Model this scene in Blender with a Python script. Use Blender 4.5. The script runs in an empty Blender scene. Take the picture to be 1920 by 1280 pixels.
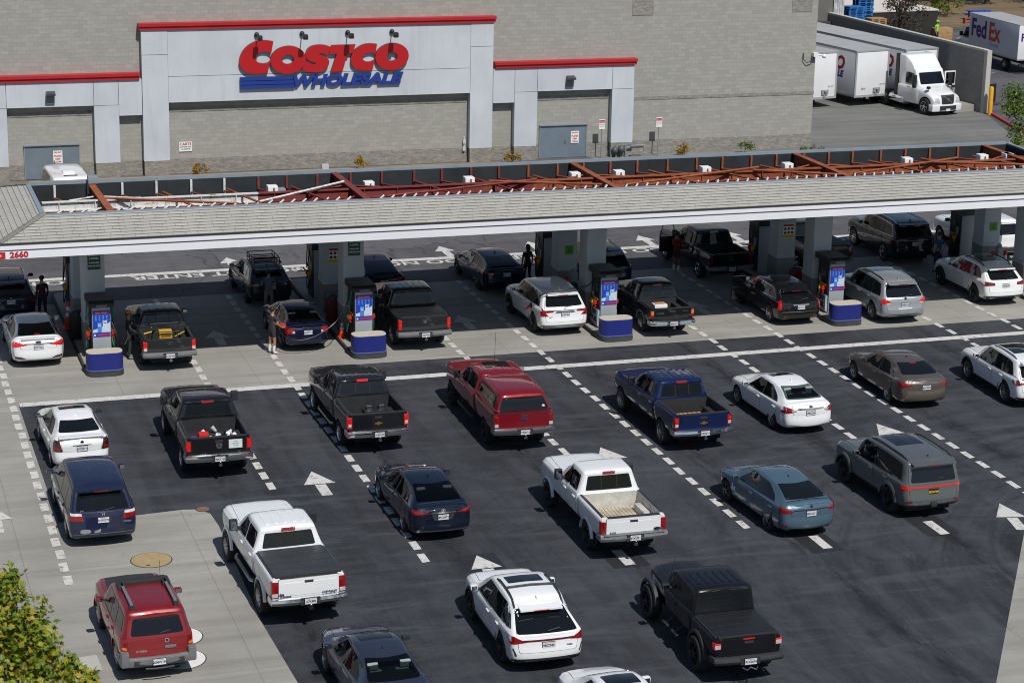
import bpy, bmesh, math, random
import numpy as np
from mathutils import Vector, Matrix
from mathutils.bvhtree import BVHTree
from mathutils.geometry import tessellate_polygon
random.seed(7)
SC = bpy.context.scene
COL = SC.collection
R_ = math.radians

# ------------------------------------------------------------------ camera, light, exposure
H_CAM = 22.83
_f, _yaw, _pit, _rol = 4118.56, R_(17.875), R_(15.750), R_(-1.1519)
cd = bpy.data.cameras.new('camera'); cam = bpy.data.objects.new('camera', cd); COL.objects.link(cam)
cd.sensor_fit = 'HORIZONTAL'; cd.sensor_width = 36.0; cd.lens = _f / 1920 * 36.0
cd.clip_start = 0.5; cd.clip_end = 2000
fw = Vector((math.sin(_yaw) * math.cos(_pit), math.cos(_yaw) * math.cos(_pit), -math.sin(_pit)))
rt = Vector((math.cos(_yaw), -math.sin(_yaw), 0)); dn = fw.cross(rt)
cr, sr = math.cos(_rol), math.sin(_rol)
rx = rt * cr + dn * sr; dx_ = -rt * sr + dn * cr
m3 = Matrix((rx, -dx_, -fw)).transposed()
cam.matrix_world = Matrix.Translation((0, 0, H_CAM)) @ m3.to_4x4()
SC.camera = cam

SUNV = Vector((0.12, -0.75, 1.0)).normalized()
w = bpy.data.worlds.new('World'); SC.world = w; w.use_nodes = True
nt = w.node_tree; bg = nt.nodes['Background']
sky = nt.nodes.new('ShaderNodeTexSky'); sky.sky_type = 'NISHITA'; sky.sun_disc = False
sky.sun_elevation = math.asin(SUNV.z); sky.sun_rotation = math.atan2(SUNV.x, SUNV.y)
sky.air_density = 1.0; sky.dust_density = 0.6; sky.ozone_density = 1.2
nt.links.new(sky.outputs[0], bg.inputs[0]); bg.inputs[1].default_value = 0.065
sd = bpy.data.lights.new('sun', 'SUN'); sd.energy = 4.0; sd.angle = R_(0.53); sd.color = (1.0, 0.965, 0.91)
sun = bpy.data.objects.new('sun', sd); COL.objects.link(sun)
sun.rotation_euler = SUNV.to_track_quat('Z', 'Y').to_euler(); sun.location = (0, 0, 60)
SC.view_settings.view_transform = 'Standard'; SC.view_settings.look = 'None'
SC.view_settings.exposure = 0.0; SC.view_settings.gamma = 1.0; SC.view_settings.use_curve_mapping = False
SC.cycles.filter_width = 1.05; SC.cycles.max_bounces = 6; SC.cycles.transparent_max_bounces = 8
SC.cycles.caustics_reflective = False; SC.cycles.caustics_refractive = False

# ------------------------------------------------------------------ materials
def lin(c):
    if isinstance(c, str):
        c = tuple(int(c[i:i + 2], 16) / 255 for i in (0, 2, 4))
        return tuple(x / 12.92 if x <= 0.04045 else ((x + 0.055) / 1.055) ** 2.4 for x in c)
    return c
class NT:
    def __init__(s, name):
        s.m = bpy.data.materials.new(name); s.m.use_nodes = True; s.t = s.m.node_tree
        s.b = s.t.nodes['Principled BSDF']
    def n(s, typ, **kw):
        nd = s.t.nodes.new(typ)
        for k, v in kw.items():
            if k.startswith('i_'):
                key = k[2:]
                key = int(key) if key.isdigit() else key.replace('_', ' ')
                nd.inputs[key].default_value = v
            else: setattr(nd, k, v)
        return nd
    def l(s, a, b): s.t.links.new(a, b)
    def coord(s, scale=(1, 1, 1), rot=(0, 0, 0), loc=(0, 0, 0), kind='Object'):
        tc = s.n('ShaderNodeTexCoord'); mp = s.n('ShaderNodeMapping')
        mp.inputs['Scale'].default_value = scale; mp.inputs['Rotation'].default_value = rot; mp.inputs['Location'].default_value = loc
        s.l(tc.outputs[kind], mp.inputs[0]); return mp.outputs[0]
    def noise(s, vec, scale, detail=4, rough=0.55, dist=0.0):
        nd = s.n('ShaderNodeTexNoise'); nd.inputs['Scale'].default_value = scale; nd.inputs['Detail'].default_value = detail
        nd.inputs['Roughness'].default_value = rough; nd.inputs['Distortion'].default_value = dist
        s.l(vec, nd.inputs['Vector']); return nd.outputs['Fac']
    def ramp(s, fac, stops):
        nd = s.n('ShaderNodeValToRGB'); cr_ = nd.color_ramp
        while len(cr_.elements) < len(stops): cr_.elements.new(0.5)
        for e, (p, c) in zip(cr_.elements, stops):
            e.position = p; c = lin(c) if not isinstance(c, (int, float)) else (c, c, c); e.color = (*c[:3], 1)
        s.l(fac, nd.inputs[0]); return nd.outputs[0]
    def mix(s, fac, a, b, mode='MIX'):
        nd = s.n('ShaderNodeMix', data_type='RGBA', blend_type=mode)
        for sock, v in ((nd.inputs[0], fac), (nd.inputs[6], a), (nd.inputs[7], b)):
            if hasattr(v, 'links') or hasattr(v, 'is_linked'): s.l(v, sock)
            elif isinstance(v, (int, float)): sock.default_value = v
            else: sock.default_value = (*lin(v)[:3], 1)
        return nd.outputs[2]
    def bump(s, h, strength=0.3, dist=0.01):
        nd = s.n('ShaderNodeBump'); nd.inputs['Strength'].default_value = strength; nd.inputs['Distance'].default_value = dist
        s.l(h, nd.inputs['Height']); s.l(nd.outputs[0], s.b.inputs['Normal'])
    def col(s, c): s.l(c, s.b.inputs['Base Color'])

MATS = {}
def mat(name, c, rough=0.5, metal=0.0, coat=0.0, vary=0.0, vscale=3.0, emit=None, spec=0.5):
    if name in MATS: return MATS[name]
    n = NT(name); b = n.b; c = lin(c)
    b.inputs['Base Color'].default_value = (*c[:3], 1); b.inputs['Roughness'].default_value = rough
    b.inputs['Metallic'].default_value = metal; b.inputs['Coat Weight'].default_value = coat
    b.inputs['Coat Roughness'].default_value = 0.04; b.inputs['Specular IOR Level'].default_value = spec
    if vary:
        f = n.noise(n.coord(), vscale, 6, 0.65)
        n.col(n.mix(n.ramp(f, [(0.3, 0.0), (0.7, 1.0)]), tuple(x * (1 - vary) for x in c), tuple(min(1, x * (1 + vary)) for x in c)))
    if emit:
        b.inputs['Emission Color'].default_value = (*c[:3], 1); b.inputs['Emission Strength'].default_value = emit
    MATS[name] = n.m; return n.m
def paint(name, c, metal=0.0, rough=0.38, dust=0.05):
    if name in MATS: return MATS[name]
    n = NT(name); c = lin(c); b = n.b
    b.inputs['Metallic'].default_value = metal; b.inputs['Coat Weight'].default_value = 1.0; b.inputs['Coat Roughness'].default_value = 0.05
    f = n.noise(n.coord(), 1.7, 6, 0.7)
    n.col(n.mix(n.ramp(f, [(0.5, 0.0), (0.85, dust * min(1.0, 0.15 + 1.2 * max(c)))]), c, (0.32, 0.30, 0.27)))
    f2 = n.noise(n.coord((1, 1, 1)), 5, 5, 0.7)
    n.l(n.ramp(f2, [(0.3, rough - 0.08), (0.75, rough + 0.12)]), b.inputs['Roughness']); b.inputs['Specular IOR Level'].default_value = 0.12 if max(c) < 0.2 else 0.4
    MATS[name] = n.m; return n.m
def glass(name, tint, trans):
    if name in MATS: return MATS[name]
    n = NT(name); t = n.t
    n.b.inputs['Base Color'].default_value = (0.006, 0.008, 0.010, 1); n.b.inputs['Roughness'].default_value = 0.02
    n.b.inputs['IOR'].default_value = 1.52
    if trans > 0:
        tr = n.n('ShaderNodeBsdfTransparent'); tr.inputs[0].default_value = (*tint, 1)
        gl = n.n('ShaderNodeBsdfGlossy'); gl.inputs['Roughness'].default_value = 0.02
        fr = n.n('ShaderNodeFresnel'); fr.inputs[0].default_value = 1.5
        mx = n.n('ShaderNodeMixShader'); n.l(fr.outputs[0], mx.inputs[0]); n.l(tr.outputs[0], mx.inputs[1]); n.l(gl.outputs[0], mx.inputs[2])
        n.l(mx.outputs[0], t.nodes['Material Output'].inputs[0])
    MATS[name] = n.m; return n.m

# ------------------------------------------------------------------ mesh builder
class MB:
    def __init__(s): s.v = []; s.f = []; s.m = []
    def add(s, vs, fs, mi=0):
        o = len(s.v); s.v += [tuple(p) for p in vs]; s.f += [tuple(i + o for i in f) for f in fs]; s.m += [mi] * len(fs); return s
    def box(s, x0, x1, y0, y1, z0, z1, mi=0):
        return s.add([(x0, y0, z0), (x1, y0, z0), (x1, y1, z0), (x0, y1, z0), (x0, y0, z1), (x1, y0, z1), (x1, y1, z1), (x0, y1, z1)],
              [(0, 3, 2, 1), (4, 5, 6, 7), (0, 1, 5, 4), (1, 2, 6, 5), (2, 3, 7, 6), (3, 0, 4, 7)], mi)
    def prism(s, poly, a, b, axis='z', mi=0):
        n = len(poly)
        def P(p, t):
            return {'z': (p[0], p[1], t), 'y': (p[0], t, p[1]), 'x': (t, p[0], p[1])}[axis]
        vs = [P(p, a) for p in poly] + [P(p, b) for p in poly]
        fs = [tuple(range(n - 1, -1, -1)), tuple(range(n, 2 * n))] + [(i, (i + 1) % n, n + (i + 1) % n, n + i) for i in range(n)]
        return s.add(vs, fs, mi)
    def tube(s, pts, r, n=8, mi=0, r2=None):
        pts = [Vector(p) for p in pts]; L = len(pts); vs = []; fs = []; up = Vector((0.13, 0.21, 1))
        for i, p in enumerate(pts):
            d = (pts[min(i + 1, L - 1)] - pts[max(i - 1, 0)]).normalized()
            a = d.cross(up)
            if a.length < 1e-3: a = d.cross(Vector((1, 0, 0)))
            a.normalize(); b = d.cross(a); rr = r if r2 is None else r + (r2 - r) * i / (L - 1)
            for k in range(n):
                t = 2 * math.pi * k / n; vs.append(p + a * (math.cos(t) * rr) + b * (math.sin(t) * rr))
        for i in range(L - 1):
            for k in range(n):
                fs.append((i * n + k, i * n + (k + 1) % n, (i + 1) * n + (k + 1) % n, (i + 1) * n + k))
        fs.append(tuple(range(n - 1, -1, -1))); fs.append(tuple(range((L - 1) * n, L * n)))
        return s.add(vs, fs, mi)
    def lathe(s, prof, c=(0, 0, 0), axis='z', n=16, mi=0, caps=True):
        vs = []; fs = []; L = len(prof)
        for r, h in prof:
            for k in range(n):
                t = 2 * math.pi * k / n; a, b = r * math.cos(t), r * math.sin(t)
                p = {'z': (a, b, h), 'x': (h, a, b), 'y': (b, h, a)}[axis]
                vs.append((p[0] + c[0], p[1] + c[1], p[2] + c[2]))
        for i in range(L - 1):
            for k in range(n): fs.append((i * n + k, i * n + (k + 1) % n, (i + 1) * n + (k + 1) % n, (i + 1) * n + k))
        if caps: fs.append(tuple(range(n - 1, -1, -1))); fs.append(tuple(range((L - 1) * n, L * n)))
        return s.add(vs, fs, mi)
    def ball(s, c, r, n=10, mi=0, sq=(1, 1, 1)):
        pr = [(max(1e-4, r * math.sin(math.pi * i / n)), -r * math.cos(math.pi * i / n)) for i in range(n + 1)]
        o = len(s.v); s.lathe(pr, (0, 0, 0), 'z', n + 2, mi)
        for i in range(o, len(s.v)):
            p = s.v[i]; s.v[i] = (p[0] * sq[0] + c[0], p[1] * sq[1] + c[1], p[2] * sq[2] + c[2])
        return s
    def rbox(s, x0, x1, y0, y1, z0, z1, r=0.03, mi=0):
        bm = bmesh.new(); t = MB().box(x0, x1, y0, y1, z0, z1)
        vs = [bm.verts.new(p) for p in t.v]; [bm.faces.new([vs[i] for i in f]) for f in t.f]
        bmesh.ops.bevel(bm, geom=bm.edges[:], offset=r, segments=2, profile=0.6, affect='EDGES')
        bm.verts.index_update()
        s.add([tuple(v.co) for v in bm.verts], [tuple(v.index for v in f.verts) for f in bm.faces], mi); bm.free(); return s
    def mesh(s, name, mats, angle=35):
        me = bpy.data.meshes.new(name); me.from_pydata(s.v, [], s.f)
        for m in (mats if isinstance(mats, (list, tuple)) else [mats]): me.materials.append(m)
        if any(s.m): me.polygons.foreach_set('material_index', s.m)
        if angle: me.polygons.foreach_set('use_smooth', [True] * len(me.polygons)); me.set_sharp_from_angle(angle=R_(angle))
        me.update(); return me
    def build(s, name, mats, parent=None, loc=None, rot=None, angle=35, fixn=False):
        me = s.mesh(name, mats, angle)
        if fixn:
            bm = bmesh.new(); bm.from_mesh(me); bmesh.ops.recalc_face_normals(bm, faces=bm.faces[:]); bm.to_mesh(me); bm.free()
        return link(name, me, parent, loc, rot)
def link(name, me, parent=None, loc=None, rot=None):
    o = bpy.data.objects.new(name, me); COL.objects.link(o)
    if parent is not None: o.parent = parent
    if loc is not None: o.location = loc
    if rot is not None: o.rotation_euler = rot
    return o
def thing(name, label, cat, loc=(0, 0, 0), rz=0.0, group=None):
    o = bpy.data.objects.new(name, None); COL.objects.link(o); o.location = loc; o.rotation_euler = (0, 0, rz)
    o.empty_display_size = 0.2; return tag(o, label, cat, group)
def tag(o, label, cat, group=None):
    o['label'] = label; o['category'] = cat
    if group: o['group'] = group
    return o
def struct(o, kind='structure'): o['kind'] = kind; return o
def dup(root, loc, rz, label=None):
    r = root.copy(); COL.objects.link(r); r.location = loc; r.rotation_euler = (0, 0, rz)
    if label: r['label'] = label
    for ch in list(root.children):
        c = ch.copy(); COL.objects.link(c); c.parent = r
        for g in list(ch.children):
            d = g.copy(); COL.objects.link(d); d.parent = c
    return r
def text_mesh(s, size, extrude=0.004, offset=0.0, shear=0.0, res=2, align='CENTER', sx=1.0):
    cu = bpy.data.curves.new('lettering', 'FONT'); cu.body = s; cu.size = size; cu.extrude = extrude; cu.offset = offset
    cu.shear = shear; cu.resolution_u = res; cu.align_x = align; cu.align_y = 'CENTER'
    ob = bpy.data.objects.new('lettering', cu); me = bpy.data.meshes.new_from_object(ob)
    bpy.data.objects.remove(ob); bpy.data.curves.remove(cu)
    if sx != 1.0: me.transform(Matrix.Diagonal((sx, 1, 1, 1)))
    return me
def text(name, s, size, m, parent=None, loc=(0, 0, 0), rot=(R_(90), 0, 0), **kw):
    me = text_mesh(s, size, **kw); me.name = name; me.materials.clear(); me.materials.append(m)
    return link(name, me, parent, loc, rot)
def rpoly(pts, r, seg=3):
    """round the corners of a polygon; r is one radius or one per corner"""
    out = []; n = len(pts)
    for i in range(n):
        p0, p1, p2 = (np.array(pts[(i + k - 1) % n], float) for k in range(3))
        rr = r[i] if isinstance(r, (list, tuple)) else r
        a, b = p0 - p1, p2 - p1; la, lb = np.linalg.norm(a), np.linalg.norm(b)
        d = min(rr, la * 0.45, lb * 0.45)
        if d < 1e-4: out.append(tuple(p1)); continue
        q0, q2 = p1 + a / la * d, p1 + b / lb * d
        for k in range(seg + 1):
            t = k / seg; out.append(tuple((1 - t) ** 2 * q0 + 2 * t * (1 - t) * p1 + t * t * q2))
    return out
# ------------------------------------------------------------------ ground materials
def asphalt(name, dark, light, streak=0.35, crack=0.5, patchy=0.5, arcs=(), lanes=()):
    n = NT(name); v = n.coord()
    big = n.noise(v, 0.13, 5, 0.6, 0.4); mid = n.noise(v, 0.9, 6, 0.65); fine = n.noise(v, 26, 3, 0.7)
    st = n.noise(n.coord((1.3, 0.10, 1)), 1.0, 5, 0.6, 0.6)
    c = n.mix(n.ramp(big, [(0.40, 0), (0.60, 1)]), tuple(x * 0.85 for x in dark), tuple(x * 1.15 for x in light))
    c = n.mix(n.ramp(mid, [(0.42, 0.0), (0.68, patchy)]), c, tuple(x * 1.7 for x in light))
    c = n.mix(n.ramp(st, [(0.46, 0.0), (0.62, streak)]), c, tuple(x * 0.62 for x in dark))
    st2 = n.noise(n.coord((0.16, 1.1, 1), rot=(0, 0, 0.5)), 1.0, 5, 0.6, 1.2)
    c = n.mix(n.ramp(st2, [(0.52, 0.0), (0.66, streak)]), c, tuple(x * 1.9 for x in light))
    c = n.mix(n.ramp(fine, [(0.3, 0.0), (0.8, 0.5)]), c, tuple(x * 1.6 for x in light))
    for (ax, ay, r0, r1, amt) in arcs:        # tyre tracks that swing round a turning point
        sp = n.n('ShaderNodeSeparateXYZ'); n.l(n.coord(loc=(-ax, -ay, 0)), sp.inputs[0]); sq = n.n('ShaderNodeVectorMath', operation='LENGTH'); n.l(n.coord(loc=(-ax, -ay, 0)), sq.inputs[0])
        an = n.n('ShaderNodeMath', operation='ARCTAN2'); n.l(sp.outputs[1], an.inputs[0]); n.l(sp.outputs[0], an.inputs[1])
        am = n.n('ShaderNodeMath', operation='MULTIPLY'); n.l(an.outputs[0], am.inputs[0]); am.inputs[1].default_value = 1.6
        cb = n.n('ShaderNodeCombineXYZ'); n.l(sq.outputs['Value'], cb.inputs[0]); n.l(am.outputs[0], cb.inputs[1])
        rn = n.noise(cb.outputs[0], 1.25, 5, 0.62, 0.5)
        mr = n.n('ShaderNodeMapRange', interpolation_type='SMOOTHSTEP'); n.l(sq.outputs['Value'], mr.inputs[0]); mr.inputs[1].default_value = r1; mr.inputs[2].default_value = r0
        mm = n.n('ShaderNodeMath', operation='MULTIPLY'); n.l(n.ramp(rn, [(0.50, 0.0), (0.68, amt)]), mm.inputs[0]); n.l(mr.outputs[0], mm.inputs[1]); c = n.mix(mm.outputs[0], c, tuple(x * 1.8 for x in light))
        m2 = n.n('ShaderNodeMath', operation='MULTIPLY'); n.l(n.ramp(rn, [(0.30, amt * 1.1), (0.46, 0.0)]), m2.inputs[0]); n.l(mr.outputs[0], m2.inputs[1]); c = n.mix(m2.outputs[0], c, tuple(x * 0.5 for x in dark))
    for x0 in lanes:                          # oil drips down the middle of each queueing lane, polished tracks either side
        sp = n.n('ShaderNodeSeparateXYZ'); n.l(v, sp.inputs[0]); w0 = n.n('ShaderNodeMath', operation='WRAP'); n.l(sp.outputs[0], w0.inputs[0]); w0.inputs[1].default_value = x0 - 4.925; w0.inputs[2].default_value = x0 + 4.925
        df = n.n('ShaderNodeMath', operation='SUBTRACT'); n.l(w0.outputs[0], df.inputs[0]); df.inputs[1].default_value = x0; ab = n.n('ShaderNodeMath', operation='ABSOLUTE'); n.l(df.outputs[0], ab.inputs[0])
        sn = n.noise(n.coord((1.6, 0.55, 1), loc=(x0, 0, 0)), 1.3, 5, 0.7, 0.4); mk = n.ramp(ab.outputs[0], [(0.05, 1.0), (0.55, 0.0)]); ml = n.n('ShaderNodeMath', operation='MULTIPLY'); n.l(mk, ml.inputs[0]); n.l(n.ramp(sn, [(0.42, 0.0), (0.60, 0.8)]), ml.inputs[1])
        c = n.mix(ml.outputs[0], c, tuple(x * 0.42 for x in dark))
        tk = n.ramp(ab.outputs[0], [(0.45, 0.0), (0.62, 0.35), (0.85, 0.35), (1.0, 0.0)]); mt = n.n('ShaderNodeMath', operation='MULTIPLY'); n.l(tk, mt.inputs[0]); n.l(n.ramp(n.noise(n.coord((1, 0.25, 1)), 0.8, 5, 0.6), [(0.4, 0.0), (0.65, 1.0)]), mt.inputs[1]); c = n.mix(mt.outputs[0], c, tuple(x * 1.5 for x in light))
    oil = n.noise(v, 0.8, 3, 0.5); c = n.mix(n.ramp(oil, [(0.66, 0.0), (0.76, 0.45)]), c, tuple(x * 0.45 for x in dark))
    vo = n.n('ShaderNodeTexVoronoi', feature='DISTANCE_TO_EDGE'); vo.inputs['Scale'].default_value = 0.22
    nz = n.n('ShaderNodeTexNoise'); nz.inputs['Scale'].default_value = 0.5; nz.inputs['Detail'].default_value = 6; n.l(v, nz.inputs['Vector'])
    ad = n.n('ShaderNodeVectorMath', operation='MULTIPLY_ADD'); n.l(nz.outputs['Color'], ad.inputs[0]); ad.inputs[1].default_value = (3, 3, 0); n.l(v, ad.inputs[2])
    n.l(ad.outputs[0], vo.inputs['Vector'])
    cm = n.ramp(vo.outputs['Distance'], [(0.0, crack), (0.012, 0.0)])
    c = n.mix(cm, c, tuple(x * 0.3 for x in dark))
    n.col(c); n.b.inputs['Roughness'].default_value = 0.82; n.b.inputs['Specular IOR Level'].default_value = 0.3
    n.bump(fine, 0.5, 0.012); return n.m
def concrete(name, c0, c1, stain=0.6, jx=4.9, jy=4.6, off=(0, 0), streak_rot=0.0):
    n = NT(name); v = n.coord()
    big = n.noise(v, 0.25, 6, 0.6, 0.6); fine = n.noise(v, 14, 4, 0.7)
    st = n.noise(n.coord((0.12, 1.3, 1), rot=(0, 0, streak_rot)), 1.0, 6, 0.62, 0.5)
    c = n.mix(n.ramp(big, [(0.35, 0), (0.68, 1)]), c0, c1)
    c = n.mix(n.ramp(st, [(0.42, 0.0), (0.66, stain)]), c, tuple(x * 0.68 for x in c0))
    sp = n.noise(v, 1.1, 7, 0.75, 0.3)
    c = n.mix(n.ramp(sp, [(0.58, 0.0), (0.74, stain * 0.9)]), c, tuple(x * y for x, y in zip(c0, (0.55, 0.5, 0.45))))
    c = n.mix(n.ramp(fine, [(0.3, 0.0), (0.8, 0.25)]), c, tuple(x * 0.8 for x in c0))
    if jx:
        br = n.n('ShaderNodeTexBrick', offset=0.0); br.inputs['Scale'].default_value = 1.0
        br.inputs['Brick Width'].default_value = jx; br.inputs['Row Height'].default_value = jy; br.inputs['Mortar Size'].default_value = 0.012
        n.l(n.coord(loc=(off[0], off[1], 0)), br.inputs['Vector'])
        c = n.mix(n.ramp(br.outputs['Fac'], [(0.3, 0.0), (0.7, 0.5)]), c, tuple(x * 0.4 for x in c0))
    n.col(c); n.b.inputs['Roughness'].default_value = 0.85; n.bump(fine, 0.25, 0.006); return n.m
M_ROAD = asphalt('old_asphalt', (0.066, 0.064, 0.070), (0.088, 0.086, 0.092), 0.3, 0.6, 0.3)
M_SEAL = asphalt('sealed_asphalt', (0.0215, 0.0235, 0.028), (0.037, 0.040, 0.046), 0.6, 0.2, 0.65, ((42, 47, 6, 30, 0.8), (15, 40, 2, 22, 0.5), (30, 90, 4, 40, 0.4)), (6.75, 11.35))
M_PATCH = mat('fresh_tar', (0.018, 0.019, 0.0225), 0.7, vary=0.3, vscale=2)
M_CONC = concrete('concrete', (0.28, 0.272, 0.245), (0.37, 0.358, 0.325), 0.55, 4.9, 7.4, (0.2, 1.4))
M_YARD = concrete('yard_concrete', (0.155, 0.157, 0.152), (0.215, 0.213, 0.20), 0.7, 0)
def road_paint():
    n = NT('road_paint'); v = n.coord()
    f = n.noise(v, 5, 6, 0.75, 0.4); g = n.noise(v, 0.7, 3)
    c = n.mix(n.ramp(f, [(0.52, 0.0), (0.66, 0.85)]), (0.60, 0.59, 0.57), (0.10, 0.10, 0.10))
    n.col(n.mix(n.ramp(g, [(0.4, 0.0), (0.8, 0.35)]), c, (0.36, 0.35, 0.33))); n.b.inputs['Roughness'].default_value = 0.7; return n.m
M_PAINT = road_paint()
def sheet(name, poly, z, m, kind='structure'):
    vs = [(x, y, z) for x, y in poly]; fs = []
    for t in tessellate_polygon([[Vector((x, y, 0)) for x, y in poly]]):
        (ax, ay), (bx, by), (cx, cy) = (poly[i] for i in t); ar = (bx - ax) * (cy - ay) - (by - ay) * (cx - ax)
        if abs(ar) > 1e-6: fs.append(tuple(t) if ar > 0 else tuple(t)[::-1])
    me = bpy.data.meshes.new(name); me.from_pydata(vs, [], fs); me.update(); me.materials.append(m)
    return struct(link(name, me), kind)
sheet('ground', [(-300, -60), (500, -60), (500, 700), (-300, 700)], 0.0, M_ROAD)
# pavements, each laid a few millimetres above the one below
sheet('concrete_apron', [(-40, 20), (10.4, 20), (10.4, 48.8), (10.28, 52.8), (10.42, 58.0), (10.48, 60.14), (10.42, 61.2), (10.1, 61.66), (9.7, 61.74), (8.26, 61.6), (6.0, 61.55),
      (5.97, 73.2), (16.0, 73.15), (16.62, 75.4), (80, 75.4), (80, 86.6), (-40, 86.6)], 0.004, M_CONC)
sheet('queue_asphalt', [(10.4, 20), (14, 20), (27.15, 44.29), (31.32, 50.53), (47.9, 75.4), (16.62, 75.4), (16.0, 73.15), (5.97, 73.2), (6.0, 61.55), (8.26, 61.6), (9.7, 61.74), (10.1, 61.66), (10.42, 61.2), (10.48, 60.14), (10.42, 58), (10.28, 52.8), (10.4, 48.8)], 0.008, M_SEAL)
sheet('concrete_walk', [(14.0, 20), (27.15, 44.29), (31.32, 50.53), (47.77, 75.2), (90, 75.2), (90, 20)], 0.012, M_CONC)
sheet('concrete_yard', [(44, 95), (63, 100), (69.1, 119.5), (67.5, 140), (40, 150), (40, 112)], 0.004, M_YARD)
M_SOIL = concrete('bare_soil', (0.20, 0.145, 0.085), (0.30, 0.225, 0.14), 0.6, 0)
sheet('planting_bed', [(-20, 108.4), (35.0, 108.4), (35.0, 111.3), (-20, 111.3)], 0.008, M_SOIL)
sheet('dirt_slope', [(71.9, 150), (90.5, 158), (140, 170), (140, 240), (60, 240), (66, 165)], 0.012, concrete('dry_dirt', (0.16, 0.115, 0.06), (0.25, 0.18, 0.10), 0.9, 0))
sheet('walk_slab', [(5.33, 51.74), (5.87, 51.81), (5.9, 50.86), (5.34, 50.85)], 0.008, mat('pale_slab', (0.42, 0.42, 0.39), 0.8, vary=0.06))
# lane lines: dashes one metre apart
def dashes(x, y0, y1, wd=0.22, ln=0.66, skip=(), name='lane_line'):
    b = MB(); y = y0
    while y < y1:
        j = random.uniform(-0.02, 0.02)
        b.add([(x - wd / 2 + j, y, 0.0161), (x + wd / 2 + j, y + 0.03, 0.0161), (x + wd / 2 + j, y + ln + 0.02, 0.0161), (x - wd / 2 + j, y + ln, 0.0161)], [(0, 1, 2, 3)])
        y += 1.0
    return struct(b.build(name, M_PAINT, angle=0))
dashes(5.76, 56.6, 88, 0.24, 0.68)
dashes(12.63, 62.77, 86, 0.23, 0.66)
dashes(15.60, 55.75, 86, 0.23, 0.66)
dashes(22.49, 63.7, 86, 0.22, 0.66)
dashes(25.46, 55.95, 86, 0.22, 0.66)
dashes(32.40, 62.9, 86, 0.22, 0.66)
dashes(35.23, 53.1, 86, 0.22, 0.66)
dashes(42.13, 61.9, 86, 0.22, 0.66)
dashes(45.08, 54.9, 86, 0.22, 0.66)
dashes(51.95, 61.9, 86, 0.22, 0.66)
def stripe(name, p0, p1, wd, z=0.0201):
    p0, p1 = Vector(p0), Vector(p1); d = (p1 - p0).normalized(); nn = Vector((-d.y, d.x)) * wd / 2
    return struct(MB().add([(*(p0 - nn), z), (*(p1 - nn), z), (*(p1 + nn), z), (*(p0 + nn), z)], [(0, 1, 2, 3)]).build(name, M_PAINT, angle=0))
stripe('stop_line', (6.0, 73.32), (75, 73.48), 0.44)
stripe('entry_line', (2.0, 90.68), (75, 90.56), 0.42, 0.0121)
def arrow(x, y, z=0.0161, a=0.0, hw=0.5, sl=1.02, sw=0.17, hl=1.2, name='direction_arrow', gap=0.06):
    pts = [(0, 0), (hw, -hl), (-hw, -hl)]; sh = [(-sw, -hl - gap), (sw, -hl - gap), (sw, -hl - gap - sl), (-sw, -hl - gap - sl)]
    T = lambda p: (x + p[0] * math.cos(a) - p[1] * math.sin(a), y + p[0] * math.sin(a) + p[1] * math.cos(a), z)
    return struct(MB().add([T(p) for p in pts], [(0, 2, 1)]).add([T(p) for p in sh], [(0, 3, 2, 1)]).build(name, M_PAINT, angle=0))
arrow(14.14, 64.14); arrow(14.07, 81.2, hl=1.05); arrow(23.89, 81.15, hl=1.05); arrow(33.75, 81.1, hl=1.05); arrow(43.6, 81.1, hl=1.05)
arrow(33.84, 64.21); arrow(23.8, 64.15); arrow(4.25, 63.4); arrow(33.9, 56.0, 0.0161, -0.22, 0.46)
for x in (10.45, 16.73, 26.4, 30.6, 35.98, 40.3, 44.6, 50): arrow(x, 92.85, hl=1.0, sl=1.0, hw=0.47, gap=0.0)
def patch_sq(cx, cy, sx, sy, a=0.0):
    T = lambda p: (cx + p[0] * math.cos(a) - p[1] * math.sin(a), cy + p[0] * math.sin(a) + p[1] * math.cos(a))
    sheet('asphalt_patch', [T(p) for p in ((-sx, -sy), (sx, -sy), (sx, sy), (-sx, sy))], 0.0121, M_PATCH)
patch_sq(30.93, 55.1, 0.52, 1.1, 0.02); stripe('arrow_shaft', (30.98, 54.03), (30.98, 55.15), 0.31, 0.0161)
patch_sq(27.0, 54.6, 0.52, 1.0, 0.02); stripe('arrow_shaft', (27.1, 53.85), (27.1, 54.9), 0.30, 0.0161)
patch_sq(21.1, 54.9, 0.55, 0.95, 0.0); stripe('arrow_shaft', (21.1, 54.1), (21.1, 55.3), 0.32, 0.0161)
patch_sq(17.1, 55.0, 0.54, 1.0, 0.0); arrow(17.1, 55.9, hw=0.45, hl=1.0)
for xr, s in ((10.2, 'DO NOT ENTER'), (19.75, 'DO NOT ENTER'), (26.62, 'DO NOT ENTER'), (36.25, 'DO NOT ENTER'), (46.0, 'DO NOT ENTER')):
    me = text_mesh(s, 0.92, 0.0, 0.02, align='LEFT', sx=1.12); me.materials.append(M_PAINT)
    struct(link('road_lettering', me, None, (xr, 90.08, 0.0121), (0, 0, math.pi)))
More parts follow.
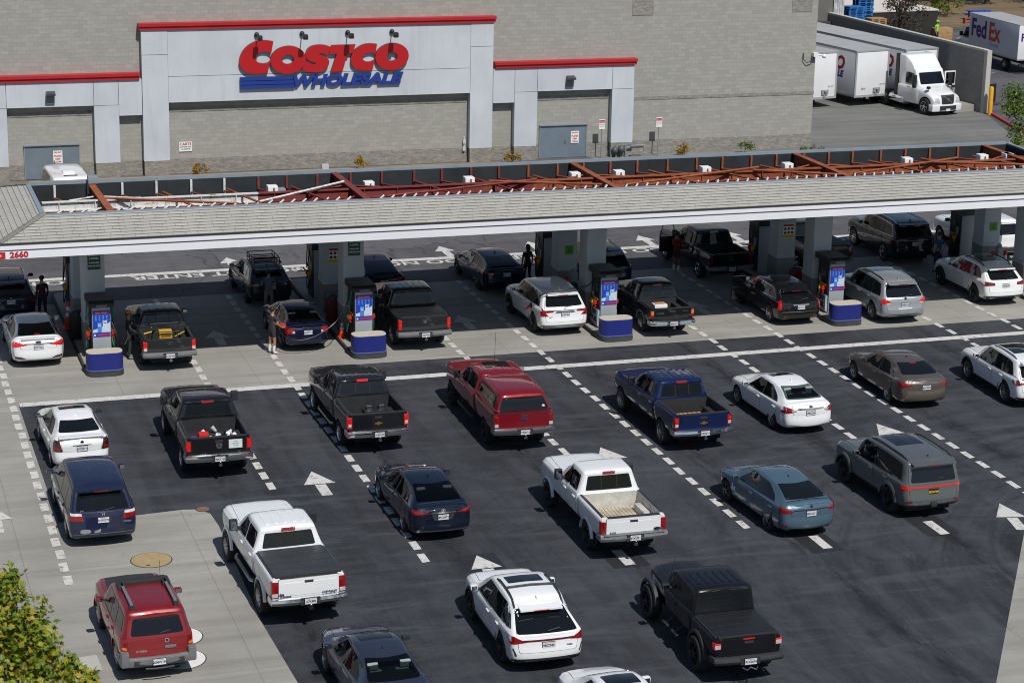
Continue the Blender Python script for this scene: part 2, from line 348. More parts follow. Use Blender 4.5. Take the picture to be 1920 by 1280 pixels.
# manholes in the concrete
def cover(x, y, r, m, name, label, sq=1.0):
    b = MB().lathe([(r + 0.03, 0.004), (r + 0.03, 0.010)], (x, y, 0), 'z', 40, 1)
    b.lathe([(r, 0.004), (r, 0.015)], (x, y, 0), 'z', 40, 0).box(x - r * 0.35, x - r * 0.15, y - r * 0.75, y - r * 0.62, 0.014, 0.018, 1)
    return tag(b.build(name, [m, mat('cover_ring', (0.05, 0.045, 0.04), 0.7)]), label, 'manhole cover')
cover(8.17, 57.9, 0.56, mat('tan_cover', (0.36, 0.27, 0.14), 0.7, vary=0.12, vscale=4), 'manhole_cover', 'large tan round tank cover in the concrete')
cover(8.02, 52.38, 0.62, mat('white_cover', (0.72, 0.72, 0.70), 0.6, vary=0.05), 'manhole_cover', 'white round cover right of the red sport utility, the farther of two')
cover(7.86, 50.98, 0.62, MATS['white_cover'], 'manhole_cover', 'white round cover near the red sport utility bumper, the nearer of two')
cover(10.27, 61.62, 0.19, mat('rust_cover', (0.20, 0.12, 0.07), 0.7, vary=0.2, vscale=8), 'manhole_cover', 'small rusty round cover at the curved concrete corner')

# ------------------------------------------------------------------ the warehouse
def block_wall(name, c, mortar, rough_face=False, bw=0.41, bh=0.205):
    n = NT(name); tc = n.n('ShaderNodeTexCoord'); sp = n.n('ShaderNodeSeparateXYZ'); n.l(tc.outputs['Object'], sp.inputs[0])
    ad = n.n('ShaderNodeMath', operation='ADD'); n.l(sp.outputs[0], ad.inputs[0]); n.l(sp.outputs[1], ad.inputs[1])
    cb = n.n('ShaderNodeCombineXYZ'); n.l(ad.outputs[0], cb.inputs[0]); n.l(sp.outputs[2], cb.inputs[1])
    br = n.n('ShaderNodeTexBrick'); br.inputs['Scale'].default_value = 1; br.inputs['Brick Width'].default_value = bw; br.inputs['Row Height'].default_value = bh
    br.inputs['Mortar Size'].default_value = 0.014; br.inputs['Mortar Smooth'].default_value = 0.3; br.inputs['Bias'].default_value = -0.1
    br.inputs['Color1'].default_value = (*[x * 0.89 for x in c], 1); br.inputs['Color2'].default_value = (*[x * 1.07 for x in c], 1); br.inputs['Mortar'].default_value = (*mortar, 1)
    n.l(cb.outputs[0], br.inputs['Vector'])
    f = n.noise(n.coord((1, 1, 3)), 0.5, 6, 0.65); g = n.noise(n.coord((1.2, 1.2, 6)), 2.2, 5, 0.7); h = n.noise(n.coord((5, 5, 0.5)), 0.8, 4, 0.7)
    col = n.mix(n.ramp(f, [(0.35, 0.0), (0.7, 0.4)]), br.outputs['Color'], tuple(x * 0.86 for x in c))
    col = n.mix(n.ramp(g, [(0.55, 0.0), (0.70, 0.55)]), col, tuple(min(1, x * 1.30) for x in c))
    col = n.mix(n.ramp(h, [(0.62, 0.0), (0.8, 0.25)]), col, tuple(min(1, x * 1.35) for x in c))
    if rough_face:
        q = n.noise(n.coord((1.6, 1.6, 3.4)), 2.2, 6, 0.72)
        col = n.mix(n.ramp(q, [(0.40, 0.7), (0.60, 0.0)]), col, tuple(x * 0.55 for x in c)); n.bump(q, 0.8, 0.06)
    else: n.bump(br.outputs['Fac'], -0.35, 0.01)
    n.col(col); n.b.inputs['Roughness'].default_value = 0.9; return n.m
M_BLK = block_wall('block_wall', (0.33, 0.328, 0.295), (0.265, 0.262, 0.24))
M_SPLIT = block_wall('splitface_block', (0.30, 0.29, 0.255), (0.25, 0.24, 0.215), True)
def stucco():
    n = NT('stucco'); f = n.noise(n.coord((1, 1, 1)), 0.35, 6, 0.6, 0.3); g = n.noise(n.coord((4, 4, 0.4)), 0.7, 5, 0.6)
    c = n.mix(n.ramp(f, [(0.35, 0), (0.7, 1)]), (0.47, 0.505, 0.55), (0.555, 0.59, 0.635))
    n.col(n.mix(n.ramp(g, [(0.52, 0), (0.75, 0.45)]), c, (0.38, 0.405, 0.43))); n.b.inputs['Roughness'].default_value = 0.85; return n.m
M_STUC = stucco()
M_RED = mat('red_cornice_paint', (0.42, 0.012, 0.02), 0.5, vary=0.08, vscale=1)
M_SEAM = mat('seam_grey', (0.16, 0.17, 0.19), 0.8)
M_DOOR = mat('blue_grey_steel', (0.145, 0.185, 0.225), 0.5, vary=0.1, vscale=1.5)
YW = 111.6; YF = YW - 0.38                     # block face, stucco face
bld = thing('warehouse_building', 'grey block warehouse with pale stucco frame and red cornices', 'building', (0, 0, 0))
b = MB(); XL, XR, ZT = -45, 53.48, 11.0
b.box(XL, XR, YW, 165, 0.78, ZT, 0)
b.build('wall', [M_BLK], bld)
b = MB(); b.box(XL, 15.88, YW - 0.03, YW + 0.2, 0, 0.78); b.box(17.22, 33.24, YW - 0.03, YW + 0.2, 0, 0.78); b.box(34.5, 41.3, YW - 0.03, YW + 0.2, 0, 0.78); b.box(42.56, XR + 0.03, YW - 0.03, YW + 0.2, 0, 0.78)
b.box(XR - 0.2, XR + 0.03, YW + 0.21, 165, 0, 0.78)
b.build('splitface_base', M_SPLIT, bld)
b = MB(); b.box(17.3, 33.15, YW - 0.025, YW + 0.1, 3.22, 3.44); b.box(42.6, XR + 0.02, YW - 0.025, YW + 0.1, 3.02, 3.2); b.box(9.1, 13.35, YW - 0.025, YW + 0.1, 3.2, 3.42); b.box(37.06, 41.25, YW - 0.025, YW + 0.1, 3.18, 3.4)
for x in (42.46, 51.9): b.box(x, x + 1.22, YW - 0.025, YW + 0.1, 7.65, 8.9)
b.build('splitface_band', M_SPLIT, bld)
# stucco frame, each panel its own piece with joints between
pan = MB(); sm = MB()
def P(x0, x1, z0, z1, y=YF): pan.box(x0, x1, y, YW + 0.05, z0, z1)
g_ = 0.012
P(17.2 + g_, 33.25 - g_, 3.77, 5.10 - g_); P(17.2 + g_, 33.25 - g_, 5.10 + g_, 7.5)
pan.build('facade_panel', M_STUC, bld); pan = MB()
for x0, x1 in ((15.88, 17.2), (33.25, 34.5)):
    P(x0, x1, 0.78, 6.22, YF - 0.02); P(x0, x1, 6.22 + 2 * g_, 7.5, YF - 0.02)
    pan.build('pilaster', M_STUC, bld); pan = MB()
    MB().box(x0 + 0.02, x1 - 0.02, YF - 0.01, YW + 0.05, 0, 0.77).build('pilaster_base', M_SPLIT, bld)
for xs in ([(-20, 3.2), (3.2, 7.8), (7.8, 9.09), (9.09, 13.42), (13.42, 14.67), (14.67, 15.86)], [(34.52, 35.74), (35.74, 37.02), (37.02, 41.3), (41.3, 42.56)]):
    for x0, x1 in xs:
        lo = 3.74 if x1 - x0 > 2 or x0 in (7.8, 13.42, 35.74, 41.3) else 3.18
        P(x0 + g_, x1 - g_, lo, 5.02); pan.build('facade_panel', M_STUC, bld); pan = MB()
for x0, x1 in ((7.8, 9.09), (13.42, 14.67), (35.74, 37.02), (41.3, 42.56)):
    P(x0, x1, 0.78, 3.74 - 2 * g_, YF - 0.02); pan.build('pilaster', M_STUC, bld); pan = MB()
    MB().box(x0 + 0.02, x1 - 0.02, YF - 0.01, YW + 0.05, 0, 0.77).build('pilaster_base', M_SPLIT, bld)
sm.box(15.9, 34.45, YF + 0.06, YW + 0.03, 3.8, 7.45); sm.box(-20, 15.85, YF + 0.06, YW + 0.03, 3.76, 5.0); sm.box(34.55, 42.5, YF + 0.06, YW + 0.03, 3.76, 5.0)
sm.build('panel_joint', M_SEAM, bld)
for x0, x1, z in ((15.78, 34.58, 7.5), (-20, 15.74, 5.02), (34.62, 42.64, 5.05)):
    c = MB(); c.box(x0, x1, YF - 0.10, YW + 0.1, z, z + 0.155); c.box(x0 - 0.03, x1 + 0.03, YF - 0.17, YW + 0.1, z + 0.175, z + 0.32); c.box(x0 + 0.02, x1 - 0.02, YF - 0.06, YW + 0.08, z + 0.155, z + 0.175)
    c.build('cornice', M_RED, bld)
for x0, x1, zt in ((9.93, 12.62, 1.78), (37.34, 39.98, 1.84)):
    d = MB().box(x0, x1, YW - 0.06, YW + 0.02, 0.02, zt - 0.07, 0).box(x0 - 0.06, x1 + 0.06, YW - 0.14, YW + 0.02, zt - 0.06, zt, 1).box(x0 + (x1 - x0) / 2 - 0.008, x0 + (x1 - x0) / 2 + 0.008, YW - 0.064, YW - 0.05, 0.03, zt - 0.08, 2)
    d.box(x0 - 0.05, x0, YW - 0.09, YW + 0.02, 0.02, zt - 0.07, 1).box(x1, x1 + 0.05, YW - 0.09, YW + 0.02, 0.02, zt - 0.07, 1)
    dd = d.build('door', [M_DOOR, mat('door_frame', (0.22, 0.25, 0.28), 0.5), M_SEAM], bld)
    MB().box(x0 + 1.42, x0 + 1.47, YW - 0.12, YW - 0.06, 0.8, 0.95).build('handle', mat('steel', (0.55, 0.55, 0.55), 0.3, 1.0), dd)
for x in (11.27, 38.85):
    lb = MB().box(x - 0.2, x + 0.2, YF - 0.1, YF + 0.02, 3.92, 4.42, 0).prism([(YF - 0.42, 4.36), (YF - 0.05, 4.36), (YF - 0.05, 4.55), (YF - 0.42, 4.46)], x - 0.22, x + 0.22, 'x', 1)
    tag(lb.build('wall_lamp', [mat('lamp_grey', (0.20, 0.215, 0.23), 0.5), mat('lamp_dark', (0.04, 0.045, 0.05), 0.4)]), 'grey hooded lamp on the pale frame above the %s door' % ('left' if x < 20 else 'right'), 'wall lamp', 'hooded lamps above the doors')
# security camera at the corner
t = thing('security_camera', 'white security camera on an arm at the warehouse corner', 'camera', (53.42, YW, 5.26))
MB().box(-0.18, 0.12, -0.3, -0.02, -0.1, 0.12).build('housing', mat('white_plastic', (0.75, 0.75, 0.75), 0.4), t)
MB().tube([(0.05, -0.2, 0.0), (0.4, -0.35, -0.02)], 0.05, 8).ball((0.42, -0.36, -0.06), 0.13, 8).build('camera_head', MATS['white_plastic'], t)
MB().tube([(-0.7, -0.05, 0.1), (-0.72, -0.1, -0.25), (-0.5, -0.15, -0.45), (-0.2, -0.2, -0.3), (-0.1, -0.2, -0.05)], 0.025, 6).build('conduit', mat('black_cable', (0.03, 0.03, 0.03), 0.6), t)
# small equipment on the wall
tag(MB().box(24.6, 24.95, YW - 3.0, YW - 2.75, 0, 0.75).build('utility_box', mat('box_grey', (0.5, 0.52, 0.53), 0.5)), 'small grey utility box before the stone base of the wall', 'utility box')
b = MB().tube([(33.05, YW - 0.05, 0.8), (33.05, YW - 0.05, 1.35)], 0.05).box(32.97, 33.13, YW - 0.14, YW, 1.0, 1.2).box(32.95, 33.1, YW - 0.16, YW, 0.62, 0.8)
tag(b.build('fire_alarm_bell', mat('box_grey', (0.5, 0.52, 0.53), 0.5)), 'small grey pipe fitting beside the right tall pilaster', 'fitting')

# ------------------------------------------------------------------ store sign
M_LRED = mat('sign_red', (0.44, 0.012, 0.016), 0.35); M_LBLUE = mat('sign_blue', (0.016, 0.045, 0.27), 0.35); M_LSIDE = mat('sign_return', (0.05, 0.05, 0.055), 0.5)
def curve_letter(loops, name, m, parent, depth=0.09, y=YF - 0.10):
    cu = bpy.data.curves.new(name, 'CURVE'); cu.dimensions = '2D'; cu.fill_mode = 'BOTH'; cu.extrude = depth
    for lp in loops:
        sp = cu.splines.new('POLY'); sp.points.add(len(lp) - 1); sp.use_cyclic_u = True
        for p, q in zip(sp.points, lp): p.co = (q[0], q[1], 0, 1)
    ob = bpy.data.objects.new(name, cu); me = bpy.data.meshes.new_from_object(ob); bpy.data.objects.remove(ob); bpy.data.curves.remove(cu)
    me.materials.clear(); me.materials.append(m); me.materials.append(M_LSIDE)
    for p in me.polygons: p.material_index = 0 if abs(p.normal.z) > 0.7 else 1
    return link(name, me, parent, (0, y, 0), (R_(90), 0, 0))
# outlines in wall metres
def W(pts): return [(20.8 + (x - 116) * 0.005607, 6.86 - (y - 218.6) * 0.00546) for x, y in pts]
def tilt(pts): return W([(x, y + (x - 350) * 0.030) for x, y in pts])     # undo the slope the wall has in perspective
def smooth(pts, k=3):
    out = []; n = len(pts)
    for i in range(n):
        p0, p1, p2, p3 = (np.array(pts[(i + j - 1) % n], float) for j in range(4))
        for t in np.linspace(0, 1, k, endpoint=False):
            out.append(tuple(0.5 * ((2 * p1) + (-p0 + p2) * t + (2 * p0 - 5 * p1 + 4 * p2 - p3) * t ** 2 + (-p0 + 3 * p1 - 3 * p2 + p3) * t ** 3)))
    return out
def arc(pts, k=4):
    """smooth an open run of points"""
    out = []; n = len(pts)
    for i in range(n - 1):
        p0, p1, p2, p3 = (np.array(pts[min(max(i + j - 1, 0), n - 1)], float) for j in range(4))
        for t in np.linspace(0, 1, k, endpoint=False):
            out.append(tuple(0.5 * ((2 * p1) + (-p0 + p2) * t + (2 * p0 - 5 * p1 + 4 * p2 - p3) * t ** 2 + (-p0 + 3 * p1 - 3 * p2 + p3) * t ** 3)))
    return out + [tuple(pts[-1])]
def ell(cx, cy, a, b, sl=0.0, n=40):
    return [(cx + a * math.cos(t) - sl * b * math.sin(t), cy + b * math.sin(t)) for t in np.linspace(0, 2 * math.pi, n, endpoint=False)]
sg = thing('store_sign', 'red and blue raised lettering sign on the pale front', 'sign', (0, 0, 0))
curve_letter([tilt(arc([(440, 228), (350, 218), (270, 233), (200, 275), (150, 335), (125, 405), (130, 460), (165, 507), (220, 530), (290, 535), (385, 528)]) + arc([(408, 415), (385, 431), (340, 437), (298, 428), (275, 402), (278, 370), (302, 338), (345, 323), (390, 329), (418, 350)]))], 'letter', M_LRED, sg)
curve_letter([tilt(ell(577, 402, 166, 132, 0.10)), tilt(ell(575, 397, 56, 46, 0.05))], 'letter', M_LRED, sg, y=YF - 0.115)
curve_letter([tilt(arc([(985, 283), (930, 262), (860, 258), (795, 273), (755, 308), (742, 355), (757, 395), (797, 418), (838, 430)]) + arc([(832, 442), (790, 437), (742, 412)], 3) + arc([(705, 495), (760, 514), (840, 520), (905, 505), (950, 465), (962, 418), (945, 382), (905, 362), (867, 349)]) + [(874, 336), (915, 343), (950, 358)])], 'letter', M_LRED, sg, y=YF - 0.10)
curve_letter([tilt([(985, 262), (1212, 253), (1188, 335), (1138, 337), (1088, 512), (978, 515), (1035, 343), (962, 345)])], 'letter', M_LRED, sg, y=YF - 0.115)
curve_letter([tilt(arc([(1417, 248), (1350, 243), (1280, 256), (1215, 298), (1178, 352), (1168, 408), (1182, 455), (1222, 488), (1285, 502), (1375, 498)]) + arc([(1397, 395), (1370, 412), (1330, 419), (1292, 405), (1280, 377), (1300, 346), (1345, 329), (1385, 333), (1405, 350)]))], 'letter', M_LRED, sg, y=YF - 0.10)
curve_letter([tilt(ell(1562, 367, 160, 130, 0.10)), tilt(ell(1562, 367, 52, 42, 0.05))], 'letter', M_LRED, sg, y=YF - 0.115)
for y0 in (566, 604, 643):
    curve_letter([tilt([(130, y0 + 4), (618 + (y0 - 566) * 0.18, y0 - 8), (626 + (y0 - 566) * 0.18, y0 + 22), (130, y0 + 36)])], 'bar', M_LBLUE, sg, 0.07)
me = text_mesh('WHOLESALE', 0.99, 0.07, 0.052, 0.24, 3, 'LEFT'); me.materials.append(M_LBLUE); me.materials.append(M_LSIDE)
for p in me.polygons: p.material_index = 0 if abs(p.normal.z) > 0.7 else 1
xs_ = [v.co.x for v in me.vertices]; ys_ = [v.co.y for v in me.vertices]
kx = (29.54 - 23.64) / (max(xs_) - min(xs_)); ky = 0.63 / (max(ys_) - min(ys_))
me.transform(Matrix.Translation((23.64, 4.40, 0)) @ Matrix.Diagonal((kx, ky, 1, 1)) @ Matrix.Translation((-min(xs_), -min(ys_), 0)))
link('lettering', me, sg, (0, YF - 0.09, 0), (R_(90), 0, 0))
for i, x in enumerate((21.78, 24.15, 26.56, 28.93)):
    o = thing('sign_lamp', 'black flood lamp on an arm above the red sign, %s' % ('over the first C', 'near the S', 'over the T', 'over the last O')[i], 'lamp', (x, YF, 7.14), 0, 'flood lamps over the store sign')
    M_BLK_ = mat('black_metal', (0.018, 0.018, 0.02), 0.45)
    MB().ball((0, -0.06, 0), 0.13, 8).build('wall_mount', M_BLK_, o)
    MB().tube([(0, -0.05, 0), (0, -0.75, -0.02)], 0.028, 6).build('arm', M_BLK_, o)
    MB().rbox(-0.13, 0.13, -0.98, -0.68, -0.2, 0.06, 0.04).build('lamp_head', M_BLK_, o)

# ------------------------------------------------------------------ signs on the wall and posts
M_WHITE = mat('sign_white', (0.78, 0.78, 0.76), 0.5); M_SRED = mat('sign_letter_red', (0.42, 0.012, 0.018), 0.5); M_SGRN = mat('sign_green', (0.010, 0.060, 0.040), 0.5); M_INK = mat('sign_ink', (0.02, 0.02, 0.02), 0.6)
def flat_sign(name, label, cx, y, cz, wd, ht, lines, bgm=M_WHITE, group=None, cat='sign', frame=None):
    o = thing(name, label, cat, (cx, y, cz), 0, group)
    MB().box(-wd / 2, wd / 2, -0.02, 0, -ht / 2, ht / 2).build('panel', bgm, o)
    for s, sz, dz, m, *kw in lines:
        text('lettering', s, sz, m, o, (0, -0.024, dz), sx=kw[0] if kw else 1.0, offset=sz * 0.02)
    return o
flat_sign('notice_sign', 'white sign with red CARTS heading on the long recessed wall', 18.07, YW - 0.03, 1.40, 0.66, 0.50, [('CARTS', 0.19, 0.13, M_SRED, 1.05), ('UNATTENDED CARTS', 0.07, -0.02, M_INK, 0.85), ('WILL BE REMOVED', 0.07, -0.13, M_INK, 0.85)])
for x0, side in ((11.56, 'left'), (39.32, 'right')):
    flat_sign('notice_sign', 'white FIRE EXIT sign with red words on the %s steel door' % side, x0, YW - 0.075, 1.12, 0.46, 0.66, [('FIRE EXIT', 0.095, 0.24, M_SRED, 0.95), ('PLEASE', 0.12, 0.06, M_SRED), ('KEEP', 0.12, -0.09, M_SRED), ('CLEAR', 0.12, -0.24, M_SRED)])
for x, y, s in ((40.66, YW - 0.66, 'beside the right steel door'), (43.98, YW - 0.66, 'right of the last pilaster')):
    o = thing('post_sign', 'red and white parking notice on a thin post %s' % s, 'sign', (x, y, 0), 0, 'post signs before the wall')
    MB().tube([(0, 0, 0), (0, 0, 2.1)], 0.03, 8).build('post', mat('galv_post', (0.30, 0.31, 0.31), 0.5, 0.4), o)
    p = MB().box(-0.17, 0.17, -0.05, -0.035, 1.62, 2.16).build('panel', M_WHITE, o)
    MB().box(-0.16, 0.16, -0.056, -0.05, 1.97, 2.11).build('header', M_SRED, p)
    text('lettering', 'FIRE LANE', 0.065, M_WHITE, p, (0, -0.06, 2.04)); text('lettering', 'NO PARKING', 0.05, M_INK, p, (0, -0.055, 1.88)); text('lettering', 'TOW AWAY', 0.05, M_INK, p, (0, -0.055, 1.77))
# gas meters
o = thing('gas_meter', 'grey gas meter piping against the stone base', 'meter', (42.2, YW - 0.5, 0))
b = MB()
for k in range(4): b.tube([(-0.9 + k * 0.28, 0, 0), (-0.9 + k * 0.28, 0, 0.55 + 0.12 * (k % 2))], 0.05, 6)
b.tube([(-0.95, 0, 0.5), (1.0, 0, 0.5)], 0.045, 6).tube([(0.2, -0.1, 0.28), (0.95, -0.1, 0.28), (0.95, -0.1, 0.62), (0.2, -0.1, 0.62)], 0.04, 6)
b.build('pipework', mat('pipe_grey', (0.22, 0.24, 0.26), 0.5), o)
MB().ball((-0.35, -0.1, 0.45), 0.22, 8).ball((-0.72, -0.1, 0.4), 0.2, 8).build('regulator', mat('pipe_dark', (0.07, 0.08, 0.09), 0.5), o)
# ------------------------------------------------------------------ fuel canopy
CX0, CX1, CY0, CY1 = 5.72, 50.4, 75.35, 84.85          # eaves
IX0, IX1, IY0, IY1 = 7.42, 48.7, 77.02, 82.3          # edges of the open well
ZE, ZI = 5.2, 5.8
def shingle():
    n = NT('roof_tiles'); tc = n.n('ShaderNodeTexCoord')
    br = n.n('ShaderNodeTexBrick', offset=0.37, squash=0.8, squash_frequency=3); br.inputs['Scale'].default_value = 1
    br.inputs['Brick Width'].default_value = 0.55; br.inputs['Row Height'].default_value = 0.19; br.inputs['Mortar Size'].default_value = 0.009
    br.inputs['Color1'].default_value = (0.38, 0.37, 0.335, 1); br.inputs['Color2'].default_value = (0.425, 0.415, 0.385, 1); br.inputs['Mortar'].default_value = (0.17, 0.165, 0.15, 1)
    n.l(tc.outputs['UV'], br.inputs['Vector'])
    f = n.noise(n.coord(), 0.5, 5, 0.6); g = n.noise(n.coord(), 9, 4, 0.7); q = n.noise(n.coord((0.5, 4, 4)), 1.3, 4, 0.7)
    c = n.mix(n.ramp(f, [(0.35, 0), (0.7, 0.35)]), br.outputs['Color'], (0.26, 0.26, 0.25)); c = n.mix(n.ramp(g, [(0.5, 0), (0.8, 0.25)]), c, (0.40, 0.39, 0.365))
    c = n.mix(n.ramp(q, [(0.6, 0), (0.75, 0.3)]), c, (0.40, 0.39, 0.36))
    n.col(c); n.b.inputs['Roughness'].default_value = 0.9; n.bump(g, 0.3, 0.01); return n.m
M_TILE = shingle(); M_FASC = mat('white_fascia', (0.74, 0.75, 0.79), 0.45, vary=0.03, vscale=0.6); M_FGREY = mat('fascia_groove', (0.20, 0.215, 0.235), 0.6)
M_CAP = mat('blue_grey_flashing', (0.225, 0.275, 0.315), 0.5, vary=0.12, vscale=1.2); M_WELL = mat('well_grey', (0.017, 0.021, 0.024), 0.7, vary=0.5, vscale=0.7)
M_COLM = mat('column_stucco', (0.44, 0.50, 0.53), 0.8, vary=0.05, vscale=1); M_CMU = block_wall('column_block', (0.26, 0.26, 0.25), (0.2, 0.2, 0.19))
def rusty(name, c, r, amt):
    n = NT(name); f = n.noise(n.coord((1, 1, 2)), 1.4, 6, 0.7, 0.4); g = n.noise(n.coord((3, 3, 1)), 3.5, 5, 0.75)
    cc = n.mix(n.ramp(f, [(0.62 - amt * 0.3, 0), (0.68 - amt * 0.2, 1)]), c, r); cc = n.mix(n.ramp(g, [(0.5, 0), (0.7, 0.6)]), cc, tuple(x * 0.45 for x in r))
    n.col(cc); n.b.inputs['Roughness'].default_value = 0.75; return n.m
M_RUST = rusty('rusty_steel', (0.32, 0.092, 0.032), (0.25, 0.06, 0.024), 0.6); M_PRIM = rusty('red_primer', (0.19, 0.030, 0.028), (0.22, 0.06, 0.03), 0.25)
M_WST = rusty('white_steel', (0.66, 0.66, 0.64), (0.36, 0.15, 0.06), 0.12)
def st_m(x): return M_WST if x < 15.6 else (M_PRIM if x < 27 else M_RUST)
can = thing('fuel_canopy', 'long fuel canopy with hipped tile skirt, white fascia and open rusty roof well', 'canopy')
def slope(name, e0, e1, i0, i1, rows=9):
    """courses of tiles between the eave e0-e1 and the well edge i0-i1; each course overlaps the one below"""
    e0, e1, i0, i1 = (Vector(p) for p in (e0, e1, i0, i1)); b = MB(); uvs = []
    nn = (e1 - e0).cross(i0 - e0).normalized(); nn = nn if nn.z > 0 else -nn; ax = (e1 - e0).normalized()
    dwn = (i0 - e0) - ax * (i0 - e0).dot(ax); sl = dwn.length
    for k in range(rows):
        t0, t1 = k / rows, (k + 1) / rows + 0.012
        a, c = e0.lerp(i0, t0), e1.lerp(i1, t0); d, f = e1.lerp(i1, min(1, t1)), e0.lerp(i0, min(1, t1))
        lo, hi = nn * 0.034, nn * 0.006
        b.add([a + lo, c + lo, d + hi, f + hi, a, c], [(0, 1, 2, 3), (4, 5, 1, 0)])
        u = lambda p: ((p - e0).dot(ax), (k + 0.5) * 0.19 + ((p - e0).dot(dwn.normalized()) - t0 * sl) * 0.5 - 0.09)
        uvs += [u(a), u(c), u(d), u(f), u(a), u(c), u(c), u(a)]
    me = b.mesh(name, M_TILE, 0); uv = me.uv_layers.new(name='UVMap')
    for li, q in enumerate(uvs): uv.data[li].uv = q
    bm = bmesh.new(); bm.from_mesh(me); 
    for fc in bm.faces:
        if fc.normal.dot(nn) < -0.1: fc.normal_flip()
    bm.to_mesh(me); bm.free()
    return link(name, me, can)
E00, E10, E11, E01 = (CX0, CY0, ZE), (CX1, CY0, ZE), (CX1, CY1, ZE), (CX0, CY1, ZE)
I00, I10, I11, I01 = (IX0, IY0, ZI), (IX1, IY0, ZI), (IX1, IY1, ZI), (IX0, IY1, ZI)
slope('roof_slope', E00, E10, I00, I10); slope('roof_slope', E01, E00, I01, I00); slope('roof_slope', E11, E01, I11, I01); slope('roof_slope', E10, E11, I10, I11)
for e, i in ((E00, I00), (E10, I10), (E11, I11), (E01, I01)):
    hp = MB(); e, i = Vector(e), Vector(i)
    for k in range(9): hp.tube([e.lerp(i, k / 9) + Vector((0, 0, 0.035)), e.lerp(i, (k + 1.1) / 9) + Vector((0, 0, 0.02))], 0.10, 6)
    hp.build('hip_tile', M_TILE, can)
# fascia: gutter above, recessed board below, soffit
fs = MB()
def ringbox(b, o, z0, z1, th, mi=0):
    x0, x1, y0, y1 = CX0 + o, CX1 - o, CY0 + o, CY1 - o
    b.box(x0, x1, y0, y0 + th, z0, z1, mi).box(x0, x1, y1 - th, y1, z0, z1, mi).box(x0, x0 + th, y0 + th, y1 - th, z0, z1, mi).box(x1 - th, x1, y0 + th, y1 - th, z0, z1, mi)
ringbox(fs, 0.0, 4.985, 5.155, 0.16, 0); ringbox(fs, 0.07, 4.925, 4.985, 0.1, 1); ringbox(fs, 0.03, 4.66, 4.925, 0.15, 0)
ringbox(fs, -0.02, 5.155, 5.19, 0.2, 2)
fs.build('fascia', [M_FASC, M_FGREY, mat('drip_edge', (0.03, 0.025, 0.022), 0.7)], can, angle=0)
MB().box(CX0 + 0.19, CX1 - 0.19, CY0 + 0.19, CY1 - 0.19, 4.72, 4.78).build('soffit', mat('soffit_grey', (0.30, 0.315, 0.325), 0.8), can)
# open well
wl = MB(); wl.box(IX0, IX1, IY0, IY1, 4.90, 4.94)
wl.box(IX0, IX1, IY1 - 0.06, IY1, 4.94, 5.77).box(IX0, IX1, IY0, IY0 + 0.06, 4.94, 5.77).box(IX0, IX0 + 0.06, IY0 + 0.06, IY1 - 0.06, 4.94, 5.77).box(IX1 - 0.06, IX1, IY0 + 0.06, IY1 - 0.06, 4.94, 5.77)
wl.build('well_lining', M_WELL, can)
cp = MB(); q = 0.11
cp.box(IX0 - q, IX1 + q, IY1 - 0.04, IY1 + q, 5.72, 5.87).box(IX0 - q, IX1 + q, IY0 - q, IY0 + 0.05, 5.775, 5.83).box(IX0 - q, IX0 + 0.05, IY0 + 0.05, IY1 - 0.04, 5.775, 5.835).box(IX1 - 0.05, IX1 + q, IY0 + 0.05, IY1 - 0.04, 5.775, 5.835)
cp.build('flashing', M_CAP, can)
tr = MB(); tr.tube([(IX0, IY1 + 0.05, 5.87), (20, IY1 + 0.05, 5.87)], 0.05, 6); tr.build('conduit', mat('conduit_grey', (0.16, 0.17, 0.16), 0.6), can)
def ibeam(b, p0, p1, h, wd, mi=0):
    p0, p1 = Vector(p0), Vector(p1); d = (p1 - p0).normalized(); s = d.cross(Vector((0, 0, 1))).normalized(); u = s.cross(d)
    for (a0, a1, c0, c1) in ((-wd / 2, wd / 2, h - 0.04, h), (-wd / 2, wd / 2, 0, 0.04), (-0.02, 0.02, 0.04, h - 0.04)):
        vs = [p + s * a + u * c for p in (p0, p1) for a, c in ((a0, c0), (a1, c0), (a1, c1), (a0, c1))]
        b.add(vs, [(0, 3, 2, 1), (4, 5, 6, 7), (0, 1, 5, 4), (1, 2, 6, 5), (2, 3, 7, 6), (3, 0, 4, 7)], mi)
GY = 79.5
for x0, x1, m in ((7.6, 15.55, M_WST), (15.55, 19, M_PRIM), (19, 26.4, M_PRIM), (26.4, 32.8, M_RUST), (32.8, 38.5, M_RUST), (38.5, 48.5, M_RUST)):
    b = MB(); ibeam(b, (x0, GY, 5.36), (x1, GY, 5.36), 0.36, 0.2)
    for k in range(int((x1 - x0) / 1.3)): b.box(x0 + 0.6 + k * 1.3, x0 + 0.63 + k * 1.3, GY - 0.09, GY + 0.09, 5.40, 5.68)
    b.build('girder', m, can, angle=0)
b = MB(); ibeam(b, (7.6, IY0 + 0.95, 5.42), (48.5, IY0 + 0.95, 5.42), 0.22, 0.12); b.build('edge_beam', M_PRIM, can, angle=0)
b = MB(); b.tube([(7.6, GY + 1.2, 5.1), (48.5, GY + 1.2, 5.1)], 0.05, 6); b.build('pipe', mat('dark_pipe', (0.03, 0.032, 0.035), 0.5), can)
x = 8.35; k = 0; rr = random.Random(5)
while x < 48.4:
    m = st_m(x)
    b = MB(); b.box(x - 0.04, x + 0.04, IY1 - 0.16, IY1 - 0.07, 5.16, 5.76)
    b.build('steel_post', m, can, angle=0)
    b = MB(); b.tube([(x, IY1 - 0.14, 5.28), (x + 0.15, GY + 0.1, 5.64)], 0.035, 4); b.build('rafter', M_RUST if m is M_WST else m, can, angle=0)
    x += 1.22 + rr.uniform(-0.12, 0.12); k += 1
b = MB()
x = 7.9
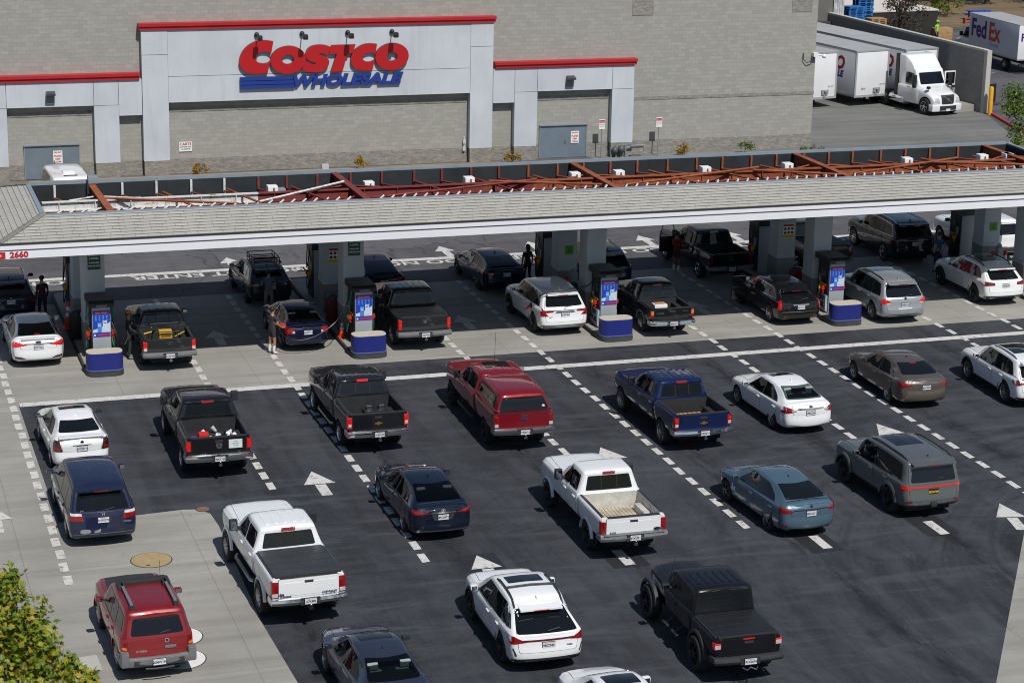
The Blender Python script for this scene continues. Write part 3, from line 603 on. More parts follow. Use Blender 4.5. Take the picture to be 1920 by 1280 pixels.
while x < 48.5:
    if not any(abs(x - q_) < 0.3 for q_ in (9.6, 19.0, 28.8, 38.6, 48)): b.tube([(x, IY0 + 0.16, 5.78), (x + 0.25, IY0 + 0.62, 5.80), (x + 0.27, IY0 + 0.9, 5.70)], 0.04, 4)
    x += 0.42
b.build('joist', M_WST, can, angle=0)['kind'] = 'stuff'
b = MB(); b.box(7.6, 48.5, IY0 + 0.10, IY0 + 0.16, 5.64, 5.72); b.build('ledger_angle', M_PRIM, can, angle=0)
for x0, w_ in ((12.2, 1.6), (15.0, 1.2), (25.3, 1.8), (28.0, 1.2), (30.6, 1.5), (33.2, 1.6), (36.0, 1.3), (40.6, 1.7), (43.4, 1.6), (46.0, 1.2)):
    MB().box(x0, x0 + w_, 80.6, 82.0, 4.96, 5.0).build('deck_sheet', mat('deck_grey', (0.05, 0.065, 0.075), 0.5, vary=0.3, vscale=1), can)
for i, x in enumerate((9.75, 19.15, 28.95, 38.75, 47.6)):
    m = M_RUST if i != 1 else M_PRIM
    b = MB(); ibeam(b, (x - 0.05, IY1 - 0.08, 5.36), (x + 0.05, IY0 + 0.07, 5.36), 0.44, 0.26); bm_ = b.build('cross_beam', m, can, angle=0)
    for s in (-1, 1):
        for p0, p1 in (((x + s * 0.1, 80.6, 5.6), (x + s * 1.15, 79.6, 5.7)), ((x + s * 0.1, 78.6, 5.6), (x + s * 1.0, 77.3, 5.72))): MB().tube([p0, p1], 0.04, 4).build('brace', M_WST if i == 0 else m, can, angle=0)
for p0, p1, m in (((9.9, 79.6, 5.75), (14.4, 77.4, 5.8), M_RUST), ((15.2, 77.45, 5.82), (19.0, 80.2, 5.85), M_WST), ((20, 77.5, 5.8), (26.5, 79.5, 5.75), M_PRIM), ((24.6, 79.6, 5.75), (28.6, 77.8, 5.8), M_RUST), ((29.5, 77.6, 5.8), (36.0, 79.8, 5.78), M_RUST), ((35.6, 79.4, 5.76), (38.6, 77.6, 5.8), M_RUST), ((39.2, 77.7, 5.8), (45.0, 79.9, 5.78), M_RUST), ((43.6, 79.4, 5.76), (47.5, 77.7, 5.8), M_RUST)):
    MB().tube([p0, p1], 0.05, 5).build('diagonal_brace', m, can)
for i in range(15):
    x0 = 12.3 + i * 2.45
    if any(abs(x0 - q_) < 0.6 for q_ in (19.1, 28.9, 38.7)): continue
    MB().tube([(x0, IY1 - 0.9, 5.5), (x0 + 0.45, IY0 + 0.2, 5.82)], 0.045, 4).build('rafter', M_RUST if x0 > 25 or x0 < 17 else M_PRIM, can, angle=0)
for px_x in (16.25, 20.0, 24.0, 28.35, 30.2, 33.9, 37.5, 42.9, 46.4, 47.6):
    MB().rbox(px_x - 0.19, px_x + 0.19, 80.1, 80.5, 5.42, 5.80, 0.02).box(px_x + 0.0, px_x + 0.06, 80.085, 80.1, 5.46, 5.74, 1).build('light_housing', [mat('housing_white', (0.78, 0.78, 0.76), 0.5), mat('housing_slot', (0.08, 0.08, 0.08), 0.5)], can)
for x, y, z in ((9.75, 82.0, 5.83), (11.3, 81.4, 4.94), (16.9, 81.9, 4.94)):
    MB().rbox(x - 0.18, x + 0.18, y - 0.18, y + 0.18, z, z + 0.28 if z > 5.5 else z + 0.4, 0.02).build('vent_box', M_CAP, can)
# columns on their islands
ISL = [9.30, 19.05, 28.83, 38.56, 48.30]
def column(x, y):
    c = MB().rbox(x - 0.40, x + 0.40, y, y + 0.9, 1.36, 4.72, 0.02).rbox(x - 0.425, x + 0.425, y - 0.025, y + 0.925, 1.30, 1.44, 0.015)
    o = c.build('column', M_COLM, can)
    MB().box(x - 0.41, x + 0.41, y - 0.01, y + 0.91, 0.15, 1.30).build('column_base', M_CMU, o)
for x in ISL: column(x, 78.8); column(x + 0.03, 82.3)
# red house number on the fascia corner
o = tag(link('fascia_number', None), 'red house number on the white canopy fascia with a red square beside it', 'sign'); bpy.data.objects.remove(o)
o = thing('fascia_number', 'red house number and red square on the white canopy fascia', 'sign', (6.25, CY0 + 0.02, 4.79))
text('numerals', '2660', 0.29, M_SRED, o, (0.12, 0, 0), offset=0.012, sx=1.08); MB().box(-0.72, -0.34, 0.0, 0.02, -0.12, 0.12).build('red_square', M_SRED, o); text('lettering', '76', 0.12, M_WHITE, o, (-0.53, -0.006, 0))

# ------------------------------------------------------------------ islands, planters, dispensers
M_ISL = concrete('island_concrete', (0.30, 0.29, 0.26), (0.37, 0.36, 0.32), 0.5, 0); M_KERB = mat('dark_kerb', (0.045, 0.045, 0.045), 0.8, vary=0.3, vscale=2)
M_BLUE = mat('planter_blue', (0.012, 0.020, 0.17), 0.45, vary=0.12, vscale=0.8); M_PTOP = mat('planter_cream', (0.50, 0.46, 0.37), 0.7, vary=0.05)
M_DISP = mat('dispenser_grey', (0.34, 0.375, 0.40), 0.4, vary=0.06, vscale=1.2); M_DBLK = mat('dispenser_black', (0.014, 0.015, 0.017), 0.4); M_POST = mat('poster_blue', (0.012, 0.05, 0.42), 0.35); M_PRED = mat('poster_red', (0.50, 0.02, 0.03), 0.35)
M_PW = mat('poster_pale', (0.52, 0.62, 0.74), 0.4); M_HOSE = mat('hose_black', (0.012, 0.012, 0.013), 0.4); M_HOSEG = mat('hose_green', (0.03, 0.22, 0.13), 0.4); M_GRN = mat('nozzle_green', (0.01, 0.32, 0.07), 0.4); M_NRED = mat('nozzle_red', (0.6, 0.02, 0.015), 0.4); M_YEL = mat('nozzle_yellow', (0.6, 0.4, 0.05), 0.4)
def stadium(x0, x1, y0, y1, r, n=7):
    return rpoly([(x0, y0), (x1, y0), (x1, y1), (x0, y1)], r, n)
for i, x in enumerate(ISL):
    k = MB().prism(stadium(x - 0.68, x + 0.68, 76.0, 88.0, 0.45), 0.004, 0.15, 'z', 0); k.prism(stadium(x - 0.60, x + 0.60, 76.1, 87.9, 0.4), 0.15, 0.156, 'z', 1)
    struct(k.build('pump_island', [M_KERB, M_ISL], angle=50))
pl = thing('island_planter', 'blue oval planter box at the end of the first pump island', 'planter', (ISL[0], 76.08, 0), 0, 'blue planters at the island ends')
MB().prism(stadium(-0.66, 0.66, 0, 0.72, 0.36, 9), 0.156, 0.20, 'z', 0).build('plinth', M_KERB, pl, angle=50)
MB().prism(stadium(-0.67, 0.67, -0.01, 0.73, 0.37, 9), 0.20, 0.235, 'z', 0).build('band', mat('band_blue', (0.10, 0.14, 0.34), 0.4), pl, angle=50)
MB().prism(stadium(-0.655, 0.655, 0.005, 0.715, 0.355, 9), 0.235, 0.84, 'z', 0).build('shell', M_BLUE, pl, angle=50)
MB().prism(stadium(-0.64, 0.64, 0.02, 0.70, 0.34, 9), 0.84, 0.86, 'z', 0).build('top', M_PTOP, pl, angle=50)
for i, nm in ((1, 'second'), (2, 'third'), (3, 'fourth')): dup(pl, (ISL[i], 76.08, 0), 0, 'blue oval planter box at the end of the %s pump island from the left' % nm)
def catenary(p0, p1, sag, n=10, side=0):
    p0, p1 = Vector(p0), Vector(p1)
    return [p0.lerp(p1, t) + Vector((side * 4 * t * (1 - t), 0, -sag * 4 * t * (1 - t))) for t in np.linspace(0, 1, n)]
def dispenser(x, y, label, sign=False, green=False, flip=False, poster=True, group=None):
    d = thing('fuel_dispenser', label, 'fuel pump', (x, y, 0.156), math.pi if flip else 0, group)
    MB().rbox(-0.33, 0.33, 0, 1.05, 0, 2.08, 0.02).build('front_housing', M_DISP, d)
    for s in (-1, 1):
        sd_ = MB(); a = s * 0.33; c = s * 0.37
        sd_.box(min(a, c), max(a, c), 0.08, 1.0, 0.75, 2.06, 0).box(min(a, c), max(a, c), 0.1, 0.98, 0.05, 0.72, 1)
        sd_.build('side_panel', [M_DBLK, M_DBLK if not sign else M_PW], d)
    for s in (-1, 1):
        e = s * 0.375
        pn = MB(); pn.box(min(e, e + s * 0.015), max(e, e + s * 0.015), 0.3, 0.62, 1.45, 1.72, 0).box(min(e, e + s * 0.02), max(e, e + s * 0.02), 0.68, 0.86, 1.2, 1.5, 1)
        for q_ in range(4): pn.box(min(e, e + s * 0.02), max(e, e + s * 0.02), 0.2 + q_ * 0.16, 0.3 + q_ * 0.16, 1.1, 1.18, 2)
        pn.build('control_panel', [mat('screen_grey', (0.12, 0.14, 0.15), 0.2), mat('keypad', (0.35, 0.36, 0.37), 0.4), M_YEL], d)
        cols = (M_NRED, M_GRN if green else M_YEL)
        for q_ in range(2):
            nz = MB().tube([(e + s * 0.04, 0.35 + q_ * 0.3, 0.80), (e + s * 0.12, 0.35 + q_ * 0.3, 0.98), (e + s * 0.07, 0.35 + q_ * 0.3, 1.06)], 0.042, 6).box(min(e, e + s * 0.12), max(e, e + s * 0.12), 0.28 + q_ * 0.3, 0.42 + q_ * 0.3, 0.93, 1.08)
            nz.build('nozzle', cols[q_], d)
        hs = MB().tube(catenary((e + s * 0.04, 0.2, 2.05), (e + s * 0.05, 0.75, 2.05), 0.62 + 0.2 * (s > 0), 12, s * 0.08), 0.022, 6)
        hs.tube(catenary((e + s * 0.1, 0.4, 0.9), (e + s * 0.06, 0.85, 0.85), 0.5, 10, s * 0.06), 0.022, 6)
        hs.build('hose', M_HOSEG if green else M_HOSE, d)
        if sign and s < 0:
            sgn = MB().box(e - 0.03, e, 0.12, 0.95, 0.1, 0.74).build('side_sign', M_PW, d)
            text('lettering', 'FUEL', 0.26, M_INK, sgn, (e - 0.034, 0.52, 0.30), (R_(90), 0, R_(-90)), offset=0.012)
            MB().box(e - 0.036, e - 0.03, 0.3, 0.75, 0.5, 0.56).box(e - 0.036, e - 0.03, 0.3, 0.75, 0.6, 0.66).box(e - 0.036, e - 0.03, 0.14, 0.93, 0.11, 0.16, 1).build('sign_bars', [M_INK, M_PRED], sgn)
    cap = MB().prism([(-0.16, 2.08), (1.2, 2.08), (1.2, 2.30), (-0.02, 2.30), (-0.16, 2.22)], -0.45, 0.45, 'x', 0)
    cap.box(-0.2, 0.2, -0.175, -0.16, 2.1, 2.18, 1).build('canopy_cap', [M_DBLK, mat('cap_grey', (0.14, 0.14, 0.145), 0.4)], d)
    MB().box(-0.43, 0.43, 0.02, 1.18, 2.30, 2.315).build('cap_top', mat('cap_top_grey', (0.075, 0.078, 0.082), 0.6), d)
    if poster:
        p = MB().box(-0.31, 0.31, -0.012, 0, 0.95, 1.93, 0).build('poster', M_POST, d)
        q = MB().box(-0.27, 0.27, -0.016, -0.012, 1.80, 1.89, 0).box(-0.14, 0.29, -0.016, -0.012, 0.99, 1.06, 0); q.build('red_band', M_PRED, p)
        q = MB().add([(-0.31, -0.017, 1.12), (0.31, -0.017, 1.12), (0.31, -0.017, 1.50), (-0.02, -0.017, 1.30), (-0.31, -0.017, 1.22)], [(0, 1, 2, 3, 4)]); q.build('pale_field', M_PW, p, angle=0)
        q = MB().box(-0.15, 0.0, -0.024, -0.018, 1.13, 1.50, 0).box(0.04, 0.2, -0.024, -0.018, 1.18, 1.55, 1)
        for r in range(2): q.box(-0.13, -0.02, -0.03, -0.024, 1.34 + r * 0.06, 1.37 + r * 0.06, 1)
        q.ball((0.09, -0.03, 1.48), 0.022, 6, 2, (1, 0.3, 1)).ball((0.15, -0.03, 1.48), 0.022, 6, 2, (1, 0.3, 1)).lathe([(0.04, -0.02), (0.04, -0.015)], (-0.25, 0, 1.02), 'y', 12, 1)
        q.build('pictogram', [mat('poster_mid', (0.05, 0.22, 0.62), 0.4), M_PW, M_INK], p)
        text('lettering', 'PLAN AHEAD', 0.075, M_WHITE, p, (0, -0.018, 1.845), sx=0.95)
        for c_ in range(4):
            for r in range(3): MB().box(-0.24 + c_ * 0.13, -0.16 + c_ * 0.13, -0.016, -0.012, 1.56 + r * 0.075, 1.60 + r * 0.075).build('pictogram', MATS['poster_mid'], p) if r != 1 else text('lettering', 'XYZA'[c_] * 0 + ('C', 'A', 'G', 'S')[c_], 0.08, MATS['poster_pale'], p, (-0.2 + c_ * 0.13, -0.018, 1.655))
    return d
disp_lab = ('fuel pump with green hoses and blue poster on the first island', 'fuel pump with green hoses and blue poster on the second island', 'fuel pump with blue poster and FUEL side sign on the third island', 'fuel pump with blue poster and FUEL side sign on the fourth island')
for i in range(4): dispenser(ISL[i] + 0.06, 77.42, disp_lab[i], i > 1, i < 2, group='fuel pumps at the sunny side')
back_lab = ('shaded fuel pump with hanging hoses behind the column, first island', 'shaded fuel pump with hanging hoses behind the column, second island', 'shaded fuel pump behind the column beside the dark haired person', 'shaded fuel pump behind the column next to the black pickup', 'shaded fuel pump behind the column near the person in blue shirt')
for i in range(5): dispenser(ISL[i] + 0.03, 85.4, back_lab[i], False, False, True, True, 'fuel pumps on the shaded side')
# signs on the columns
def col_sign(kind, i, row, label):
    x = ISL[i] + (0.0 if row == 0 else 0.03); y = 78.8 if row == 0 else 82.3
    if kind == 'green':
        flat_sign('column_sign', label, x + 0.02, y - 0.004, 3.62, 0.46, 0.68, [('GASOLINE', 0.09, 0.2, M_WHITE), ('& DIESEL', 0.09, 0.08, M_WHITE), ('AVAILABLE', 0.075, -0.08, M_WHITE), ('THIS ISLAND', 0.075, -0.2, M_WHITE)], M_SGRN, 'green column signs')
    elif kind == 'stop':
        o = flat_sign('column_sign', label, x + 0.06, y - 0.004, 3.20, 0.54, 0.46, [('STOP', 0.17, 0.0, M_SRED), ('ENGINE', 0.15, -0.15, M_SRED)], M_WHITE, 'stop engine signs')
        MB().box(-0.25, 0.25, -0.026, -0.02, 0.11, 0.21).build('header', M_SRED, o); text('lettering', 'NO SMOKING', 0.085, M_WHITE, o, (0, -0.03, 0.16))
        o = flat_sign('hazard_sign', label.replace('STOP ENGINE sign', 'pictogram sign with yellow strip'), x + 0.06, y - 0.004, 2.46, 0.5, 0.62, [], M_WHITE, 'pictogram signs')
        MB().box(-0.24, 0.24, -0.026, -0.02, 0.2, 0.29).build('header', M_SRED, o)
        q = MB()
        for a in range(3):
            for c in range(2): q.lathe([(0.06, -0.028), (0.06, -0.02)], (-0.16 + a * 0.16, 0, 0.1 - c * 0.17), 'y', 12, 0).box(-0.19 + a * 0.16, -0.13 + a * 0.16, -0.032, -0.028, 0.09 - c * 0.17, 0.11 - c * 0.17, 1)
        q.build('pictogram', [M_INK, M_SRED], o); MB().box(-0.24, 0.24, -0.026, -0.02, -0.29, -0.16).build('yellow_strip', mat('sign_yellow', (0.55, 0.36, 0.02), 0.5), o)
    elif kind == 'rules':
        o = flat_sign('column_sign', label, x + 0.06, y - 0.004, 3.26, 0.54, 0.5, [('STATION RULES', 0.05, 0.06, M_INK), ('ALL VEHICLES', 0.05, -0.02, M_INK), ('ENGINES OFF WHILE FUELING', 0.04, -0.1, M_INK, 0.8), ('NO CASH', 0.05, -0.18, M_INK)], M_WHITE, 'rules signs')
        MB().box(-0.25, 0.25, -0.026, -0.02, 0.12, 0.22).build('header', M_SRED, o); text('lettering', 'CAUTION', 0.08, M_WHITE, o, (0, -0.03, 0.17))
        o2 = MB().box(x - 0.12, x + 0.22, y - 0.03, y - 0.004, 1.98, 2.34).box(x - 0.02, x + 0.12, y - 0.034, y - 0.03, 2.06, 2.24, 1).build('notice_plate', [mat('sign_lime', (0.06, 0.30, 0.01), 0.5), mat('sign_lime_dark', (0.03, 0.18, 0.01), 0.5)])
        tag(o2, label.replace('rules sign', 'lime green plate'), 'sign', 'lime plates')
col_sign('green', 0, 0, 'green fuel grades sign on the front column of the first island'); col_sign('green', 1, 0, 'green fuel grades sign on the front column of the second island')
col_sign('rules', 0, 1, 'white rules sign on the rear column of the first island'); col_sign('stop', 1, 1, 'white STOP ENGINE sign on the rear column of the second island')
col_sign('rules', 2, 1, 'white rules sign on the rear column of the third island'); col_sign('stop', 3, 1, 'white STOP ENGINE sign on the rear column of the fourth island'); col_sign('rules', 4, 1, 'white rules sign on the rear column of the fifth island')
# bins, cones and extinguishers on the islands
M_ORG = mat('cone_orange', (0.75, 0.06, 0.015), 0.45); M_REFL = mat('cone_white', (0.75, 0.76, 0.78), 0.4)
def cone(x, y, z, h, label, group='traffic cones'):
    o = thing('traffic_cone', label, 'traffic cone', (x, y, z), 0, group); r = 0.2 * h / 0.9
    MB().rbox(-r * 1.0, r * 1.0, -r * 1.0, r * 1.0, 0, 0.05, 0.02).build('base', M_ORG, o)
    MB().lathe([(r * 0.82, 0.05), (r * 0.16, h)], n=16).build('body', M_ORG, o)
    b = MB()
    for a, c in ((0.46, 0.6), (0.68, 0.82)):
        ra = lambda t: r * (0.82 - 0.66 * (t * h - 0.05) / (h - 0.05)) + 0.006
        b.lathe([(ra(a), a * h), (ra(c), c * h)], n=16, caps=False)
    b.build('reflective_band', M_REFL, o)
cone(8.72, 82.3, 0.156, 1.05, 'orange traffic cone with two white bands beside the rear column of the first island')
cone(18.55, 78.6, 0.156, 0.7, 'small orange cone tucked beside the second island column')
def washer(x, y, lab):
    o = thing('service_stand', lab, 'service stand', (x, y, 0.156), 0, 'service stands at the rear columns')
    MB().rbox(-0.14, 0.14, -0.12, 0.12, 0, 1.25, 0.03).build('post', mat('stand_grey', (0.30, 0.31, 0.33), 0.5), o); MB().lathe([(0.1, 1.25), (0.1, 1.35), (0.05, 1.4)], n=12).build('dispenser_head', MATS['stand_grey'], o)
    for s in (-1, 1):
        e = MB().lathe([(0.085, 0.55), (0.085, 0.85), (0.07, 0.9)], (s * 0.3, 0, 0), n=12, mi=0).lathe([(0.088, 0.9), (0.088, 1.02), (0.03, 1.1)], (s * 0.3, 0, 0), n=12, mi=1).lathe([(0.09, 0.66), (0.09, 0.70)], (s * 0.3, 0, 0), n=12, mi=1).box(s * 0.14 - 0.02, s * 0.3, -0.02, 0.02, 0.6, 0.64, 0)
        e.build('towel_bottle', [M_REFL, M_NRED], o)
washer(ISL[2] + 0.05, 81.6, 'grey service stand with red and white bottles at the third island'); washer(ISL[4] + 0.05, 81.6, 'grey service stand with red and white bottles at the fifth island')
def bin_(x, y, c, label, nm='trash_bin', h=0.95):
    o = thing(nm, label, 'bin', (x, y, 0.156), 0, 'bins on the islands')
    MB().rbox(-0.26, 0.26, -0.26, 0.26, 0, h, 0.05).build('body', c, o); MB().lathe([(0.27, h), (0.25, h + 0.08), (0.12, h + 0.14)], n=14).build('lid', mat('bin_lid', (0.03, 0.03, 0.033), 0.4), o)
M_BRED = mat('bin_red', (0.16, 0.012, 0.02), 0.5); M_BBLK = mat('bin_black', (0.014, 0.014, 0.016), 0.5)
bin_(18.75, 80.95, M_BRED, 'dark red supply bin between the second island columns'); bin_(19.35, 80.4, M_BBLK, 'black round lidded bin between the second island columns')
bin_(38.5, 80.95, M_BRED, 'dark red supply bin between the fourth island columns'); bin_(39.1, 80.3, M_BBLK, 'black round lidded bin between the fourth island columns')
bin_(8.85, 80.9, M_BBLK, 'black bin in the shade behind the orange cone'); bin_(28.6, 80.6, M_BBLK, 'black bin in the shade behind the white sport utility')
# ------------------------------------------------------------------ vehicles: skin, panels, wheels
def pchip(x, y, xi):
    x = np.asarray(x, float); y = np.asarray(y, float); h = np.diff(x); dl = np.diff(y, axis=0) / h[:, None]
    m = np.zeros_like(y); n = len(x)
    for k in range(1, n - 1):
        a, c = dl[k - 1], dl[k]; w1, w2 = 2 * h[k] + h[k - 1], h[k] + 2 * h[k - 1]
        with np.errstate(divide='ignore', invalid='ignore'):
            v = (w1 + w2) / (w1 / a + w2 / c)
        m[k] = np.where(a * c > 0, v, 0)
    m[0] = dl[0]; m[-1] = dl[-1]
    i = np.clip(np.searchsorted(x, xi, side='right') - 1, 0, n - 2); t = ((xi - x[i]) / h[i])[:, None]; hh = h[i][:, None]
    return (2 * t**3 - 3 * t**2 + 1) * y[i] + (t**3 - 2 * t**2 + t) * hh * m[i] + (-2 * t**3 + 3 * t**2) * y[i + 1] + (t**3 - t**2) * hh * m[i + 1]
def section(st):
    y, yt, z0, zb, zt, w, wt = st[:7]; cr_ = st[7] if len(st) > 7 else 0.02; d = zt - zb; h = zb - z0
    return np.array([(w - 0.16, y, z0), (w - 0.05, y, z0 + 0.06), (w - 0.012, y, z0 + 0.33 * h), (w, y, z0 + 0.60 * h), (w - 0.015, y, zb - 0.07 * min(1, h)),
                     (w - 0.06, y, zb), (wt + 0.035 if d > .2 else (w - 0.06) * .5 + wt * .5, yt, zt - min(0.09, 0.35 * d)), (wt, yt, zt - min(0.03, 0.12 * d)), (wt - 0.12, yt, zt), (0, yt, zt + cr_)])
def loft(stations, mats_i=0, nu=3, nv=2, rear=None, bulge=(0.05, 0.05), nx=8):
    """closed body skin from rear to front; returns verts, faces"""
    S = np.array([section(s) for s in stations]); n = len(S)
    if rear:
        rz, rd = [a for a, b in rear], [b for a, b in rear]
        for k in (0, 1):
            S[k, :, 1] += np.interp(S[k, :, 2], rz, rd) * (1.0, 0.9)[k]
    dist = np.r_[0, np.cumsum(np.maximum(0.03, np.linalg.norm(np.diff(S[:, [3, 8]], axis=0), axis=2).mean(1)))]
    ui = np.concatenate([np.linspace(dist[k], dist[k + 1], nu, endpoint=False) for k in range(n - 1)] + [[dist[-1]]])
    G = pchip(dist, S.reshape(n, -1), ui).reshape(len(ui), 10, 3)
    vv = np.arange(10.0); vi = np.concatenate([np.linspace(k, k + 1, nv, endpoint=False) for k in range(9)] + [[9]])
    G = pchip(vv, G.transpose(1, 0, 2).reshape(10, -1), vi).reshape(len(vi), len(ui), 3).transpose(1, 0, 2)
    U, V = G.shape[:2]; verts = []; faces = []; idx = {}
    def add(p): verts.append(tuple(p)); return len(verts) - 1
    for u in range(U):
        for v in range(V):
            idx[u, v, 1] = add(G[u, v])
            idx[u, v, -1] = idx[u, v, 1] if v == V - 1 else add(G[u, v] * (-1, 1, 1))
    for u in range(U - 1):
        for v in range(V - 1):
            faces.append((idx[u, v, 1], idx[u + 1, v, 1], idx[u + 1, v + 1, 1], idx[u, v + 1, 1]))
            faces.append((idx[u, v, -1], idx[u, v + 1, -1], idx[u + 1, v + 1, -1], idx[u + 1, v, -1]))
    rows = {}
    def row(u, v, e):      # a row across the car from -x to +x
        if v == V - 1: return [idx[u, v, 1]] * (nx + 1)
        if (u, v) in rows: return rows[u, v]
        p = G[u, v]; r = [idx[u, v, -1]]
        for k in range(1, nx):
            t = -1 + 2 * k / nx; r.append(add((p[0] * t, p[1] + e * (1 - abs(t) ** 2.5), p[2])))
        r.append(idx[u, v, 1]); rows[u, v] = r; return r
    for u, e, flip in ((0, -bulge[0], False), (U - 1, bulge[1], True)):
        for v in range(V - 1):
            a, c = row(u, v, e), row(u, v + 1, e)
            for k in range(nx):
                f = [a[k], a[k + 1], c[k + 1], c[k]]; f = [q for i, q in enumerate(f) if q not in f[:i]]
                if len(f) > 2: faces.append(tuple(f[::-1] if flip else f))
    for u in range(U - 1):
        a = row(u, 0, -bulge[0]) if u == 0 else row(u, 0, 0); c = row(u + 1, 0, bulge[1]) if u + 1 == U - 1 else row(u + 1, 0, 0)
        for k in range(nx): faces.append((a[k], c[k], c[k + 1], a[k + 1]))
    return verts, faces
def to_obj(name, v, f, mats, parent, angle=32):
    me = bpy.data.meshes.new(name); me.from_pydata(v, [], f)
    bm = bmesh.new(); bm.from_mesh(me); bmesh.ops.recalc_face_normals(bm, faces=bm.faces[:]); bm.to_mesh(me); bm.free()
    for m in mats: me.materials.append(m)
    return link(name, me, parent)
def smooth_mesh(me, angle=32):
    me.polygons.foreach_set('use_smooth', [True] * len(me.polygons)); me.set_sharp_from_angle(angle=R_(angle)); me.update()
def boolean(ob, cutters):
    """subtract MB cutters (each with its material) from an object, one after another"""
    for mb, m in cutters:
        c = to_obj('cutter', mb.v, mb.f, [m], ob.parent)
        md = ob.modifiers.new('cut', 'BOOLEAN'); md.operation = 'DIFFERENCE'; md.solver = 'EXACT'; md.object = c; md.material_mode = 'TRANSFER'
        dg = bpy.context.evaluated_depsgraph_get(); me = bpy.data.meshes.new_from_object(ob.evaluated_get(dg))
        old = ob.data; ob.modifiers.clear(); me.name = old.name; ob.data = me; bpy.data.meshes.remove(old)
        d = c.data; bpy.data.objects.remove(c); bpy.data.meshes.remove(d)
def clip_grid(poly, g):
    bm = bmesh.new(); vs = [bm.verts.new((p[0], p[1], 0)) for p in poly]; bm.faces.new(vs)
    xs = [p[0] for p in poly]; ys = [p[1] for p in poly]
    for ax, a in ((0, xs), (1, ys)):
        lo, hi = min(a), max(a); n = int((hi - lo) / g)
        for k in range(1, n + 1):
            co = [0, 0, 0]; no = [0, 0, 0]; co[ax] = lo + (hi - lo) * k / (n + 1); no[ax] = 1
            bmesh.ops.bisect_plane(bm, geom=bm.verts[:] + bm.edges[:] + bm.faces[:], plane_co=co, plane_no=no, dist=1e-5)
    bm.verts.index_update(); v = [(q.co.x, q.co.y) for q in bm.verts]; f = [tuple(q.index for q in fc.verts) for fc in bm.faces]
    bd = [(e.verts[0].index, e.verts[1].index) for e in bm.edges if len(e.link_faces) == 1]; bm.free()
    return v, f, bd
MODES = {'rear': (lambda a, b: ((a, -20, b), (0, 1, 0))), 'front': (lambda a, b: ((a, 20, b), (0, -1, 0))), 'left': (lambda a, b: ((-20, a, b), (1, 0, 0))),
         'right': (lambda a, b: ((20, a, b), (-1, 0, 0))), 'top': (lambda a, b: ((a, b, 20), (0, 0, -1)))}
def patch(bvh, poly, mode, off, g=0.07, mi=0, mb=None, skirt=0.02):
    """a panel that follows the skin: the outline projected on to it and lifted off it"""
    mb = mb or MB(); v, f, bd = clip_grid(poly, g); pts = []; low = []
    for a, b_ in v:
        o, d = MODES[mode](a, b_); h, nrm, _, _ = bvh.ray_cast(Vector(o), Vector(d))
        if h is None: pts.append(None); low.append(None); continue
        d = Vector(d); nrm = nrm if nrm.dot(d) < 0 else -nrm
        nn = (nrm - d * 0.35).normalized(); pts.append(h + nn * off); low.append(h + nn * (off - skirt))
    n = len(pts); keep = [q for q in f if all(pts[i] is not None for i in q)]
    if not keep: return mb
    vs = [p or Vector() for p in pts]; lo = [p or Vector() for p in low]
    flip = mode in ('front', 'left')
    fs = [tuple(q) for q in keep]
    sk = [(a, b_, b_ + n, a + n) for a, b_ in bd if pts[a] is not None and pts[b_] is not None]
    mb.add(vs + lo, fs + sk, mi); return mb
def grow(poly, d):
    c = np.mean(np.array(poly), axis=0); out = []
    for p in poly:
        v = np.array(p) - c; L = np.linalg.norm(v); out.append(tuple(c + v * (1 + d / max(L, 1e-3))))
    return out
def fixn(me):
    bm = bmesh.new(); bm.from_mesh(me); bmesh.ops.remove_doubles(bm, verts=bm.verts[:], dist=1e-5); bmesh.ops.recalc_face_normals(bm, faces=bm.faces[:]); bm.to_mesh(me); bm.free()

M_TYRE = mat('tyre_rubber', (0.016, 0.016, 0.017), 0.85, vary=0.2, vscale=6); M_WELLB = mat('wheel_well', (0.008, 0.008, 0.008), 0.9); M_GAP = mat('panel_gap', (0.01, 0.01, 0.011), 0.7)
M_PLAST = mat('black_plastic', (0.025, 0.026, 0.028), 0.6); M_CHROME = mat('chrome', (0.75, 0.76, 0.78), 0.12, 1.0); M_SATIN = mat('satin_metal', (0.42, 0.43, 0.45), 0.3, 1.0)
M_GREYB = mat('grey_bumper', (0.14, 0.145, 0.15), 0.45, vary=0.15, vscale=4); M_LINER = mat('bed_liner', (0.018, 0.019, 0.021), 0.75, vary=0.3, vscale=5); M_INT = mat('cabin_dark', (0.012, 0.012, 0.013), 0.8)
M_SEAT = {'dark': mat('seat_dark', (0.03, 0.03, 0.032), 0.7), 'grey': mat('seat_grey', (0.30, 0.34, 0.33), 0.8), 'tan': mat('seat_tan', (0.22, 0.17, 0.12), 0.8)}
G_DARK = glass('glass_dark', (0, 0, 0), 0); G_MID = glass('glass_mid', (0.13, 0.15, 0.15), 1); G_CLEAR = glass('glass_clear', (0.30, 0.36, 0.35), 1)
def lens(name, c, e=0.0):
    if name in MATS: return MATS[name]
    n = NT(name); b = n.b; c = lin(c); n.col(n.mix(n.ramp(n.noise(n.coord(), 14, 2), [(0.4, 0), (0.6, 1)]), tuple(x * 0.75 for x in c), c))
    b.inputs['Roughness'].default_value = 0.12; b.inputs['Coat Weight'].default_value = 1
    if e: b.inputs['Emission Color'].default_value = (*c, 1); b.inputs['Emission Strength'].default_value = e
    MATS[name] = n.m; return n.m
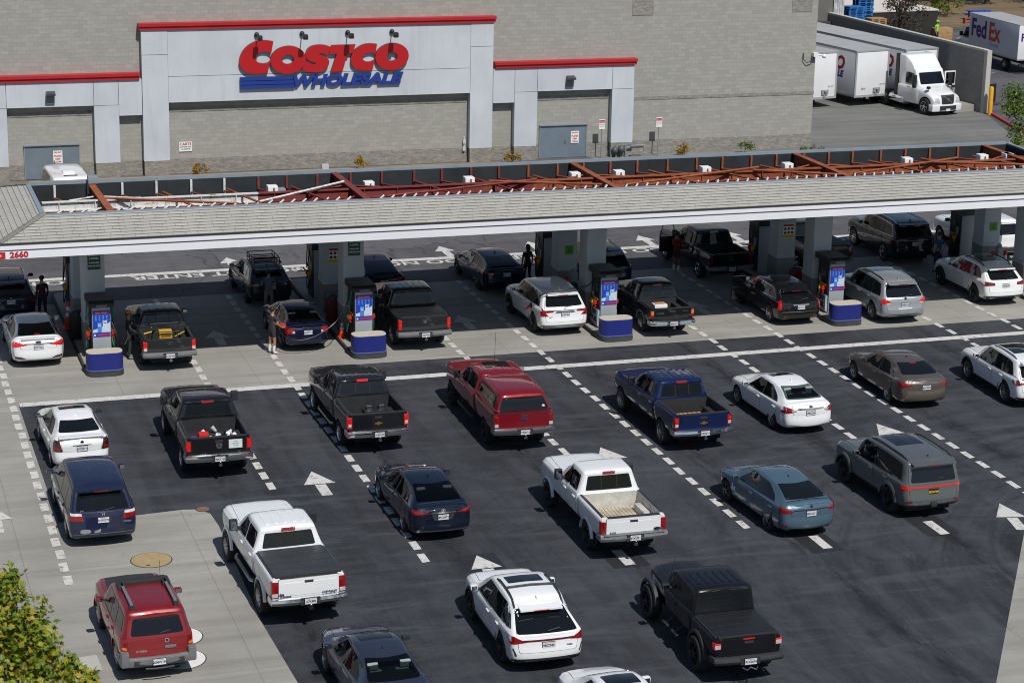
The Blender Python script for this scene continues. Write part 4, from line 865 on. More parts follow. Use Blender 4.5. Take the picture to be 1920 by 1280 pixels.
L_RED = lens('lamp_red', (0.27, 0.006, 0.008)); L_LIT = lens('brake_lit', (0.62, 0.010, 0.008), 0.22); L_DARK = lens('lamp_dark_red', (0.16, 0.006, 0.010)); L_CLR = lens('lamp_clear', (0.6, 0.6, 0.6)); L_AMB = lens('lamp_amber', (0.75, 0.26, 0.02)); L_SMOKE = lens('lamp_smoke', (0.05, 0.012, 0.012))
L_HEAD = lens('headlamp_clear', (0.5, 0.53, 0.55))
M_PLATE = mat('plate_white', (0.68, 0.70, 0.72), 0.4); M_PINK = mat('plate_ink', (0.05, 0.06, 0.13), 0.5); M_PBLK = mat('plate_black', (0.015, 0.015, 0.016), 0.4); M_PYEL = mat('plate_yellow_ink', (0.75, 0.42, 0.02), 0.5); M_GOLD = mat('badge_gold', (0.55, 0.33, 0.06), 0.3, 0.8)
_tyres = {}
def tyre_mesh(fat):
    if fat not in _tyres:
        s = fat; hw = 0.5
        b = MB().lathe([(0.62, -hw * 0.95), (0.80, -hw), (0.93, -hw * 0.96), (0.985, -hw * 0.78), (1.0, -hw * 0.4), (1.0, hw * 0.4), (0.985, hw * 0.78), (0.93, hw * 0.96), (0.80, hw), (0.66, hw * 0.92), (0.64, hw * 0.55)], axis='x', n=28)
        _tyres[fat] = b.mesh('wheel', M_TYRE, 30)
    return _tyres[fat]
_rims = {}
def rim_mesh(style):
    if style in _rims: return _rims[style]
    n, m, m2, wd, r = {'five': (5, M_SATIN, M_PLAST, 0.24, 0.68), 'ten': (10, M_SATIN, M_PLAST, 0.11, 0.68), 'split': (10, mat('alloy_bright', (0.55, 0.56, 0.58), 0.25, 1.0), M_PLAST, 0.12, 0.7), 'black': (7, mat('rim_black', (0.03, 0.03, 0.032), 0.35, 0.6), M_WELLB, 0.14, 0.68),
                       'truck': (6, M_CHROME, M_PLAST, 0.22, 0.64), 'steel': (8, M_SATIN, M_PLAST, 0.28, 0.6), 'dark5': (5, mat('alloy_dark', (0.16, 0.165, 0.17), 0.3, 1.0), M_WELLB, 0.2, 0.7)}[style]
    b = MB().lathe([(r, 0.30), (r * 0.97, 0.46), (r * 0.93, 0.47), (r * 0.90, 0.42), (r * 0.88, 0.12)], axis='x', n=28, mi=0, caps=False)
    b.lathe([(0.01, 0.10), (r * 0.9, 0.12)], axis='x', n=20, mi=1, caps=False); b.lathe([(r * 0.24, 0.2), (r * 0.22, 0.46), (r * 0.1, 0.5), (0.01, 0.5)], axis='x', n=14, mi=0, caps=False)
    for k in range(n):
        a = 2 * math.pi * k / n; c, s = math.cos(a), math.sin(a)
        for (r0, r1, w0, w1, h0, h1) in ((r * 0.15, r * 0.93, wd * 0.75, wd * 0.55, 0.46, 0.42),):
            vs = []
            for (rr, ww, hh) in ((r0, w0, h0), (r1, w1, h1)):
                for hx, sg_ in ((hh, -1), (hh, 1), (hh - 0.18, 1), (hh - 0.18, -1)):
                    q = sg_ * ww * 0.5 * 0.7; vs.append((hx, rr * c - q * s, rr * s + q * c))
            b.add(vs, [(0, 1, 2, 3), (4, 7, 6, 5), (0, 4, 5, 1), (1, 5, 6, 2), (2, 6, 7, 3), (3, 7, 4, 0)], 0)
    _rims[style] = b.mesh('rim', [m, m2], 40); return _rims[style]
def wheels(root, W, wb, r, wd, style, y0=0.0, poke=0.02):
    for y in (y0, y0 + wb):
        for s in (-1, 1):
            t = link('wheel', tyre_mesh(1), root, (s * (W / 2 - wd / 2 - 0.02 + poke), y, r)); t.scale = (wd * s, r, r)
            rm = link('rim', rim_mesh(style), t)
def arc_pts(cy, cz, r, a0, a1, n=10): return [(cy + r * math.cos(R_(a)), cz + r * math.sin(R_(a))) for a in np.linspace(a0, a1, n)]

class Car:
    def __init__(s, name, label, cat, x, y, head, color, group='vehicles waiting and fuelling'):
        s.t = thing(name, label, cat, (x, y, 0.010), -R_(head), group); s.c = color
    def skin(s, lofts, nu=3):
        """lofts: list of (part name, stations, rear profile, bulge, material)"""
        s.bv = []; s.ob = []
        for nm, st, rear, bl, m in lofts:
            v, f = loft(st, nu=nu, rear=rear, bulge=bl); s.bv.append(BVHTree.FromPolygons([Vector(p) for p in v], f)); s.ob.append(to_obj(nm, v, f, [m or s.c], s.t))
        allv, allf = [], []
        for o in s.ob:
            k = len(allv); allv += [q.co.copy() for q in o.data.vertices]; allf += [tuple(i + k for i in p.vertices) for p in o.data.polygons]
        s.all = BVHTree.FromPolygons(allv, allf)
    def wells(s, W, ys, r, depth=0.42, i=None):
        b = MB()
        for y in ys:
            for sg_ in (-1, 1):
                o = len(b.v); b.lathe([(r, 0), (r, 1)], axis='x', n=26)
                for k in range(o, len(b.v)):
                    p = b.v[k]; b.v[k] = (sg_ * (W / 2 - depth + p[0] * (depth + 0.3)), p[1] + y, p[2] + s.wr)
        return (b, M_WELLB)
    def panel(s, name, poly, mode, m=None, off=0.007, parent=None, gap=True, g=0.08, r=0.03, bv=None, skirt=0.02, smooth=40):
        bv = bv or s.all; poly = rpoly(poly, r) if r else poly; mb = MB()
        if gap: patch(bv, grow(poly, 0.012), mode, off * 0.45, g, 1, mb, off * 0.45 + 0.004)
        patch(bv, poly, mode, off, g, 0, mb, skirt if not gap else off * 0.5)
        if not mb.f: return None
        me = mb.mesh(name, [m or s.c, M_GAP], None); fixn(me); smooth_mesh(me, smooth)
        return link(name, me, parent or s.t)
    def pair(s, name, poly, mode, m, **kw):
        if mode in ('left',):
            a = s.panel(name, poly, 'left', m, **kw); b = s.panel(name, poly, 'right', m, **kw)
        else:
            a = s.panel(name, poly, mode, m, **kw); b = s.panel(name, [(-p[0], p[1]) for p in poly][::-1], mode, m, **kw)
        return a, b
    def plate(s, z, txt, y=None, x=0.0, style='white', tilt=0.0):
        if y is None:
            h = s.all.ray_cast(Vector((x, -20, z)), Vector((0, 1, 0)))[0]; y = h.y if h else -1
        p = MB().box(-0.155, 0.155, -0.018, 0.004, -0.075, 0.075).build('license_plate', M_PBLK if style == 'black' else M_PLATE, s.t, (x, y - 0.004, z), (tilt, 0, 0))
        MB().box(-0.17, 0.17, -0.01, 0.006, -0.09, 0.09).build('plate_frame', M_PLAST, p)
        text('plate_lettering', txt, 0.088, M_PYEL if style == 'black' else M_PINK, p, (0, -0.021, -0.008), extrude=0.001, offset=0.003, sx=0.92)
        if style != 'black': MB().box(-0.1, 0.1, -0.0195, -0.0185, 0.053, 0.064).build('plate_header', mat('plate_red', (0.45, 0.16, 0.18), 0.5) if style == 'white' else mat('plate_picture', (0.5, 0.25, 0.12), 0.5, vary=0.8, vscale=30), p)
        return p
    def badge(s, x, z, txt=None, size=0.07, m=None, kind=None, sx=1.0, off=0.0, nm='badge'):
        m = m or M_CHROME; h = s.all.ray_cast(Vector((x, -20, z)), Vector((0, 1, 0)))[0]
        if h is None: return
        y = h.y - 0.014 - off - getattr(s, 'boff', 0)
        if txt: return text(nm, txt, size, m, s.t, (x, y, z), extrude=0.004, offset=size * 0.02, sx=sx)
        b = MB()
        if kind == 'bowtie': b.prism([(-0.13, -0.02), (-0.045, -0.02), (-0.05, -0.05), (0.04, -0.05), (0.035, -0.02), (0.115, -0.02), (0.13, 0.02), (0.045, 0.02), (0.05, 0.05), (-0.04, 0.05), (-0.035, 0.02), (-0.115, 0.02)], y - 0.01, y + 0.02, 'y')
        elif kind == 'oval': b.prism(ell(0, 0, 0.105, 0.045), y - 0.006, y + 0.02, 'y', 0); b.prism(ell(0, 0, 0.092, 0.034), y - 0.010, y - 0.007, 'y', 1)
        elif kind == 'ring': b.prism(ell(0, 0, 0.055, 0.055), y - 0.006, y + 0.02, 'y', 0); b.prism(ell(0, 0, 0.036, 0.036), y - 0.010, y - 0.007, 'y', 1)
        elif kind == 'ovals': b.prism(ell(0, 0, 0.065, 0.045), y - 0.006, y + 0.02, 'y', 0); b.prism(ell(0, 0, 0.05, 0.032), y - 0.009, y - 0.0065, 'y', 2); b.prism(ell(0, 0.008, 0.02, 0.035), y - 0.012, y - 0.0095, 'y', 0)
        elif kind == 'shield': b.prism([(-0.09, 0.09), (0.09, 0.09), (0.10, 0.0), (0.055, -0.09), (-0.055, -0.09), (-0.10, 0.0)], y - 0.012, y + 0.02, 'y', 0); b.prism([(-0.05, 0.05), (0.05, 0.05), (0.02, -0.05), (-0.02, -0.05)], y - 0.016, y - 0.0125, 'y', 2)
        b.v = [(p[0] + x, p[1], p[2] + z) for p in b.v]
        return b.build(nm, [m, mat('badge_blue', (0.01, 0.02, 0.10), 0.3), M_PLAST], s.t)
    def mirrors(s, y, z, x, m=None, tall=False, parent=None):
        for sg_ in (-1, 1):
            b = MB(); hh, ww = (0.16, 0.115) if tall else (0.07, 0.10)
            b.rbox(min(sg_ * x, sg_ * (x + 2 * ww)), max(sg_ * x, sg_ * (x + 2 * ww)), y - 0.07, y + 0.09, z - hh, z + hh, 0.045, 0)
            b.rbox(min(sg_ * (x - 0.14), sg_ * (x + 0.05)), max(sg_ * (x - 0.14), sg_ * (x + 0.05)), y - 0.03, y + 0.04, z - hh * 0.9, z - hh * 0.35, 0.015, 1)
            b.box(min(sg_ * (x + 0.03), sg_ * (x + 2 * ww - 0.03)), max(sg_ * (x + 0.03), sg_ * (x + 2 * ww - 0.03)), y - 0.076, y - 0.07, z - hh * 0.75, z + hh * 0.75, 2)
            b.build('mirror', [m or s.c, M_PLAST, mat('mirror_glass', (0.3, 0.33, 0.36), 0.05, 1.0)], s.t)
    def rails(s, x, y0, y1, z, m=M_PLAST, r=0.022, cross=()):
        zz = lambda y: (lambda h: h.z if h else z)(s.all.ray_cast(Vector((x, y, 20)), Vector((0, 0, -1)))[0])
        ys = np.linspace(y0, y1, 8)
        for sg_ in (-1, 1):
            pts = [(sg_ * x, y, zz(y) + (0.045 if 0 < i < 7 else 0.0)) for i, y in enumerate(ys)]
            MB().tube(pts, r, 6).build('roof_rail', m, s.t)
        for y in cross: MB().tube([(-x, y, zz(y) + 0.06), (0, y, zz(y) + 0.085), (x, y, zz(y) + 0.06)], 0.025, 6).build('cross_bar', m, s.t)
    def fin(s, y, x=0.0, m=None):
        h = s.all.ray_cast(Vector((x, y, 20)), Vector((0, 0, -1)))[0]
        if h: MB().prism([(y - 0.09, h.z - 0.01), (y + 0.09, h.z - 0.01), (y - 0.06, h.z + 0.06), (y - 0.085, h.z + 0.055)], x - 0.018, x + 0.018, 'x').build('antenna_fin', m or s.c, s.t)
    def seats(s, rows, z, m, belt=None):
        for y, w in rows:
            for x in (-w, w):
                MB().rbox(x - 0.24, x + 0.24, y - 0.07, y + 0.10, z - 0.30, z + 0.06, 0.05).rbox(x - 0.14, x + 0.14, y - 0.06, y + 0.05, z + 0.08, z + 0.26, 0.05).build('seat', m, s.t)
    def bar(s, name, w, z0, z1, yc, th, m, wrap=0.28, bow=0.08, notch=False, top=None):
        """a bumper bar that bows out and wraps round the corners"""
        n = 16; prof = [(0, z0), (-th * 0.8, z0 + 0.02), (-th, (z0 + z1) / 2), (-th * 0.9, z1 - 0.03), (-th * 0.6, z1), (0.02, z1)]; b = MB(); rows = []
        xs = np.linspace(-1, 1, n + 1); cs = []
        for t in xs: cs.append((w * t, yc + bow * abs(t) ** 3 - bow * 0.2))
        cs = [(-w + 0.0, cs[0][1] + wrap)] + cs + [(w - 0.0, cs[-1][1] + wrap)]
        vs = []; fs = []; L = len(prof)
        for i, (x, y) in enumerate(cs):
            dx, dy = (0, 1)
            if i == 0: nx, ny = -1, 0
            elif i == len(cs) - 1: nx, ny = 1, 0
            elif i == 1: nx, ny = -0.7, 0.7
            elif i == len(cs) - 2: nx, ny = 0.7, 0.7
            else: nx, ny = 0, 1
            for d, z in prof:
                if abs(nx) > 0.5: vs.append((x - abs(d) * 0 + (nx * (-d) * 0.35), y + d * (0.0 if i in (0, len(cs) - 1) else 0.9), z))
                else: vs.append((x, y + d, z))
        for i in range(len(cs) - 1):
            for k in range(L - 1): fs.append((i * L + k, (i + 1) * L + k, (i + 1) * L + k + 1, i * L + k + 1))
            fs.append((i * L + L - 1, (i + 1) * L + L - 1, (i + 1) * L, i * L))
        fs.append(tuple(range(L))); fs.append(tuple(range((len(cs) - 1) * L, len(cs) * L))[::-1]); b.add(vs, fs)
        o = b.build(name, m, s.t, fixn=True)
        if top: MB().rbox(-w * 0.93, w * 0.93, yc - th * 0.9, yc + 0.06, z1 - 0.004, z1 + 0.012, 0.005).build('step_pad', top, o)
        return o
    def flares(s, W, ys, r, m, wd=0.05, tk=0.07, a0=8, a1=172):
        for y in ys:
            for sg_ in (-1, 1):
                o_, i_ = arc_pts(y, s.wr, r + tk, a0, a1, 14), arc_pts(y, s.wr, r - 0.01, a0, a1, 14); vs = []; fs = []; x0, x1 = sg_ * (W / 2 - 0.05), sg_ * (W / 2 + wd)
                for (a, c), (d, e) in zip(o_, i_): vs += [(x0, a, c), (x1 - sg_ * 0.02, a, c), (x1, (a + d) / 2, (c + e) / 2), (x1, d, e), (x0, d, e)]
                for k in range(13):
                    for q in range(5): fs.append((k * 5 + q, k * 5 + (q + 1) % 5, (k + 1) * 5 + (q + 1) % 5, (k + 1) * 5 + q))
                fs += [(0, 1, 2, 3, 4), tuple(65 + q for q in (4, 3, 2, 1, 0))]
                MB().add(vs, fs).build('fender_flare', m, s.t, fixn=True)
    def handle(s, door, y, z, m=None, side=None):
        for sg_, d in zip((-1, 1), door):
            h = s.all.ray_cast(Vector((sg_ * 20, y, z)), Vector((-sg_, 0, 0)))[0]
            if h and d: MB().rbox(min(h.x, h.x + sg_ * 0.045), max(h.x, h.x + sg_ * 0.045), y - 0.1, y + 0.1, z - 0.018, z + 0.018, 0.012).build('handle', m or s.c, d)

def side_set(k, doors, dlo, zlo, zhi, hz, m_glass, handle_m=None, chrome=None, pillar=True):
    """doors: list of (y0,y1,cut) rear to front; dlo: window polygons per door; cut shapes the rear wheel arch corner"""
    if pillar and dlo[0] and dlo[1]:
        r_, f_ = dlo[0], dlo[1]; strip = [(r_[1][0] - 0.01, r_[1][1]), (f_[0][0] + 0.01, f_[0][1]), (f_[3][0] + 0.01, f_[3][1]), (r_[2][0] - 0.01, r_[2][1])]
        for sd_ in ('left', 'right'): k.panel('pillar_trim', strip, sd_, M_PLAST, off=0.007, gap=False, r=0, g=0.06)
    for (y0, y1, cut), win in zip(doors, dlo):
        poly = [(y0, zlo), (y1, zlo), (y1, zhi), (y0, zhi)]
        if cut: poly = [(y0 + cut[0], zlo), (y1, zlo), (y1, zhi), (y0, zhi), (y0, zlo + cut[1])]
        d = k.pair('door', poly, 'left', None, r=0.04)
        if hz: k.handle(d, y0 + 0.16, hz, handle_m)
        if win:
            for sd_, dd in zip(('left', 'right'), d):
                if chrome: k.panel('window_trim', grow(win, 0.025), sd_, chrome, off=0.005, parent=dd, gap=False, r=0.04, g=0.06)
                k.panel('door_window', win, sd_, m_glass, off=0.010, parent=dd, gap=False, r=0.04, g=0.06, skirt=0.012)

def sedan(name, label, x, y, head, color, ro=1.06, wb=2.8, fo=0.98, W=1.83, H=1.45, deck=1.07, belt=0.95, wr=0.33, yb0=-0.70, yb1=0.36, yw1=1.52, yw0=2.42, hood=0.98, rim='ten', z0=0.24, gl=G_DARK, see=False,
          rear=((0.25, 0.05), (0.42, 0.0), (0.62, 0.0), (0.78, 0.05), (0.98, 0.02), (1.1, 0.06)), lamps=(), plate=(0.80, '8ABC123', 'white'), chrome=None, nq=True, sunroof=None, roofm=None, seatm='dark', mir=None, quarter=None, cat='sedan', fin=True, rear_glass=None, lid=True):
    k = Car(name, label, cat, x, y, head, color); k.wr = wr; h = W / 2; yr = -ro; wt = h - 0.33
    st = [(yr, yr + 0.03, z0 + 0.10, deck - 0.16, deck - 0.07, h - 0.17, h - 0.33), (yr + 0.09, yr + 0.10, z0 + 0.03, deck - 0.10, deck - 0.015, h - 0.07, h - 0.24), (yr + 0.32, yr + 0.32, z0, deck - 0.07, deck, h - 0.02, h - 0.22),
          (yb0, yb0, z0, belt + 0.06, deck + 0.02, h, h - 0.24), (yb0 + (yb1 - yb0) * 0.5, yb0 + (yb1 - yb0) * 0.5, z0, belt + 0.03, deck + (H - deck) * 0.60, h, wt + 0.02), (yb1, yb1, z0, belt + 0.01, H - 0.045, h, wt), ((yb1 + yw1) / 2, (yb1 + yw1) / 2, z0, belt, H, h, wt + 0.01),
          (yw1, yw1, z0, belt - 0.02, H - 0.055, h, wt - 0.02), ((yw1 + yw0) / 2, (yw1 + yw0) / 2, z0, belt - 0.03, hood + (H - hood) * 0.56, h, wt + 0.03), (yw0, yw0, z0, belt - 0.04, hood + 0.02, h - 0.01, h - 0.22), (yw0 + 0.35, yw0 + 0.35, z0, hood - 0.09, hood - 0.02, h - 0.01, h - 0.22),
          (wb + fo * 0.45, wb + fo * 0.45, z0, hood - 0.16, hood - 0.09, h - 0.05, h - 0.25), (wb + fo * 0.85, wb + fo * 0.85, z0, hood - 0.30, hood - 0.22, h - 0.18, h - 0.36), (wb + fo, wb + fo, z0 + 0.08, hood - 0.44, hood - 0.36, h - 0.34, h - 0.50)]
    k.skin([('body', st, rear, (0.09, 0.12), None)])
    cuts = [k.wells(W, (0, wb), wr + 0.055)]
    zl, zh = belt + 0.03, H - 0.115
    rd = [(yb0 + 0.42, zl + 0.02), ((yb1 + yw1) / 2 - 0.10, zl - 0.015), ((yb1 + yw1) / 2 - 0.06, zh + 0.015), (yb1 + 0.14, zh - 0.01), (yb0 + 0.66, zl + 0.16)]
    fd = [((yb1 + yw1) / 2 - 0.02, zl - 0.02), (yw0 - 0.36, zl - 0.035), (yw1 - 0.02, zh - 0.01), ((yb1 + yw1) / 2 + 0.0, zh + 0.015)]
    rg = rear_glass or [(-(h - 0.25), deck + 0.045), (h - 0.25, deck + 0.045), (h - 0.375, H - 0.075), (-(h - 0.375), H - 0.075)]
    wg = [(-(h - 0.26), hood + 0.06), (h - 0.26, hood + 0.06), (h - 0.40, H - 0.10), (-(h - 0.40), H - 0.10)]
    if see:
        cuts.append((MB().prism([(yb0 + 0.55, zl + 0.05), (yw0 - 0.45, zl), (yw1 - 0.05, zh - 0.04), (yb1 + 0.16, zh - 0.04)], -2, 2, 'x'), M_INT))
        cuts.append((MB().prism([(-(h - 0.32), deck + 0.075), (h - 0.32, deck + 0.075), (h - 0.44, H - 0.11), (-(h - 0.44), H - 0.11)], yb0 - 0.4, yw0 + 0.2, 'y'), M_INT))
        k.seats([(yb0 + 0.62, 0.40), ((yb1 + yw1) / 2 + 0.05, 0.38)], deck + 0.03, M_SEAT[seatm])
        MB().rbox(-(h - 0.36), h - 0.36, yb0 + 0.1, yb0 + 0.55, deck - 0.0, deck + 0.05, 0.02).build('parcel_shelf', M_SEAT[seatm], k.t)
    ym = (yb1 + yw1) / 2 - 0.04
    side_set(k, [(yb0 + 0.40 if not quarter else yb0 + 0.45, ym, (0.36, 0.30)), (ym + 0.02, yw0 - 0.12, None)], [rd, fd], z0 + 0.10, belt - 0.035, belt - 0.13, gl, None, chrome)
    k.panel('rear_window', rg, 'rear', gl, off=0.008, gap=False, r=0.05, g=0.05, skirt=0.012)
    k.panel('windshield', wg, 'front', gl, off=0.008, gap=False, r=0.05, g=0.05, skirt=0.012)
    if lid: k.panel('trunk_lid', [(-(h - 0.30), 0.74), (h - 0.30, 0.74), (h - 0.27, deck - 0.06), (-(h - 0.27), deck - 0.06)], 'rear', None, off=0.006, r=0.06)
    if sunroof: k.panel('sunroof', [(-0.40, sunroof[0]), (0.40, sunroof[0]), (0.40, sunroof[1]), (-0.40, sunroof[1])], 'top', G_DARK, off=0.006, gap=True, r=0.05)
    if roofm: k.panel('roof_panel', [(-(wt - 0.02), yb1 + 0.02), (wt - 0.02, yb1 + 0.02), (wt - 0.02, yw1 - 0.02), (-(wt - 0.02), yw1 - 0.02)], 'top', roofm, off=0.005, gap=False, r=0.06)
    k.panel('hood', [(-(h - 0.24), yw0 + 0.10), (h - 0.24, yw0 + 0.10), (h - 0.34, wb + fo * 0.72), (-(h - 0.34), wb + fo * 0.72)], 'top', None, off=0.006, r=0.08)
    k.pair('headlight', [(h - 0.42, hood - 0.34), (h - 0.16, hood - 0.30), (h - 0.10, hood - 0.16), (h - 0.30, hood - 0.22)], 'front', L_HEAD, gap=False)
    for q in lamps: lamp(k, q)
    k.plate(plate[0], plate[1], style=plate[2]); wheels(k.t, W, wb, wr, 0.23, rim, 0, 0.012); k.mirrors(yw0 - 0.48, belt + 0.07, h - 0.01, mir)
    if fin: k.fin(yb1 + 0.15)
    boolean(k.ob[0], cuts); smooth_mesh(k.ob[0].data)
    MB().box(-h + 0.25, h - 0.25, yr + 0.3, wb + fo - 0.3, 0.2, z0 + 0.05).build('underbody', M_WELLB, k.t)
    return k
def lamp(k, q):
    """(name, polygon, material, mode, mirrored)"""
    nm, poly, m = q[:3]; mode = q[3] if len(q) > 3 else 'rear'; mir = q[4] if len(q) > 4 else True; off = q[5] if len(q) > 5 else 0.012
    if mir: k.pair(nm, poly, mode, m, off=off, gap=False, r=0.02, g=0.05, skirt=0.02)
    else: k.panel(nm, poly, mode, m, off=off, gap=False, r=0.02, g=0.05, skirt=0.02)

def suv(name, label, x, y, head, color, ro=1.0, wb=2.85, fo=0.95, W=1.95, H=1.74, belt=1.08, wr=0.37, slant=0.36, yw1=1.75, yw0=2.55, hood=1.12, rim='five', z0=0.30, gl=G_DARK, rear=((0.3, 0.06), (0.45, 0.0), (0.7, 0.0), (0.8, 0.04), (1.0, 0.05), (1.1, 0.06)), lamps=(), plate=(0.86, '8ABC123', 'white'),
        chrome=None, sunroof=None, see=False, seatm='dark', mir=None, cat='SUV', boxy=0.0, rg=None, clad=None, dlo_end=0.42, rails=None, spoiler=True, hatch=True, roof_drop=0.05, fin=True, tallmir=False, flare=None, wd=0.25, poke=0.012, hood_m=None, pillar=0.05, taper=0.0):
    k = Car(name, label, cat, x, y, head, color); k.wr = wr; h = W / 2; yr = -ro; wt = h - 0.27 + 0.09 * boxy; yt = yr + slant
    st = [(yr, yt - 0.02, z0 + 0.10, belt - 0.02, H - 0.13 - roof_drop, h - 0.13, wt - 0.07 - taper), (yr + 0.08, yt + 0.05, z0 + 0.03, belt, H - 0.06 - roof_drop, h - 0.05, wt - 0.02 - taper), (yr + 0.30, yt + 0.25, z0, belt + 0.01, H - 0.02 - roof_drop, h - 0.01, wt - taper * 0.7), (0.1, 0.15, z0, belt, H - roof_drop * 0.5, h, wt),
          ((0.1 + yw1) / 2, (0.1 + yw1) / 2, z0, belt - 0.01, H, h, wt + 0.01), (yw1, yw1, z0, belt - 0.02, H - 0.04, h, wt - 0.01), ((yw1 + yw0) / 2, (yw1 + yw0) / 2, z0, belt - 0.03, hood + (H - hood) * 0.57, h, wt + 0.04), (yw0, yw0, z0, belt - 0.03, hood + 0.02, h - 0.01, h - 0.20), (yw0 + 0.35, yw0 + 0.35, z0, hood - 0.09, hood, h - 0.01, h - 0.18),
          (wb + fo * 0.5, wb + fo * 0.5, z0, hood - 0.12, hood - 0.04, h - 0.04, h - 0.21), (wb + fo * 0.86, wb + fo * 0.86, z0, hood - 0.2 - 0.1 * (1 - boxy), hood - 0.13 - 0.08 * (1 - boxy), h - 0.13, h - 0.30), (wb + fo, wb + fo, z0 + 0.08, hood - 0.36, hood - 0.28, h - 0.28, h - 0.42)]
    k.skin([('body', st, rear, (0.07 * (1 - 0.5 * boxy), 0.10), None)])
    cuts = [k.wells(W, (0, wb), wr + 0.06)]; zl, zh = belt + 0.03, H - 0.13; ym = 1.0 + (yw1 - 1.75) * 0.5
    y2 = 0.16
    qd = [(yr + dlo_end, zl + 0.03), (y2 - 0.02, zl), (y2 - 0.02, zh - 0.01), (yt + dlo_end * 0.7, zh - 0.05 - roof_drop * 0.5)]
    rd = [(y2 + 0.03, zl - 0.01), (ym - 0.04, zl - 0.02), (ym - 0.04, zh + 0.01), (y2 + 0.03, zh - 0.01)]
    fd = [(ym + 0.02, zl - 0.03), (yw0 - 0.30, zl - 0.03), (yw1 + 0.04, zh - 0.0), (ym + 0.02, zh + 0.01)]
    side_set(k, [(y2 - 0.04, ym, (0.32, 0.34)), (ym + 0.02, yw0 - 0.10, None)], [rd, fd], z0 + 0.12, belt - 0.03, belt - 0.13, gl, None, chrome)
    if dlo_end < 1.0:
        for sd_ in ('left', 'right'):
            if not boxy or boxy > 0.55 or clad: k.panel('pillar_trim', [(qd[1][0] - 0.01, qd[1][1]), (rd[0][0] + 0.01, rd[0][1]), (rd[3][0] + 0.01, rd[3][1]), (qd[2][0] - 0.01, qd[2][1])], sd_, M_PLAST, off=0.007, gap=False, r=0, g=0.06)
            if chrome: k.panel('window_trim', grow(qd, 0.025), sd_, chrome, off=0.005, gap=False, r=0.05, g=0.06)
            k.panel('quarter_window', qd, sd_, gl, off=0.010, gap=False, r=0.06, g=0.06, skirt=0.012)
    rg = rg or [(-(h - 0.22), belt + 0.05), (h - 0.22, belt + 0.05), (wt - 0.06 - taper, H - 0.20 - roof_drop), (-(wt - 0.06 - taper), H - 0.20 - roof_drop)]
    if hatch: k.panel('tailgate', [(-(h - 0.22), 0.62), (h - 0.22, 0.62), (h - 0.17, belt), (wt - 0.03 - taper, H - 0.14 - roof_drop), (-(wt - 0.03 - taper), H - 0.14 - roof_drop), (-(h - 0.17), belt)], 'rear', None, off=0.005, r=0.08)
    k.panel('rear_window', rg, 'rear', gl, off=0.011, gap=False, r=0.07, g=0.05, skirt=0.012)
    k.panel('windshield', [(-(h - 0.24), hood + 0.06), (h - 0.24, hood + 0.06), (wt - 0.08, H - 0.10), (-(wt - 0.08), H - 0.10)], 'front', gl, off=0.008, gap=False, r=0.05, g=0.05, skirt=0.012)
    if spoiler:
        zz = H - 0.09 - roof_drop
        MB().prism([(yt - 0.155, zz - 0.04), (yt + 0.25, zz + 0.02), (yt + 0.25, zz + 0.06), (yt - 0.155, zz + 0.005)], -(wt - 0.08 - taper), wt - 0.08 - taper, 'x').build('spoiler', color, k.t, angle=0)
        MB().box(-0.2, 0.2, yt - 0.165, yt - 0.15, zz - 0.042, zz - 0.02).build('brake_light', L_RED, k.t)
    if sunroof: k.panel('sunroof', [(-0.46, sunroof[0]), (0.46, sunroof[0]), (0.46, sunroof[1]), (-0.46, sunroof[1])], 'top', G_DARK, off=0.006, gap=True, r=0.05)
    k.panel('hood', [(-(h - 0.22), yw0 + 0.12), (h - 0.22, yw0 + 0.12), (h - 0.32, wb + fo * 0.76), (-(h - 0.32), wb + fo * 0.76)], 'top', hood_m, off=0.006, r=0.08)
    k.pair('headlight', [(h - 0.40, hood - 0.36), (h - 0.14, hood - 0.32), (h - 0.10, hood - 0.14), (h - 0.34, hood - 0.2)], 'front', L_HEAD, gap=False)
    if clad:
        k.panel('bumper_cladding', [(-(h - 0.06), z0 + 0.03), (h - 0.06, z0 + 0.03), (h - 0.06, clad[0]), (-(h - 0.06), clad[0])], 'rear', clad[1], off=0.012, gap=False, r=0.05, g=0.06)
        k.flares(W - 0.02, (0, wb), wr + 0.06, clad[1], 0.012, 0.06)
        for sd_ in ('left', 'right'): k.panel('sill_cladding', [(wr + 0.12, z0 + 0.02), (wb - wr - 0.12, z0 + 0.02), (wb - wr - 0.12, z0 + 0.13), (wr + 0.12, z0 + 0.13)], sd_, clad[1], off=0.012, gap=False, r=0.02)
    if flare: k.flares(W - 0.02, (0, wb), wr + 0.07, flare, 0.05, 0.09)
    MB().tube([(0.0, yr + 0.05, belt + 0.06), (0.32, yr + 0.06, belt + 0.12)], 0.012, 5).build('wiper', M_PLAST, k.t)
    for q in lamps: lamp(k, q)
    k.plate(plate[0], plate[1], style=plate[2]); wheels(k.t, W, wb, wr, wd, rim, 0, poke); k.mirrors(yw0 - 0.42, belt + 0.10, h - 0.01, mir, tallmir)
    if rails: k.rails(wt - 0.06, rails[0], rails[1], H, rails[2], 0.024, rails[3] if len(rails) > 3 else ())
    if fin: k.fin(yt + 0.35)
    if see:
        cuts.append((MB().prism([(y2 + 0.05, zl + 0.03), (yw0 - 0.42, zl + 0.03), (yw1 - 0.02, zh - 0.04), (y2 + 0.05, zh - 0.05)], -2, 2, 'x'), M_INT))
        cuts.append((MB().prism([(-(h - 0.30), belt + 0.09), (h - 0.30, belt + 0.09), (wt - 0.13, H - 0.22), (-(wt - 0.13), H - 0.22)], yr - 0.4, yw0 + 0.2, 'y'), M_INT))
        k.seats([(0.35, 0.42), (1.3, 0.40)], belt + 0.06, M_SEAT[seatm])
